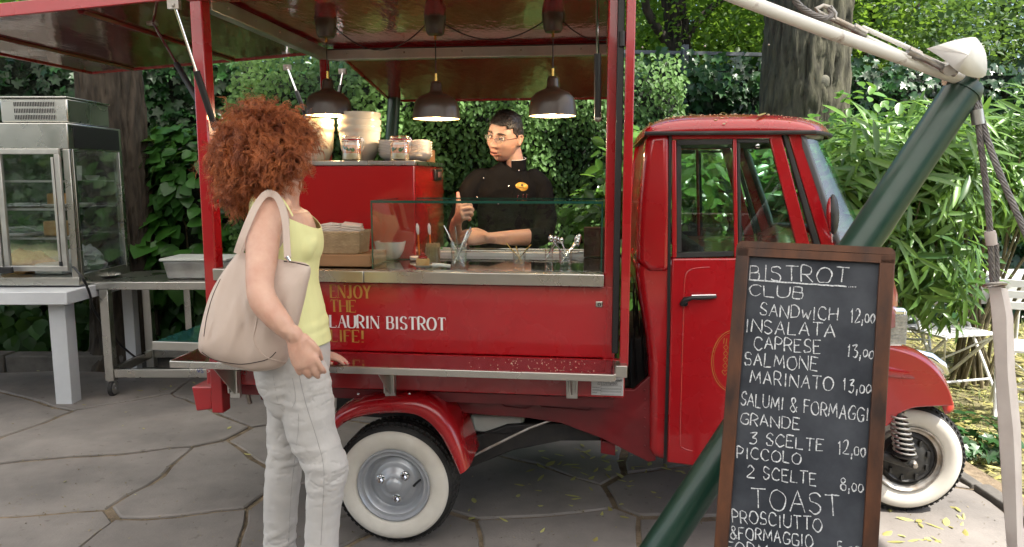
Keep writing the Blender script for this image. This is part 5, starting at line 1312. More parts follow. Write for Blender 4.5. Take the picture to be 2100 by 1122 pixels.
simple('plate', 'small white dish on the middle shelf of the display cabinet', 'dish', dish(.11, .07, .022), 'ceramic_white', (X1-.24, Yf+.22, shz[2]))
simple('cake', 'square pale cake on the middle shelf of the display cabinet', 'cake', M().box((-.07, -.06, 0), (.07, .06, .085)), 'cake', (X1-.30, Yf+.36, shz[2]+.01), .2, bevel=.012)
simple('cake', 'sliced layer cake on the lower wire shelf of the display cabinet', 'cake', M().box((-.07, -.06, 0), (.07, .06, .10)), 'cake', (X1-.26, Yf+.24, shz[1]), .1, bevel=.008)
simple('tray', 'white tray on the lower wire shelf beside the layer cake', 'tray', M().box((-.16, -.1, 0), (.16, .1, .02)), 'ceramic_white', (X1-.60, Yf+.25, shz[1]), 0, bevel=.006)
simple('bread_loaf', 'crusty brown bread at the bottom of the display cabinet', 'bread', lump(.17, .11, .10, .35), 'cake', (X1-.52, Yf+.26, shz[0]))
simple('food_tub', 'clear plastic tub at the bottom of the display cabinet beside the bread', 'tub', M().box((-.10, -.09, 0), (.10, .09, .075)), 'tank', (X1-.28, Yf+.22, shz[0]), 0, bevel=.01)
simple('plastic_bag', 'crumpled white plastic bag at the bottom right of the display cabinet', 'bag', lump(.12, .13, .11, .5, 3.2, 4, 40, 26), 'cloth_white', (X1-.19, Yf+.40, shz[0]))
simple('dish', 'white dish on the middle shelf near the side glass', 'dish', dish(.09, .07, .028), 'ceramic_white', (X1-.12, Yf+.30, shz[2]))
simple('paper_cup', 'white and red paper cup on the top shelf of the display cabinet', 'cup', M().lathe([(.001, 0), (.035, 0), (.042, .10), (.039, .10), (.033, .004), (.001, .004)], 24), 'ceramic_white', (X1-.12, Yf+.26, shz[3]))
simple('dish', 'small clear dish on the top shelf of the display cabinet', 'dish', dish(.05, .05, .035), 'tank', (X1-.10, Yf+.42, shz[3]))
# steel prep table
stt = thing('prep_table', 'stainless steel prep table on castors beside the display cabinet', 'table', (-2.2, 5.3, 0))
sx0 = at(222, 700, 5.02).x; ZS = at(300, 578, 5.0).z; lt = lambda *a, **k: lbox(stt, *a, **k)
lt('tabletop', (at(182, 575, 5.0).x, 4.99, ZS-.055), (-1.55, 5.66, ZS), 'steel', .004)
lt('leg', (sx0-.03, 5.00, .11), (sx0+.03, 5.06, ZS-.056), 'steel'); lt('leg', (sx0-.03, 5.58, .06), (sx0+.03, 5.64, ZS-.056), 'steel')
lt('leg', (-1.65, 5.0, .11), (-1.59, 5.06, ZS-.056), 'steel'); lt('leg', (-1.65, 5.58, .06), (-1.59, 5.64, ZS-.056), 'steel')
lt('leg', (at(385, 600, 5.6).x-.025, 5.58, .2), (at(385, 600, 5.6).x+.025, 5.64, ZS-.056), 'steel')
for y in (5.00, 5.58): lt('stretcher', (sx0+.0305, y+.01, .135), (-1.6505, y+.05, .195), 'steel')
lt('stretcher', (sx0-.02, 5.0605, .135), (sx0+.02, 5.5795, .195), 'steel')
cc = Vector((sx0+.005, 5.03, .055)); ca = M().lathe([(.055, -.012), (.055, .012), (.048, .015), (.02, .014), (.02, -.014), (.048, -.015)], 28, cc-stt.location, 'x', closed=True).obj('castor', MT['rubber'], stt)
M().lathe([(.046, -.017), (.046, .017), (.01, .02), (.01, -.02)], 24, cc-stt.location, 'x', closed=True).obj('castor_hub', MT['chrome'], ca)
M().box(cc+Vector((-.025, -.012, .02))-stt.location, cc+Vector((-.019, .012, .065))-stt.location).obj('castor_fork', MT['chrome'], ca); M().box(cc+Vector((.019, -.012, .02))-stt.location, cc+Vector((.025, .012, .065))-stt.location).obj('castor_fork', MT['chrome'], ca)
dup(ca, Vector((-1.62-cc.x, 0, 0)), None, None, stt)
q = gp(265, 553, ZS); simple('plate', 'oval white plate on the left end of the steel prep table', 'plate', dish(.17, .12, .02), 'ceramic_white', (q.x, 5.22, ZS), .1)
q = at(405, 575, 5.15)
fb = thing('food_box', 'translucent plastic food box with pale contents on the steel prep table', 'food box', (q.x, 5.25, ZS))
m = M(); m.hexa([(-.20, -.13, .003), (.20, -.13, .003), (.20, .13, .003), (-.20, .13, .003)], [(-.22, -.15, .13), (.22, -.15, .13), (.22, .15, .13), (-.22, .15, .13)]); m.obj('box_body', glass_mat('milky_plastic', (.62, .66, .66), .2, .3, dirt=.35), fb, bevel=.01)
M().box((-.235, -.165, .131), (.235, .165, .15)).obj('box_lid', MT['tank'], fb, bevel=.006)
lump(.17, .10, .06, .3, 3).obj('food', pbr('potato_salad', (.50, .36, .16), (.6, .45, .22), 20, rough=.8), fb, smooth=60).location = (0, 0, .006)
q = at(468, 530, 5.3); simple('food_box', 'white lidded container on the prep table behind the truck post', 'food box', M().box((-.14, -.12, 0), (.14, .12, .10)), 'ceramic_white', (q.x, 5.35, ZS), 0, bevel=.015)
b = at(152, 550, 4.84); pts = [at(150, 548, 4.84), at(155, 552, 4.80), at(172, 575, 4.78), at(185, 605, 4.9), at(195, 640, 5.0), at(240, 700, 5.2), at(280, 735, 5.4)]
o = M().tube([p-b for p in smooth3(pts, 5)], .008, 8).obj('power_cable', MT['black'], smooth=70); o.location = b; setp(o, 'black power cable hanging down from the display cabinet', 'cable')

# ------------------------------------------------------------------ white garden furniture on the right
def gtable(x, y, w, d, h, lab):
    t = thing('garden_table', lab, 'table', (x, y, 0))
    M().box((-w/2, -d/2, h-.022), (w/2, d/2, h)).obj('tabletop', MT['white'], t, bevel=.004)
    M().loft([[(sx*(w/2+.015), sy*(d/2+.015), z) for sx, sy in ((-1, -1), (1, -1), (1, 1), (-1, 1))] for z in (h+.004, h-.16)], caps=False).obj('tablecloth', MT['cloth_white'], t)
    for sx in (-1, 1):
        for sy in (-1, 1): M().tube([(sx*w*.44, sy*d*.42, 0), (sx*w*.44, sy*d*.42, h-.02)], .016, 10).obj('leg', MT['white'], t)
    return t
def gchair(x, y, rz, lab):
    t = thing('garden_chair', lab, 'chair', (x, y, 0), rz, 'white folding garden chairs')
    for i in range(6): M().box((-.21, -.20+i*.07, .44), (.21, -.145+i*.07, .458)).obj('seat_slat', MT['white'], t, bevel=.003)
    for sx in (-.215, .215):
        M().tube([(sx, -.24, 0), (sx, .0, .40), (sx, .26, .86)], .012, 10).obj('frame_rail', MT['white'], t); M().tube([(sx*.93, .24, 0), (sx*.93, -.20, .45)], .012, 10).obj('leg', MT['white'], t)
        M().tube([(sx, -.20, .44), (sx, .18, .44)], .011, 8).obj('seat_rail', MT['white'], t)
    for k in range(3): M().box((-.21, .17+k*.035, .66+k*.07), (.21, .183+k*.035, .71+k*.07)).obj('back_slat', MT['white'], t, bevel=.003)
    for z, y_ in ((.12, .17), (.12, -.17)): M().tube([(-.2, y_, z), (.2, y_, z)], .009, 8).obj('crossbar', MT['white'], t)
    for s in (-1, 1): M().tube([(-.2*s, .21, .06), (.2*s, -.17, .42)], .007, 8).obj('crossbar', MT['white'], t)
    return t
q = at(2000, 560, 5.6)
gtable(q.x+.1, 5.9, 1.6, .8, .74, 'white garden table with a white cloth seen through the oleander')
gchair(at(1975, 650, 5.0).x, 5.15, .25, 'white folding chair left of the hanging strap')
gchair(at(2110, 650, 4.7).x, 4.6, -.5, 'white folding chair cut by the right edge of the picture')
gchair(at(1890, 650, 6.2).x, 6.5, 2.8, 'white folding chair half hidden behind the oleander')

# ------------------------------------------------------------------ things on and in the truck
ztop = P(760, 330, .45).z; cx0, cx1 = P(560, 400, .42).x, P(850, 400, .42).x; cyb = 1.04
def TL(x, y, z): return TO+EX*x+EY*y+Vector((0, 0, z))
cb_ = thing('counter_cabinet', 'glossy red cabinet with a steel top standing on the truck counter', 'cabinet', TL((cx0+cx1)/2, .73, zct), YAW)
cxm = (cx0+cx1)/2
MT['cab_red'] = pbr('red_cabinet_paint', (.40, .006, .008), rough=.25, coat=.8)
M().box((cx0-cxm, .42-.73, .0), (cx1-cxm, cyb-.73, ztop-zct-.022)).obj('cabinet_body', MT['cab_red'], cb_, bevel=.004)
M().box((cx0-cxm-.006, .41-.73, ztop-zct-.021), (cx1-cxm+.008, cyb-.72, ztop-zct)).obj('steel_top', MT['steel'], cb_, bevel=.003)
q = P(893, 348, .93); sw_ = M().box((cx1-cxm+.001, .80-.73, q.z-zct-.055), (cx1-cxm+.016, .93-.73, q.z-zct+.0)).obj('switch_box', MT['black'], cb_, bevel=.004)
M().box((cx1-cxm+.0165, .84-.73, q.z-zct-.04), (cx1-cxm+.022, .89-.73, q.z-zct-.012)).obj('rocker_switch', MT['grey_ink'], sw_, bevel=.002)
def on(u, v, y, z): p = P(u, v, y); return TL(p.x, y, z)
def bowlm(r, h, t=.008): return M().lathe([(.001, 0), (r*.45, 0), (r*.62, h*.12), (r*.86, h*.5), (r, h), (r-t, h), (r*.86-t, h*.52), (r*.6-t, h*.2), (.001, h*.1)], 40)
def stack(u, yl, n, rpx, vb, step, lab, deep):
    p = P(u, vb, yl); r = rpx/F*(TL(p.x, yl, 0).y); me = None
    for k in range(n):
        prof = [(.001, 0), (r*.5, 0), (r*.62, deep*.06), (r*.88, deep*.35), (r*.955, deep*.78), (r*.955, deep-.024), (r, deep-.020), (r*1.005, deep-.001), (r-.003, deep), (r-.007, deep-.003), (r*.95-.007, deep*.7), (r*.86-.007, deep*.37), (r*.5, .012), (.001, .012)]
        o = M().lathe(prof, 44).obj('bowl', MT['ceramic'], smooth=50); o.location = TL(p.x, yl, ztop+.001+k*step)
        setp(o, f'{["bottom","middle","topmost"][k] if k < n-1 else "topmost"} cream bowl of the {lab}', 'bowl', 'stacked cream bowls on the red cabinet')
stack(739, .66, 3, 43, 320, .034, 'tall stack behind the left jar', .165)
stack(655, .66, 2, 32, 320, .032, 'stack beside the curly hair', .17)
def jar(u, yl, lab, filler):
    p = P(u, 325, yl); t = thing('preserving_jar', lab, 'jar', TL(p.x, yl, ztop), YAW)
    M().lathe([(.001, .001), (.040, .001), (.044, .006), (.044, .075), (.038, .088), (.038, .094), (.0365, .094), (.036, .086), (.042, .073), (.042, .008), (.001, .005)], 32).obj('glass_body', MT['jar_glass'], t, smooth=60)
    M().lathe([(.001, .0055), (.0415, .0085), (.0415, .034), (.001, .034)], 28).obj('cream_layer', MT['pale_sauce'], t)
    M().lathe([(.001, .0345), (.0413, .0345), (.0413, .072), (.001, .072)], 28).obj('pickles', MT[filler], t)
    m = M(); m.fix = False
    lf, tr = leaf_shape('broad')
    for k in range(4):
        a = radians(-135+k*26+RNG.uniform(-6, 6)); s = .021; z = RNG.uniform(.036, .048)
        R = Matrix.Rotation(a+pi/2, 3, 'Z') @ Matrix.Rotation(radians(88), 3, 'X') @ Matrix.Rotation(RNG.uniform(-1.4, 1.4), 3, 'Z')
        m.add([Vector((.0418*cos(a), .0418*sin(a), z+.008)) + R @ (Vector(v)*s) for v in lf], [tuple(q) for q in tr])
    m.obj('herb_leaves', MT['green_herb'], t, kind='stuff')
    M().lathe([(.0385, .0945), (.0445, .0945), (.0445, .0985), (.0385, .0985)], 32, closed=True).obj('rubber_ring', MT['jam'], t)
    M().lathe([(.001, .099), (.043, .099), (.043, .105), (.036, .113), (.001, .114)], 32).obj('glass_lid', MT['jar_glass'], t, smooth=60)
    M().tube([(.045, -.012, .045), (.053, -.012, .06), (.053, -.012, .095), (.046, -.012, .107), (.046, .012, .107), (.053, .012, .095), (.053, .012, .06), (.045, .012, .045)], .0014, 6).obj('wire_clasp', MT['chrome'], t)
    M().tube([(.046*cos(a), .046*sin(a), .088) for a in [2*pi*k/24 for k in range(24)]], .0014, 6, closed=True).obj('wire_band', MT['chrome'], t)
    return t
jar(722, .47, 'preserving jar with green leaves in front of the stacked bowls', 'amber'); jar(820, .47, 'preserving jar with orange pickle in front of the stacked plates', 'amber')
pq = P(830, 320, .66)
for k in range(6):
    m = M(); rr_ = []
    for r, h in ((.0, 0), (.085, 0), (.115, .012), (.125, .024), (.121, .026), (.11, .016), (.084, .005), (0, .005)):
        ring = []
        for i in range(40):
            a = 2*pi*i/40; s = (abs(cos(a))**4+abs(sin(a))**4)**-.25; wv = .012*max(0, r-.08)/.04*abs(sin(2*a))
            ring.append((max(r, .001)*s*cos(a)*1.0, max(r, .001)*s*sin(a)*.9, h+wv))
        rr_.append(ring)
    o = m.loft(rr_, caps=False).obj('plate', MT['ceramic_white'], smooth=50); o.location = TL(pq.x, .68, ztop+.001+k*.0125)
    setp(o, f'{["bottom","second lowest","third lowest","fourth lowest","fifth lowest","topmost"][k]} square white plate of the stack behind the orange pickle jar', 'plate', 'stacked plates on the red cabinet')
q = P(889, 315, .80); simple('chopping_board', 'small wooden board standing at the right end of the cabinet top', 'board', M().box((-.012, -.09, 0), (.006, .09, .062)), 'wood_light', TL(cx1-.015, .80, ztop+.001), YAW, bevel=.002)
# basket on board
bp0, bp1 = P(655, 530, .12), P(763, 530, .12)
simple('wooden_tray', 'dark wooden board under the wicker basket', 'tray', M().box((-.19, -.11, 0), (.19, .13, .05)), 'wood_light', TL(bp1.x-.19, .20, zct), YAW, bevel=.003)
bk = thing('wicker_basket', 'pale wicker basket of folded napkins on the wooden board', 'basket', TL(P(700, 520, .17).x, .19, zct+.051), YAW)
zbh = P(700, 478, .10).z-(zct+.05); bw, bdp = .098, .075
for k in range(15):
    z = .004+k*(zbh-.008)/14; w = bw*(.93+.07*k/14); d = bdp*(.93+.07*k/14); pts = []
    per = [(-w, -d), (w, -d), (w, d), (-w, d)]
    for i in range(4):
        a, b = per[i], per[(i+1) % 4]
        for j in range(14):
            t = j/14; e = .0022*(1 if (j+k) % 2 else -1); nx, ny = (b[1]-a[1]), -(b[0]-a[0]); l = sqrt(nx*nx+ny*ny); pts.append((a[0]+(b[0]-a[0])*t+nx/l*e, a[1]+(b[1]-a[1])*t+ny/l*e, z))
    M().tube(pts, .0034, 5, closed=True).obj('woven_strand', MT['wicker'], bk, smooth=80)
M().box((-bw*.93, -bdp*.93, 0), (bw*.93, bdp*.93, .003)).obj('basket_bottom', MT['wicker'], bk)
m = M(); m.tube([(-bw, -bdp, zbh), (bw, -bdp, zbh), (bw, bdp, zbh), (-bw, bdp, zbh)], .005, 8, closed=True).obj('basket_rim', MT['wicker'], bk)
for k, (x, rz, rx) in enumerate(((-.05, .1, -.18), (-.01, -.15, -.1), (.04, .2, .12))):
    m = M()
    for j in range(4): m.box((-.045, -.05, zbh-.03+j*.010), (.045-.004*j, .05, zbh-.022+j*.010))
    o = m.obj('napkin', MT['napkin'], None, bevel=.002); o.location = bk.location+EX*x+Vector((0, 0, .024)); o.rotation_euler = (rx*.5, rx, YAW+rz)
    setp(o, ['left folded napkin in the wicker basket', 'middle folded napkin in the wicker basket', 'right folded napkin in the wicker basket'][k], 'napkin')
simple('bowl', 'plain white bowl standing on the counter left inside the glass case', 'bowl', bowlm(.072, .082), 'ceramic_white', on(804, 510, .42, zct)-EY*.03, 0)
# glass case
gz0, gz1 = zct+.001, P(1000, 412, .02).z; gx0, gx1 = P(762, 480, .02).x, P(1236, 480, .02).x; gy0, gy1 = .02, .46
gcs = thing('glass_case', 'rectangular glass sneeze guard box on the counter in front of the chef', 'glass case', TL((gx0+gx1)/2, .24, zct), YAW)
gm = (gx0+gx1)/2
def gb(name, a, b, mat='glass', bev=0): return M().box((a[0]-gm, a[1]-.24, a[2]-zct), (b[0]-gm, b[1]-.24, b[2]-zct)).obj(name, MT[mat], gcs, bevel=bev)
gb('front_glass', (gx0+.006, gy0, gz0), (gx1-.006, gy0+.006, gz1-.009)); gb('side_glass', (gx0, gy0+.007, gz0), (gx0+.006, gy1, gz1-.009)); gb('side_glass', (gx1-.006, gy0+.007, gz0), (gx1, gy1, gz1-.009)); gb('top_glass', (gx0, gy0, gz1-.006), (gx1, gy1, gz1-.001))
for a, b in (((gx0-.001, gy0-.002, gz1-.010), (gx1+.001, gy0+.004, gz1)), ((gx0-.001, gy0-.002, gz0), (gx0+.005, gy0+.004, gz1-.0105)), ((gx1-.006, gy0-.002, gz0), (gx1, gy0+.004, gz1-.0105)), ((gx0-.001, gy1, gz1-.008), (gx1, gy1+.003, gz1)), ((gx0-.001, gy1, gz0), (gx0+.003, gy1+.003, gz1-.0085)), ((gx0-.002, gy0+.0045, gz1-.007), (gx0+.001, gy1-.0005, gz1)), ((gx1-.001, gy0+.0045, gz1-.007), (gx1+.002, gy1-.0005, gz1))):
    gb('glass_edge', a, b, 'glass_edge')
# items behind the glass
def tumbler(u, yl, r, h, lab, n, kind, cat='glass'):
    p = P(u, 530, yl); t = thing('glass_tumbler', lab, cat, TL(p.x, yl, zct), YAW)
    M().lathe([(.001, 0), (r*.8, 0), (r*.84, .006), (r, h), (r-.0025, h), (r*.8, .012), (.001, .012)], 16 if kind == 'straws' else 32).obj('glass_body', MT['jar_glass'], t, smooth=20 if kind == 'straws' else 60)
    for k in range(n):
        a = RNG.uniform(0, 6.28); b = a+pi+RNG.uniform(-.6, .6); hh = h*RNG.uniform(1.35, 1.9)
        if kind == 'straws': hh = h*RNG.uniform(1.2, 1.75)
        p0 = Vector((r*.6*cos(a), r*.6*sin(a), .014)); p1 = Vector((r*.8*cos(b), r*.8*sin(b), h)); d = (p1-p0); p2 = p0+d*(hh/h)
        if kind == 'spoons':
            M().tube([p0, p1, p2], [.002, .0022, .003], 8).obj('spoon_handle', MT['brass' if 'gold' in lab else 'chrome'], t, smooth=60)
            if 'bowls up' in lab: M().ball(p2+d.normalized()*.012, (.010, .006, .016), 10, 8).obj('spoon_bowl', MT['chrome'], t, smooth=70)
        else: M().tube([p0, p1, p2], .0028 if kind == 'straws' else .0022, 8).obj('spoon_handle', MT['chrome'], t, smooth=60)
    return t
tumbler(941, .14, .036, .105, 'clear faceted tumbler full of steel teaspoons left of the chef\'s forearm', 9, 'straws')
tumbler(1065, .20, .029, .060, 'short clear tumbler holding gold-coloured spoon handles in the middle of the glass case', 5, 'spoons')
tumbler(1160, .26, .030, .064, 'short clear tumbler of spoons with bowls up at the right of the glass case', 7, 'spoons')
tumbler(1126, .42, .022, .055, 'small steel pot holding spoons with bowls up near the right of the glass case', 4, 'spoons')
p = P(888, 525, .27); sk_ = thing('skewer_jar', 'glass jar packed with bamboo skewers beside the cake', 'jar', TL(p.x, .27, zct), YAW)
M().lathe([(.001, 0), (.034, 0), (.034, .070), (.032, .070), (.032, .004), (.001, .004)], 28).obj('glass_body', MT['jar_glass'], sk_, smooth=60)
for k in range(90):
    r = .030*sqrt((k+.5)/90); a = k*2.39996; M().tube([(r*cos(a), r*sin(a), .006), (r*cos(a)*1.03, r*sin(a)*1.03, .085+RNG.uniform(-.003, .003))], .0012, 5).obj('skewer', MT['bamboo'], sk_)
def pipette(u, v0, v1, lab, yl=.33):
    a = P(u, v1, yl); b = P(u-5, v0, yl); bs = TL(a.x, yl, zct); t = thing('sauce_pipette', lab, 'pipette', bs, YAW)
    L = b-a; z = a.z-zct
    M().tube([(0, 0, 0), (L.x*.5, 0, z+L.z*.45)], [.0035, .004], 8).obj('filled_stem', MT['amber'], t); M().tube([(L.x*.5, 0, z+L.z*.455), (L.x*.7, 0, z+L.z*.6), (L.x*.8, 0, z+L.z*.85), (L.x, 0, z+L.z)], [.004, .007, .0075, .003], 10).obj('clear_bulb', MT['ceramic_white'], t, smooth=60)
pipette(884, 458, 500, 'orange-filled pipette standing just left of the bamboo skewers'); pipette(860, 458, 500, 'orange-filled pipette standing against the red cabinet side')
p = P(880, 542, .10)
spn = thing('serving_spoon_dish', 'white ceramic spoon dish carrying a small cake', 'dish', TL(P(868, 540, .10).x, .10, zct), YAW)
m = dish(.045, .036, .012); m.obj('dish_bowl', MT['ceramic_white'], spn, smooth=50)
M().tube([(.040, -.002, .010), (.07, -.004, .012), (.115, -.006, .008)], [.011, .009, .008], 12).obj('dish_handle', MT['ceramic_white'], spn, smooth=60)
ck = thing('small_cake', 'small round sponge cake topped with red jam and a berry behind the glass', 'cake', spn.location+Vector((-.002, 0, .006)), YAW)
M().lathe([(.001, 0), (.026, 0), (.0275, .004), (.0275, .028), (.025, .032), (.001, .033)], 28).obj('sponge', MT['cake'], ck, smooth=50)
lump(.020, .020, .010, .2, 3).obj('jam_topping', MT['jam'], ck, smooth=70).location = (0, 0, .031)
M().ball((.001, 0, .048), .0095, 16, 12).obj('berry', MT['jam'], ck, smooth=80)
simple('napkin_stack', 'white folded napkins beside the skewer jar', 'napkins', M().box((-.05, -.03, 0), (.05, .03, .014)), 'napkin', on(838+25, 515, .40, zct), .3+YAW, bevel=.004)
p = P(1215, 500, .66); simple('menu_stand', 'dark brown board standing at the right end of the counter', 'board', M().box((-.06, -.01, 0), (.055, .01, .14)), 'wood', TL(P(1215, 500, .60).x+.02, .60, zct+.0), YAW, bevel=.003)
simple('paper_sheet', 'white paper sheet lying on the back shelf right of the chef', 'paper', M().box((-.10, -.045, 0), (.10, .045, .003)), 'white', TL(P(1190, 500, .66).x, .67, zct+.013), .2)
# pendant lamps
def pendant(u, vr, rw, vt, vcup, lab, first=False):
    yl = .62; p = P(u, vr, yl); c = TL(p.x, yl, p.z); Y = c.y; r = rw/2/F*Y*.985; h = (vr-vt)/F*Y
    t = thing('pendant_lamp', lab, 'lamp', TL(p.x, yl, ZT), YAW, 'bronze pendant lamps over the counter'); zo = p.z-ZT
    prof = [(r, 0), (r*.985, h*.10), (r*.96, h*.28), (r*.88, h*.46), (r*.70, h*.58), (r*.45, h*.65), (r*.30, h*.69), (r*.24, h*.76), (r*.23, h*.92), (r*.18, h*.99), (.012, h*1.0)]
    M().lathe([(a, b+zo) for a, b in prof]+[(max(a-.0025, .002), b+zo-.001) for a, b in reversed(prof)], 56, closed=False).obj('lamp_shade', MT['lampshade'], t, smooth=60)
    M().lathe([(max(a-.0035, .002), b+zo+(.001 if k == 0 else -.003)) for k, (a, b) in enumerate(prof[:7])], 48).obj('shade_lining', MT['shade_in'], t, smooth=60)
    M().ball((0, 0, zo+.028), (.034, .034, .024), 20, 12).obj('bulb', MT['bulb'], t, smooth=80)
    M().tube([(0, 0, zo+h), (0, 0, zo+h+.035)], .006, 10).obj('brass_stem', MT['brass'], t)
    M().tube([(0, 0, zo+h+.034), (0, 0, -.06)], .0028, 8).obj('flex', MT['black'], t)
    M().tube([(0, 0, -.105), (0, 0, -.08)], .006, 10).obj('brass_gland', MT['brass'], t)
    M().lathe([(.010, -.085), (.036, -.082), (.043, -.070), (.050, -.020), (.052, .0), (.001, .0)], 36).obj('ceiling_cup', MT['lampshade'], t, smooth=40)
    L = bpy.data.lights.new('lamp_glow', 'POINT'); L.energy = 3.2; L.color = (1, .76, .50); L.shadow_soft_size = .03
    o = bpy.data.objects.new('lamp_glow', L); COL.objects.link(o); o.parent = t; o.location = (0, 0, zo-.015)
    return TL(p.x, yl, ZT)
la = pendant(674, 237, 94, 165, 88, 'bronze pendant lamp nearest the woman\'s curly hair')
lb = pendant(895, 244, 97, 170, 80, 'bronze pendant lamp in the middle over the glass case')
lc = pendant(1133, 238, 98, 160, 76, 'bronze pendant lamp right of the chef\'s head')
def swag(a, b, sag, lab):
    a, b = Vector(a), Vector(b); pts = [a.lerp(b, k/16)-a+Vector((0, 0, -sag*4*(k/16)*(1-k/16))) for k in range(17)]
    o = M().tube(pts, .0032, 7).obj('lamp_flex', MT['black'], smooth=80); o.location = a; setp(o, lab, 'cable')
dn = Vector((0, 0, -.035))
swag(la+EX*.045+dn, lb-EX*.045+dn, .11, 'black flex drooping between the left and middle pendant lamps')
swag(lb+EX*.045+dn, lc-EX*.045+dn, .075, 'black flex drooping between the middle and right pendant lamps')
swag(lc+EX*.045+dn, TL(xpr0, .62, ZT-.12), .03, 'black flex from the right pendant lamp to the truck post')
# ------------------------------------------------------------------ people
from mathutils.bvhtree import BVHTree
def cat3(P_, t):
    n = len(P_)-1; i = min(int(t*n), n-1); f = t*n-i
    a, b, c, d = P_[max(i-1, 0)], P_[i], P_[i+1], P_[min(i+2, n)]
    return .5*((2*b)+(c-a)*f+(2*a-5*b+4*c-d)*f*f+(3*b-3*c+d-a)*f**3)
def limb(m, pts, rad, ref=(1, 0, 0), n=22, sub=6, cap=True):
    pts = [np.array(p, float) for p in pts]; rad = [np.array((r, r) if isinstance(r, (int, float)) else r, float) for r in rad]
    K = (len(pts)-1)*sub; rings = []; ref = np.array(ref, float)
    C = [cat3(pts, k/K) for k in range(K+1)]; R = [np.maximum(cat3(rad, k/K), .001) for k in range(K+1)]
    def ring(c, tg, r):
        tg = tg/np.linalg.norm(tg); a = ref-tg*ref.dot(tg); a /= np.linalg.norm(a); b = np.cross(tg, a)
        return [Vector(c+a*cos(2*pi*k/n)*r[0]+b*sin(2*pi*k/n)*r[1]) for k in range(n)]
    T_ = [C[min(i+1, K)]-C[max(i-1, 0)] for i in range(K+1)]
    if cap:
        for q in (.25, .6, .85):
            h = min(R[0])*sqrt(1-q*q)*0+min(R[0])*(1-q)*.9; s = sqrt(max(0, 1-(1-q)**2)) if q < 1 else 1
            rings.append(ring(C[0]-T_[0]/np.linalg.norm(T_[0])*min(R[0])*(1-q), T_[0], R[0]*s))
    for c, t, r in zip(C, T_, R): rings.append(ring(c, t, r))
    if cap:
        for q in (.85, .6, .25):
            s = sqrt(max(0, 1-(1-q)**2)); rings.append(ring(C[-1]+T_[-1]/np.linalg.norm(T_[-1])*min(R[-1])*(1-q), T_[-1], R[-1]*s))
    return m.loft(rings)
def fuse(m, voxel=.006, it=5, fac=.5, disp=None, cut=None):
    me = m.mesh('tmp', None, 0); o = bpy.data.objects.new('tmp', me); COL.objects.link(o)
    r = o.modifiers.new('r', 'REMESH'); r.mode = 'VOXEL'; r.voxel_size = voxel
    s = o.modifiers.new('s', 'SMOOTH'); s.factor = fac; s.iterations = it
    dg = bpy.context.evaluated_depsgraph_get(); me2 = bpy.data.meshes.new_from_object(o.evaluated_get(dg)); bpy.data.objects.remove(o)
    if disp:
        me2.update(); co = [v.co.copy() for v in me2.vertices]; no = [v.normal.copy() for v in me2.vertices]
        for v, c, n in zip(me2.vertices, co, no): v.co = c+n*disp(c, n)
    if cut:
        bm = bmesh.new(); bm.from_mesh(me2)
        for pc, pn in cut: bmesh.ops.bisect_plane(bm, geom=bm.verts[:]+bm.edges[:]+bm.faces[:], plane_co=pc, plane_no=pn, clear_outer=True)
        bm.to_mesh(me2); bm.free()
    return me2
def asobj(name, me, mat, parent, base, thick=0):
    me.name = name; me.materials.clear(); me.materials.append(MT[mat]); me.shade_smooth(); me.transform(Matrix.Translation(-Vector(base)))
    o = link(name, me, parent)
    if thick: s = o.modifiers.new('s', 'SOLIDIFY'); s.thickness = thick; s.offset = 1
    return o
def moved(m, base): m.v = [tuple(Vector(v)-Vector(base)) for v in m.v]; return m
def hand(m, wrist, fwd, pn, side, L=.18, curls=((.3, .4, .3),)*4, thumb=(.5, .5, .3, .3), spread=.08, nails=None, wr=.024):
    wrist, fwd, pn, side = Vector(wrist), Vector(fwd).normalized(), Vector(pn), Vector(side)
    pn = (pn-fwd*pn.dot(fwd)).normalized(); sd = side-fwd*side.dot(fwd)-pn*side.dot(pn); sd.normalize(); s = L/.18
    limb(m, [wrist-fwd*.02*s, wrist+fwd*.012*s, wrist+fwd*.045*s, wrist+fwd*.075*s, wrist+fwd*.090*s], [(wr*s, .019*s), (.027*s, .019*s), (.036*s, .017*s), (.039*s, .0145*s), (.036*s, .012*s)], ref=sd, n=18, sub=4)
    ln = (.072, .079, .074, .058); offs = (.029, .010, -.0095, -.0275); base = (.086, .090, .086, .079); rr = (.0092, .0095, .0090, .0080)
    for i in range(4):
        c = curls[i % len(curls)]; p = wrist+fwd*(base[i]-.012)*s+sd*offs[i]*s; d = (fwd+sd*spread*(1.5-i)/1.5).normalized(); pts = [p]; ang = 0; seg = (.47, .30, .23)
        q = p+d*.012*s; pts.append(q)
        for j in range(3):
            ang += c[j]; dd = (d*cos(ang)+pn*sin(ang)); q = q+dd*ln[i]*seg[j]*s; pts.append(q)
        r = rr[i]*s; limb(m, pts, [r*1.05, r*1.08, r*1.02, r*.93, r*.80], ref=sd, n=12, sub=4)
        if nails is not None: nails.append((pts[-1], (dd), (-pn*cos(ang)+d*sin(ang)), sd, r))
    a0, a1, a2, a3 = thumb; p0 = wrist+fwd*.018*s+sd*.020*s+pn*.006*s; d = (fwd*cos(a0)+sd*sin(a0)); p1 = p0+d*.042*s
    d2 = (fwd*cos(a1)+sd*sin(a1)+pn*a2).normalized(); p2 = p1+d2*.032*s; d3 = (fwd*cos(a1+a3)+sd*sin(a1+a3)+pn*a2*1.2).normalized(); p3 = p2+d3*.026*s
    limb(m, [p0, p1, p2, p3], [.0165*s, .0135*s, .0105*s, .0085*s], ref=pn, n=12, sub=4)
    if nails is not None: nails.append((p3, d3, -pn, sd, .0095*s))
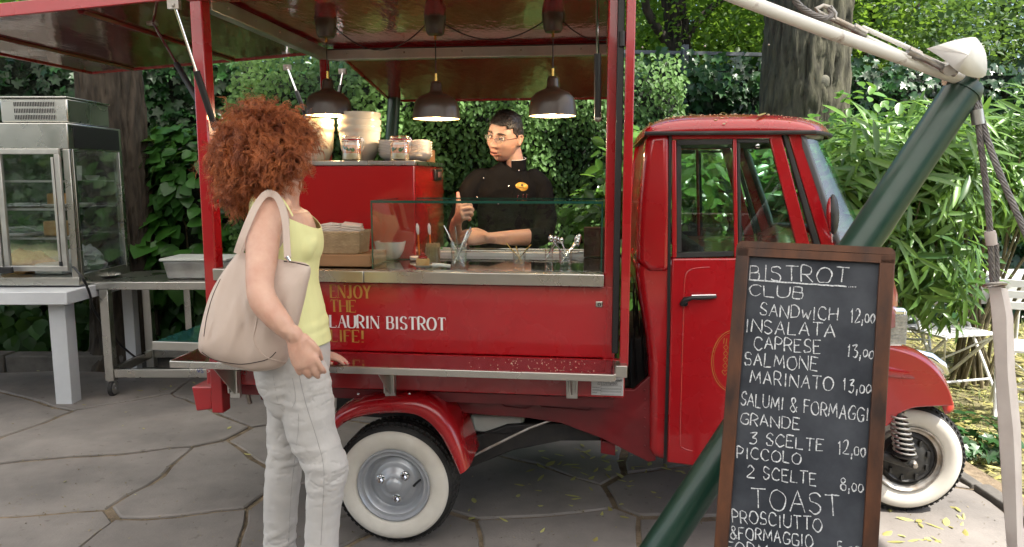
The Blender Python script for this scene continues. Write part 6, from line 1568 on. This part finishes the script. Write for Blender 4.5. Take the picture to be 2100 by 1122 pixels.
def face_head(nu=96, nv=84, open_=1.0, fem=False):
    """head with its face towards -y, chin at z 0"""
    m = M(); m.fix = False; vs = []
    g = lambda x, s: math.exp(-(x/s)**2)
    for j in range(nv+1):
        t = pi*j/nv
        for i in range(nu):
            a = 2*pi*i/nu; x = sin(t)*sin(a); y = -sin(t)*cos(a); z = -cos(t)
            X = .0745*math.copysign(abs(x)**.92, x); Y = .094*y+.004; Z = .124+.112*z
            if Z < .115:
                k = (.115-Z)/.115; X *= 1-.34*k**1.3; Y = Y*(1-.12*k)-.010*k if Y < 0 else Y*(1-.55*k)-.012*k
            if Y > 0 and Z > .12: Y *= 1.06
            if y < -.05:
                f = min(1, (-y-.05)/.3); X0 = abs(X); d = 0
                if Y < -.06: Y = -.06+(Y+.06)*.80
                d += .0045*g(Z-.158, .010)*g(X0-.022, .026)
                d -= .0125*g(Z-.138, .0125)*g(X0-.031, .0165)
                zz = (Z-.098)/.045
                if -.25 < zz < 1.15:
                    nz = (.024*max(0, 1-max(0, zz))**1.15+.005) if zz > 0 else .029*max(0, 1+zz*4.2)**.8
                    w = .0085+.005*max(0, 1-abs(zz)*2.2); d += nz*g(X, w)
                d += .006*g(Z-.100, .009)*g(X0-.014, .0055)
                d += .0065*g(Z-.073, .0052)*g(X, .021)+.0075*g(Z-.059, .0060)*g(X, .019)
                d -= .0085*open_*g(Z-.0665, .0030)*g(X, .021)
                d -= .0045*g(Z-.046, .0065)*g(X, .020); d += .0085*g(Z-.024, .013)*g(X, .018)
                d += .0045*g(Z-.103, .018)*g(X0-.044, .018); d -= .004*g(Z-.075, .018)*g(X0-.047, .014)
                Y -= d*f
            vs.append((X, Y, Z))
    fs = [(j*nu+i, j*nu+(i+1) % nu, (j+1)*nu+(i+1) % nu, (j+1)*nu+i) for j in range(nv) for i in range(nu)]
    m.add(vs, fs); m.nu, m.nv = nu, nv; return m
def xf(m, mat): m.v = [tuple(mat @ Vector(v)) for v in m.v]; return m

# ---------------- the woman
WB = Vector((at(620, 900, 2.48).x, 2.48, 0))
wom = thing('person', 'woman with big curly red hair, yellow top and grey jeans leaning on the shelf', 'person', WB)
sk = M()
limb(sk, [at(598, 600, 2.50), at(588, 540, 2.5), at(584, 500, 2.50), at(574, 452, 2.50), at(572, 425, 2.50), at(580, 402, 2.50), at(588, 375, 2.50), at(588, 345, 2.5)], [(.078, .105), (.088, .115), (.110, .139), (.103, .152), (.078, .14), (.055, .068), (.050, .054), (.05, .054)], n=32)
limb(sk, [at(566, 428, 2.42), at(548, 445, 2.35), at(540, 480, 2.30), at(537, 530, 2.25), at(533, 580, 2.20), at(541, 618, 2.175), at(570, 656, 2.165), at(598, 684, 2.17), at(606, 693, 2.175)], [.053, .055, .053, .048, .041, .0415, .036, .0265, .024], n=24)
limb(sk, [at(575, 428, 2.58), at(565, 450, 2.67), at(560, 520, 2.72), at(562, 600, 2.78), at(600, 665, 2.76), at(640, 706, 2.73)], [.055, .056, .048, .040, .035, .024], n=20)
hm = M(); nails = []
w0 = at(604, 690, 2.173); w1 = at(631, 752, 2.185)
hand(hm, w0, w1-w0, (-.25, 1, -.05), (1, .12, .45), .190, ((.28, .50, .30), (.30, .48, .30), (.34, .54, .30), (.38, .58, .32)), thumb=(.42, .12, .75, -.2), spread=.07)
zsw = zsh
far = Vector(at(652, 712, 2.705)); far.z = zsw+.030
hm2 = M(); nails = []
hand(hm2, far-Vector((.045, 0, -.012)), (1, .10, -.10), (0, 0, -1), (0, -1, 0), .175, ((.12, .22, .22), (.16, .26, .2), (.2, .28, .2), (.22, .3, .2)), thumb=(.55, .45, .12, -.1), spread=.22, nails=nails)
for q in (hm, hm2): sk.add(q.v, q.f)
HM = Matrix.Translation(at(583, 386, 2.50)) @ Matrix.Rotation(radians(104), 4, 'Z') @ Matrix.Rotation(radians(-6), 4, 'X') @ Matrix.Scale(1.0, 4)
wh = xf(face_head(fem=True), HM); sk.add(wh.v, wh.f)
_w = at(604, 690, 2.173); _el = at(541, 612, 2.175)
def wskin(c, n):
    de = (c-_el).length; dh = (c-_w).length
    return .0010*noise.noise(c*28)+.0016*math.exp(-(de/.035)**2)*noise.noise(Vector((c.x*60, c.y*20, c.z*90)))+.0012*math.exp(-(dh/.10)**2)*(1-abs(noise.noise(Vector((c.x*45, c.y*20, c.z*22))))*5)
me = fuse(sk, .0042, 3, .5, disp=wskin)
body = asobj('body', me, 'skin_fair', wom, WB)
for p, d, up, sd, r in nails:
    m = M(); rg = []
    for a in (-.9, -.45, 0, .45, .9): pass
    R = Matrix((sd, d, up)).transposed().to_4x4()
    m.ball((0, 0, 0), (r*.62, r*.95, r*.25), 12, 8); m = xf(m, Matrix.Translation(p+up*r*.62-WB+d*r*.05) @ R); m.obj('fingernail', MT['nail'], wom, smooth=80)
# veins and tendons of the near hand stay subtle
bvw = None
# tank top
tp = M()
limb(tp, [at(603, 705, 2.50), at(600, 672, 2.50), at(596, 632, 2.50), at(588, 580, 2.50), at(586, 530, 2.50), at(587, 495, 2.50), at(578, 452, 2.50), at(570, 420, 2.50)], [(.120, .170), (.116, .162), (.108, .142), (.101, .131), (.108, .138), (.1195, .147), (.107, .157), (.08, .15)], n=48, sub=8, cap=True)
limb(tp, [at(600, 520, 2.45), at(620, 503, 2.44), at(630, 497, 2.45)], [.056, .050, .034], n=20); limb(tp, [at(600, 520, 2.55), at(622, 503, 2.56), at(632, 497, 2.55)], [.056, .050, .034], n=20)
def wtop(c, n):
    zz = c.z; w = math.exp(-((zz-1.03)/.07)**2); return .0045*w*noise.noise(Vector((c.x*6, c.y*6, zz*42)))+.002*noise.noise(Vector((c.x*14, c.y*14, zz*9)))+.001
pA, pB = at(556, 428, 2.36), at(657, 470, 2.5)
dirn = (pB-pA); nrm = Vector((0, 1, 0)).cross(dirn).normalized(); nrm = nrm if nrm.z > 0 else -nrm
me = fuse(tp, .006, 6, .5, disp=wtop, cut=[(pA, nrm), (at(600, 693, 2.5), Vector((-.1, 0, -1)))])
top_ = asobj('tank_top', me, 'top', wom, WB, .003)
for ya, k in ((2.365, 0), (2.62, 1)):
    pts = [at(600, 442, ya), at(586, 418, ya+.01), at(570, 402, ya+.02), at(552, 412, ya+.01), at(538, 435, ya)]
    m = M(); P_ = smooth3([p-WB for p in pts], 4); m.loft([[p+Vector((0, -.010, 0)), p+Vector((.001, 0, .0045)), p+Vector((0, .010, 0)), p+Vector((0, 0, -.004))] for p in P_]); m.obj('strap', MT['top'], top_, smooth=60)
# jeans
jn = M()
limb(jn, [at(604, 684, 2.50), at(602, 715, 2.50), at(600, 760, 2.50), at(606, 805, 2.50)], [(.110, .156), (.119, .165), (.118, .168), (.096, .150)], n=40, sub=6)
limb(jn, [at(620, 775, 2.42), at(630, 830, 2.42), at(640, 890, 2.415), at(668, 950, 2.41), at(668, 985, 2.41), at(664, 1040, 2.41), at(660, 1100, 2.41), at(656, 1170, 2.41), at(652, 1238, 2.42)], [.088, .087, .079, .0695, .066, .057, .0555, .055, .060], n=30, sub=8)
limb(jn, [at(592, 775, 2.575), at(592, 830, 2.575), at(588, 880, 2.58), at(585, 930, 2.58), at(580, 985, 2.58), at(576, 1040, 2.59), at(575, 1110, 2.60), at(574, 1160, 2.61), at(574, 1205, 2.62)], [.082, .074, .067, .062, .062, .059, .056, .056, .060], n=30, sub=8)
kz = at(670, 955, 2.41).z; cz = at(600, 800, 2.45).z
def wj(c, n):
    z = c.z; w = math.exp(-((z-kz)/.09)**2)*1.0+math.exp(-((z-cz)/.07)**2)*.8+math.exp(-((z-.12)/.12)**2)*1.0+.28
    q = noise.noise(Vector((c.x*8+z*9, c.y*7, z*17-c.x*7))); q2 = noise.noise(Vector((c.x*11-z*6, c.y*9, z*40+7)))
    r = (1-abs(q)*2.6); cr_ = max(0, 1-abs(q2+.04)/.07)+max(0, 1-abs(q)/.05)*.8; return .0050*w*max(-.6, r-.35)+.0020*w*q2-.0030*w*cr_
me = fuse(jn, .0050, 3, .5, disp=wj, cut=[(at(604, 683, 2.5), Vector((-.08, 0, 1)))])
jeans = asobj('jeans', me, 'jeans', wom, WB, .003)
bvj = BVHTree.FromPolygons([v.co+WB for v in me.vertices], [p.vertices for p in me.polygons])
def surf(bv, u, v, off=.0015):
    o = Vector((0, 0, HC)); h = bv.ray_cast(o, ray(u, v).normalized())
    return None if h[0] is None else h[0]-ray(u, v).normalized()*off
def seam(bv, pts, r, mat, name, par, base, off=.0015, k=6):
    L = [surf(bv, *p, off) for p in smooth_line(pts, k)]; L = [p-Vector(base) for p in L if p is not None]
    if len(L) > 2: return M().tube(L, r, 6).obj(name, MT[mat], par, smooth=80)
MT['stitch'] = pbr('denim_stitch', (.33, .32, .31), rough=.9)
seam(bvj, [(604, 690), (612, 760), (628, 830), (650, 900), (664, 960), (662, 1040), (658, 1118)], .0011, 'stitch', 'side_seam', jeans, WB, .0036, 10)
seam(bvj, [(636, 690), (646, 705), (655, 725), (662, 742)], .0022, 'stitch', 'pocket_edge', jeans, WB, .0036)
seam(bvj, [(560, 770), (572, 830), (590, 845), (606, 820), (600, 775)], .0009, 'stitch', 'back_pocket_stitching', jeans, WB, .0034)
seam(bvj, [(612, 848), (612, 880), (606, 930), (598, 1000), (594, 1060), (592, 1118)], .0011, 'stitch', 'inner_seam', jeans, WB, .0035, 10)
seam(bvj, [(586, 704), (610, 707), (640, 710), (664, 712)], .0014, 'stitch', 'waistband_stitching', jeans, WB, .0036)
for (u, v, Y, s) in ((652, 1262, 2.40, 0), (574, 1222, 2.61, 0)):
    c = at(u, v, Y); m = M(); limb(m, [Vector((c.x-.06, Y, .045)), Vector((c.x+.02, Y, .048)), Vector((c.x+.10, Y-.01, .034)), Vector((c.x+.17, Y-.015, .028))], [(.042, .04), (.042, .045), (.045, .03), (.036, .022)], ref=(0, 1, 0))
    m.v = [(v_[0], v_[1], max(v_[2], .004)) for v_ in m.v]; moved(m, WB).obj('shoe', MT['shoe'], wom, smooth=70)
# hair
HCn = at(549, 308, 2.50); HR = (.155, .158, .162)
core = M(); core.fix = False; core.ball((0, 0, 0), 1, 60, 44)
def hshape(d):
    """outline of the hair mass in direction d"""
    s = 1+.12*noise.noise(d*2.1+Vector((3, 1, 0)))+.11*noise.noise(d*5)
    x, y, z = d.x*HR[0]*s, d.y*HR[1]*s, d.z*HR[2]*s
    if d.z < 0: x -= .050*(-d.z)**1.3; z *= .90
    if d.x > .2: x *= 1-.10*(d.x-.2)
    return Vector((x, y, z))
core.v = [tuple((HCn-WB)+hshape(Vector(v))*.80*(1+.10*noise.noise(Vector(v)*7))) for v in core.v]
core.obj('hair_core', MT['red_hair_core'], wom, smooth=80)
def curls(name, n, mat, k0, k1, turns, cr, tr, per=5, seg=24, Lr=(.05, .10)):
    """ringlets: each lock is a few strands winding together"""
    V_, F_ = [], []; ns = 3
    for q in range(n):
        while True:
            d = Vector(RNG.normal(0, 1, 3)).normalized()
            if d.x > .45 and d.y > -.35 and d.z < .35: continue
            if d.x > .55 and d.z < -.45: continue
            break
        a = hshape(d)*RNG.uniform(*k0)+HCn-WB; w = Vector(RNG.normal(0, 1, 3))*.5; dn_ = (d*.7+w*.8+Vector((0, 0, -.8))).normalized()
        e = hshape(d)*RNG.uniform(*k1)+HCn-WB; ax = (e-a)+dn_*RNG.uniform(*Lr)*.8; t0 = ax.normalized()
        u1 = t0.orthogonal().normalized(); u2 = t0.cross(u1); ph = RNG.uniform(0, 6.28); tn = RNG.uniform(*turns); R0 = RNG.uniform(*cr); sgn = RNG.choice([-1, 1])
        for j in range(per):
            off = Vector(RNG.normal(0, .0024, 3)); p2 = ph+RNG.normal(0, .22); rj = R0*RNG.uniform(.8, 1.15); rad0 = RNG.uniform(*tr); b0 = len(V_); line = []
            for s in range(seg+1):
                t = s/seg; r = rj*(.45+.55*t); an = p2+sgn*tn*2*pi*t
                line.append(a+ax*t+t*t*Vector((0, 0, -.03))+(u1*cos(an)+u2*sin(an))*r+off*(.4+t*1.3))
            for s, pp in enumerate(line):
                tg = (line[min(s+1, seg)]-line[max(s-1, 0)]).normalized(); o1 = tg.cross(t0); o1 = o1.normalized() if o1.length > 1e-4 else u1; o2 = tg.cross(o1); rr_ = rad0*(1-.6*(s/seg)**2)
                for k in range(ns): V_.append(tuple(pp+(o1*cos(2*pi*k/ns)+o2*sin(2*pi*k/ns))*rr_))
            for s in range(seg):
                for k in range(ns):
                    A1 = b0+s*ns+k; B1 = b0+s*ns+(k+1) % ns; C1 = A1+ns; D1 = B1+ns; F_.append((A1, B1, D1)); F_.append((A1, D1, C1))
    me = npmesh(name, np.array(V_), np.array(F_), MT[mat], smooth=True); o = link(name, me, wom); o['kind'] = 'stuff'; return o
curls('hair', 1250, 'red_hair', (.66, .86), (.88, 1.02), (1.8, 3.8), (.006, .0125), (.0008, .0014), 7)
curls('hair_wisps', 420, 'red_hair', (.80, .95), (1.0, 1.15), (1.5, 3.6), (.006, .013), (.0004, .0008), 3)

# handbag (top-level: it hangs from her shoulder)
BC = at(522, 650, 2.275); bagt = thing('handbag', 'large beige leather tote hanging from the woman\'s shoulder', 'handbag', BC)
outl = smooth_line([(488, 517), (530, 524), (580, 533), (634, 544), (630, 590), (616, 650), (600, 710), (588, 742), (566, 757), (520, 762), (478, 752), (440, 738), (412, 722), (408, 700), (414, 660), (430, 605), (455, 560), (488, 517)], 5)[:-1]
NO = len(outl); cu, cv = 520, 650
def bagside(sg):
    rings = []
    for k in range(19):
        t = 1-k/18; rg = []
        for u, v in outl:
            uu, vv = cu+(u-cu)*t, cv+(v-cv)*t; T_ = (1-t**2.6)**.5
            low = min(1, max(0, (vv-510)/210)); th = (.022+.050*low**.8)*T_
            f = .013*noise.noise(Vector((uu*.030+vv*.004, vv*.006, sg)))*T_+.004*noise.noise(Vector((uu*.07+vv*.02, vv*.014, 4+sg)))*T_
            fold = .0095*T_*max(0, cos((uu-500-(vv-560)*.12)*.085))**3*max(0, 1-abs(vv-640)/130)
            p = at(uu, vv, 2.275); p.y += sg*(th+f-fold); rg.append(p-BC)
        rings.append(rg)
    return rings
fr0, bk0 = bagside(-1), bagside(1)
m = M(); m.loft(list(reversed(fr0))+bk0[1:], caps=True); bo_ = m.obj('bag_body', MT['bag'], bagt, smooth=80)
bvb = BVHTree.FromPolygons([Vector(v)+BC for v in m.v], m.f)
seam(bvb, [(414, 722), (440, 738), (490, 747), (530, 742), (552, 735), (566, 722)], .0014, 'bag_seam', 'bottom_piping', bagt, BC, .0008, 8)
seam(bvb, [(528, 648), (524, 672), (520, 690), (522, 706), (534, 722), (552, 735), (586, 744)], .0022, 'bag', 'raised_seam', bagt, BC, .0006, 8)
seam(bvb, [(452, 572), (436, 608), (424, 650), (418, 690)], .0013, 'bag_seam', 'side_piping', bagt, BC, .0008, 8)
seam(bvb, [(582, 536), (600, 538), (620, 542), (633, 545)], .0016, 'bag_seam', 'open_rim', bagt, BC, .0010, 8)
def strapb(pts, w=.011, name='bag_handle'):
    P_ = smooth3([at(*p)-BC for p in pts], 6); rg = []
    for i, p in enumerate(P_):
        tg = (P_[min(i+1, len(P_)-1)]-P_[max(i-1, 0)]).normalized(); sd = tg.cross(Vector((0, -1, 0))); sd = sd.normalized() if sd.length > .1 else Vector((1, 0, 0)); nn = sd.cross(tg)
        rg.append([p-sd*w-nn*.0015, p+sd*w-nn*.0015, p+sd*w+nn*.0015, p-sd*w+nn*.0015])
    return M().loft(rg).obj(name, MT['bag'], bagt, bevel=.0012, smooth=50)
strapb([(486, 520, 2.24), (496, 490, 2.24), (512, 450, 2.255), (528, 418, 2.28), (546, 398, 2.325), (566, 402, 2.32), (578, 425, 2.29), (585, 455, 2.27), (588, 495, 2.255), (590, 530, 2.24)])
strapb([(478, 560, 2.30), (500, 500, 2.33), (520, 448, 2.35), (540, 402, 2.37), (562, 396, 2.37), (582, 430, 2.35), (586, 470, 2.34), (560, 520, 2.32), (545, 560, 2.31)], .010)
strapb([(452, 640, 2.235), (440, 660, 2.232), (430, 690, 2.23), (427, 715, 2.23)], .006, 'leather_tag')
M().tube([at(588, 526, 2.236)-BC, at(594, 536, 2.236)-BC], .006, 10).obj('snap_hook', MT['chrome'], bagt)

# ---------------- the chef
YC = 3.80; CB = Vector((at(1045, 500, YC).x, YC, 0))
chef = thing('person', 'dark-haired chef with glasses in a black jacket gesturing behind the counter', 'person', CB)
HT = Matrix.Translation(at(1031, 335, YC-.03)) @ Matrix.Rotation(radians(-34), 4, 'Z') @ Matrix.Rotation(radians(12), 4, 'X') @ Matrix.Rotation(radians(13), 4, 'Y') @ Matrix.Scale(1.07, 4)
fh = face_head(open_=1.5); cs = M(); hv = xf(fh, HT)
b2 = M(); b2.add(hv.v, hv.f)
limb(b2, [at(1052, 372, YC+.02), at(1054, 345, YC+.015), at(1050, 318, YC+.015), at(1046, 300, YC+.01)], [(.066, .062), (.056, .056), (.053, .054), (.05, .05)], n=26)
for sx in (-1, 1):  # ears
    e = M(); e.tube([(sx*.076, .004, .100), (sx*.083, .006, .108), (sx*.087, .016, .125), (sx*.089, .020, .142), (sx*.085, .012, .152), (sx*.078, .000, .146), (sx*.076, -.002, .130), (sx*.077, .0, .112)], [.006, .006, .005, .0045, .0045, .004, .004, .005], 10, closed=False)
    e.ball((sx*.078, .008, .125), (.004, .013, .024), 12, 10); xf(e, HT); b2.add(e.v, e.f)
# forearms and hands
limb(b2, [at(1100, 486, 3.70), at(1080, 487, 3.66), at(1045, 488, 3.60), at(1008, 488, 3.54), at(1000, 488, 3.53)], [.044, .043, .037, .027, .026], n=20)
hand(b2, at(1003, 488, 3.535), (-1, -.12, .02), (.05, .85, -.55), (0, .3, 1), .195, ((.55, .9, .6), (.6, .95, .6), (.65, 1.0, .6), (.7, 1.0, .6)), thumb=(.5, .1, .3, -.1), spread=.05, wr=.026)
limb(b2, [at(938, 486, 3.66), at(934, 470, 3.60), at(936, 455, 3.555)], [.036, .031, .027], n=18)
hand(b2, at(937, 452, 3.55), (.30, -.80, .42), (1, .35, 0), (-.05, .35, 1), .195, ((1.0, 1.25, .9), (1.05, 1.3, .9), (1.1, 1.3, .9), (1.1, 1.3, .9)), thumb=(1.1, 1.5, .05, .05), spread=.05)
me = fuse(b2, .0036, 3, .4); asobj('body', me, 'skin', chef, CB)
bvf = BVHTree.FromPolygons([v.co+CB for v in me.vertices], [p.vertices for p in me.polygons])
def hl(x, y, z): return HT @ Vector((x, y, z))-CB
for sx in (-1, 1):
    m = M(); m.ball((0, 0, 0), .0125, 16, 12); m = moved(m, (-sx*.031, .070, -.1375)); xf(m, HT); moved(m, CB).obj('eyeball', MT['eye'], chef, smooth=80)
    m = M(); m.ball((sx*.031-.003, -.0805, .1365), (.0058, .0028, .0058), 12, 8); xf(m, HT); moved(m, CB).obj('iris', MT['dark'], chef, smooth=80)
    m = M(); m.tube([hl(sx*.012, -.0905, .158), hl(sx*.024, -.090, .1625), hl(sx*.038, -.084, .163), hl(sx*.052, -.071, .157)], [.0022, .0034, .0032, .0014], 8).obj('eyebrow', MT['black_hair'], chef, smooth=70)
    m = M(); m.tube([hl(sx*.019, -.082, .139), hl(sx*.026, -.0845, .1455), hl(sx*.036, -.083, .1455), hl(sx*.045, -.0745, .139)], [.0016, .0026, .0026, .0014], 7).obj('eyelid', MT['skin'], chef, smooth=70)
m = M(); m.ball((0, 0, 0), (.019, .006, .0042), 20, 10); m = moved(m, (.0, .0815, -.0665)); xf(m, HT); moved(m, CB).obj('open_mouth', pbr('mouth_dark', (.10, .012, .010), rough=.5), chef, smooth=80)
for zz, rr_ in ((.0735, .0028), (.0585, .0036)):
    pts = [hl(x, -.0885+(abs(x)/.024)**2*.012, zz-(abs(x)/.024)**2*.004*(1 if zz > .07 else -1)) for x in (-.022, -.014, -.006, 0, .006, .014, .022)]
    M().tube(pts, [.001, rr_*.8, rr_, rr_*.95, rr_, rr_*.8, .001], 8).obj('lip', MT['lip'], chef, smooth=80)
# glasses
gl = M().tube([hl(-.013, -.103, .134), hl(-.006, -.106, .139), hl(.006, -.106, .139), hl(.013, -.103, .134)], .0011, 6).obj('glasses', MT['chrome'], chef)
for sx in (-1, 1):
    rim_ = [hl(sx*(.033+.0205*cos(a)), -.0985+.013*(.033+.0205*cos(a)-.012)/.04, .134+.0135*sin(a)) for a in [2*pi*k/28 for k in range(28)]]
    M().tube(rim_, .0009, 6, closed=True).obj('glasses_rim', MT['chrome'], gl)
    lm = M(); lm.fix = False; lm.add(rim_, [tuple(range(28))]).obj('lens', MT['jar_glass'], gl, smooth=0)
    M().tube([hl(sx*.053, -.0865, .139), hl(sx*.072, -.060, .141), hl(sx*.0815, -.005, .141), hl(sx*.082, .012, .137)], .0011, 6).obj('temple_arm', MT['chrome'], gl)
# hair: cap over the skull plus short strands
loc = face_head(); keep = []
def hairin(v):
    x, y, z = v; ax = abs(x)
    line = .192-.15*max(0, (-y-.045))*0
    if y < -.03: return z > .190-.25*max(0, .04-ax)*.2+.018*(ax > .058)*0 - (.012 if ax > .045 else 0)
    if y < .012: return z > .128+ (.190-.128)*min(1, max(0, (-y+.0)/.03))*(.55)
    return z > .128-(y-.012)*1.2 if y < .05 else z > .078
idx = {}; V_ = []
nrm_c = Vector((0, .005, .12))
for i, v in enumerate(loc.v):
    if hairin(v):
        d = (Vector(v)-nrm_c).normalized(); up_ = max(0, (v[2]-.17)/.06); th = .0055+.013*min(1, up_)+.0022*noise.noise(Vector(v)*60)+.003*noise.noise(Vector(v)*22)
        idx[i] = len(V_); V_.append(Vector(v)+d*th)
Fh = [tuple(idx[q] for q in f) for f in loc.f if all(q in idx for q in f)]
m = M(); m.fix = False; m.add(V_, Fh); xf(m, HT); ho = moved(m, CB).obj('hair', MT['black_hair'], chef, smooth=80); s = ho.modifiers.new('s', 'SOLIDIFY'); s.thickness = .012; s.offset = -1
V2, F2 = [], []
for q in range(2600):
    v = V_[RNG.integers(0, len(V_))]; d = (v-nrm_c).normalized(); L = RNG.uniform(.010, .026)*(1 if v.z > .17 else .55)
    fl = (Vector((RNG.normal(0, .35), -1.0 if v.z > .17 else -.2, -.1 if v.z > .17 else -1))+d*RNG.uniform(.15, .6)); fl = fl.normalized(); sd = fl.cross(d).normalized()*RNG.uniform(.0005, .0009); b0 = len(V2)
    p0 = v-d*.002; p1 = p0+fl*L*.5+d*.0012; p2 = p0+fl*L-d*.001; V2 += [p0-sd, p0+sd, p1-sd, p1+sd, p2]; F2 += [(b0, b0+1, b0+3), (b0, b0+3, b0+2), (b0+2, b0+3, b0+4)]
me = npmesh('hair_strands', np.array([tuple((HT @ v)-CB) for v in V2]), np.array(F2), MT['black_hair'], smooth=True); link('hair_strands', me, chef)['kind'] = 'stuff'
# jacket
jk = M(); Yj = YC+.03
limb(jk, [at(1045, 640, Yj), at(1045, 560, Yj), at(1045, 500, Yj), at(1043, 440, Yj), at(1043, 400, Yj), at(1045, 372, Yj), at(1050, 350, Yj), at(1053, 340, Yj)], [(.185, .125), (.160, .112), (.156, .110), (.164, .115), (.172, .115), (.156, .095), (.095, .075), (.066, .064)], n=44, sub=6)
limb(jk, [at(992, 366, Yj), at(972, 380, Yj-.01), at(955, 418, Yj-.02), at(940, 455, Yj-.04), at(934, 482, 3.74), at(934, 486, 3.70)], [.056, .060, .056, .052, .048, .046], n=24)
limb(jk, [at(1092, 368, Yj), at(1108, 385, Yj-.01), at(1117, 425, Yj-.03), at(1118, 462, Yj-.06), at(1108, 485, 3.72), at(1088, 487, 3.675)], [.056, .060, .058, .054, .050, .049], n=24)
def wk(c, n):
    q = noise.noise(Vector((c.x*7, c.y*7, c.z*9+3))); q2 = noise.noise(Vector((c.x*16+c.z*8, c.y*12, c.z*18)))
    return .006*(1-abs(q)*3)*.6+.003*q2
me = fuse(jk, .0065, 4, .5, disp=wk); jo = asobj('jacket', me, 'jacket', chef, CB)
bvk = BVHTree.FromPolygons([v.co+CB for v in me.vertices], [p.vertices for p in me.polygons])
# standing collar with white piping
cl = []; nk = at(1053, 340, YC+.018)
for k in range(29):
    a = radians(-124)-2*pi*(k/28)*.93; rx_, ry_ = .066, .064; tilt = Vector((cos(a)*rx_, sin(a)*ry_, .012*sin(a)))
    cl.append(nk+tilt)
rg = [[p+Vector((0, 0, -.02)), p+(p-nk)*.0+Vector((0, 0, .036)), p-(p-nk)*.05+Vector((0, 0, .036)), p-(p-nk)*.05+Vector((0, 0, -.02))] for p in cl]
col_ = moved(M().loft(rg), CB).obj('collar', MT['jacket'], jo, bevel=.002, smooth=50)
M().tube([p-(p-nk)*.03+Vector((0, 0, .0375))-CB for p in cl], .0018, 6).obj('white_piping', MT['cloth_white'], col_)
for u, v in ((1009, 336), (992, 366), (978, 404), (1064, 350), (1043, 382), (1022, 418)):
    p = surf(bvk, u, v, .003)
    if p is not None: M().ball(p-CB, .0055, 12, 8).obj('button', MT['chrome'], jo, smooth=80)
seam(bvk, [(1074, 345), (1066, 365), (1052, 395), (1040, 440)], .0016, 'jacket', 'front_overlap', jo, CB, .0012, 8)
seam(bvk, [(1116, 372), (1104, 395), (1096, 420), (1096, 450)], .0014, 'jacket', 'sleeve_seam', jo, CB, .001, 8)
p = surf(bvk, 1070, 383, .004)
if p is not None:
    bm_ = M().lathe([(.001, -.002), (.030, -.0015), (.032, 0), (.030, .003), (.001, .003)], 36, (0, 0, 0), 'y'); bm_.v = [(v[0], v[1], v[2]*.70) for v in bm_.v]
    bo2 = bm_.obj('name_badge', pbr('brass_badge', (.72, .42, .08), (.60, .33, .05), 20, rough=.3, metal=.5), chef, smooth=40); bo2.location = p-CB; bo2.rotation_euler = (radians(-6), radians(8), radians(5))
    m = M(); m.ball((0, -.003, .008), (.005, .0015, .006), 12, 8).obj('badge_emblem', MT['ink'], bo2); m = M(); m.box((-.014, -.0028, -.006), (.012, -.0018, -.0045)); m.obj('badge_text_line', MT['ink'], bo2)
for k, (u, v) in enumerate(((1062, 400), (1073, 398), (1080, 398))):  # thin bent silver tubes on the chest below the badge
    p = surf(bvk, u, v, .004); q = surf(bvk, u-1, v+14, .004)
    if p is not None and q is not None: M().tube([p-CB+Vector((.004, 0, -.003)), p-CB, q-CB], .0013, 6).obj('chest_hook', MT['chrome'], chef)
tr = M()
for sx in (-1, 1): limb(tr, [Vector((CB.x+sx*.085, YC+.05, .98)), Vector((CB.x+sx*.09, YC+.05, .70)), Vector((CB.x+sx*.10, YC+.05, .44))], [.098, .075, .06], n=20)
limb(tr, [Vector((CB.x, YC+.05, 1.02)), Vector((CB.x, YC+.05, .88))], [(.165, .12), (.16, .12)], n=26)
asobj('trousers', fuse(tr, .012, 3), 'jacket', chef, CB)
for sx in (-1, 1):
    m = M(); limb(m, [Vector((CB.x+sx*.10, YC+.10, .405)), Vector((CB.x+sx*.11, YC-.04, .405)), Vector((CB.x+sx*.115, YC-.12, .39))], [(.045, .04), (.048, .042), (.04, .024)], ref=(1, 0, 0)); moved(m, CB).obj('shoe', MT['black'], chef, smooth=70)
# every text curve becomes a real mesh
dg = bpy.context.evaluated_depsgraph_get()
for o in [o for o in bpy.data.objects if o.type == 'FONT']:
    me = bpy.data.meshes.new_from_object(o.evaluated_get(dg)); n = link(o.name, me, o.parent); n.location = o.location; n.rotation_euler = o.rotation_euler
    nm = o.name; bpy.data.objects.remove(o); n.name = nm
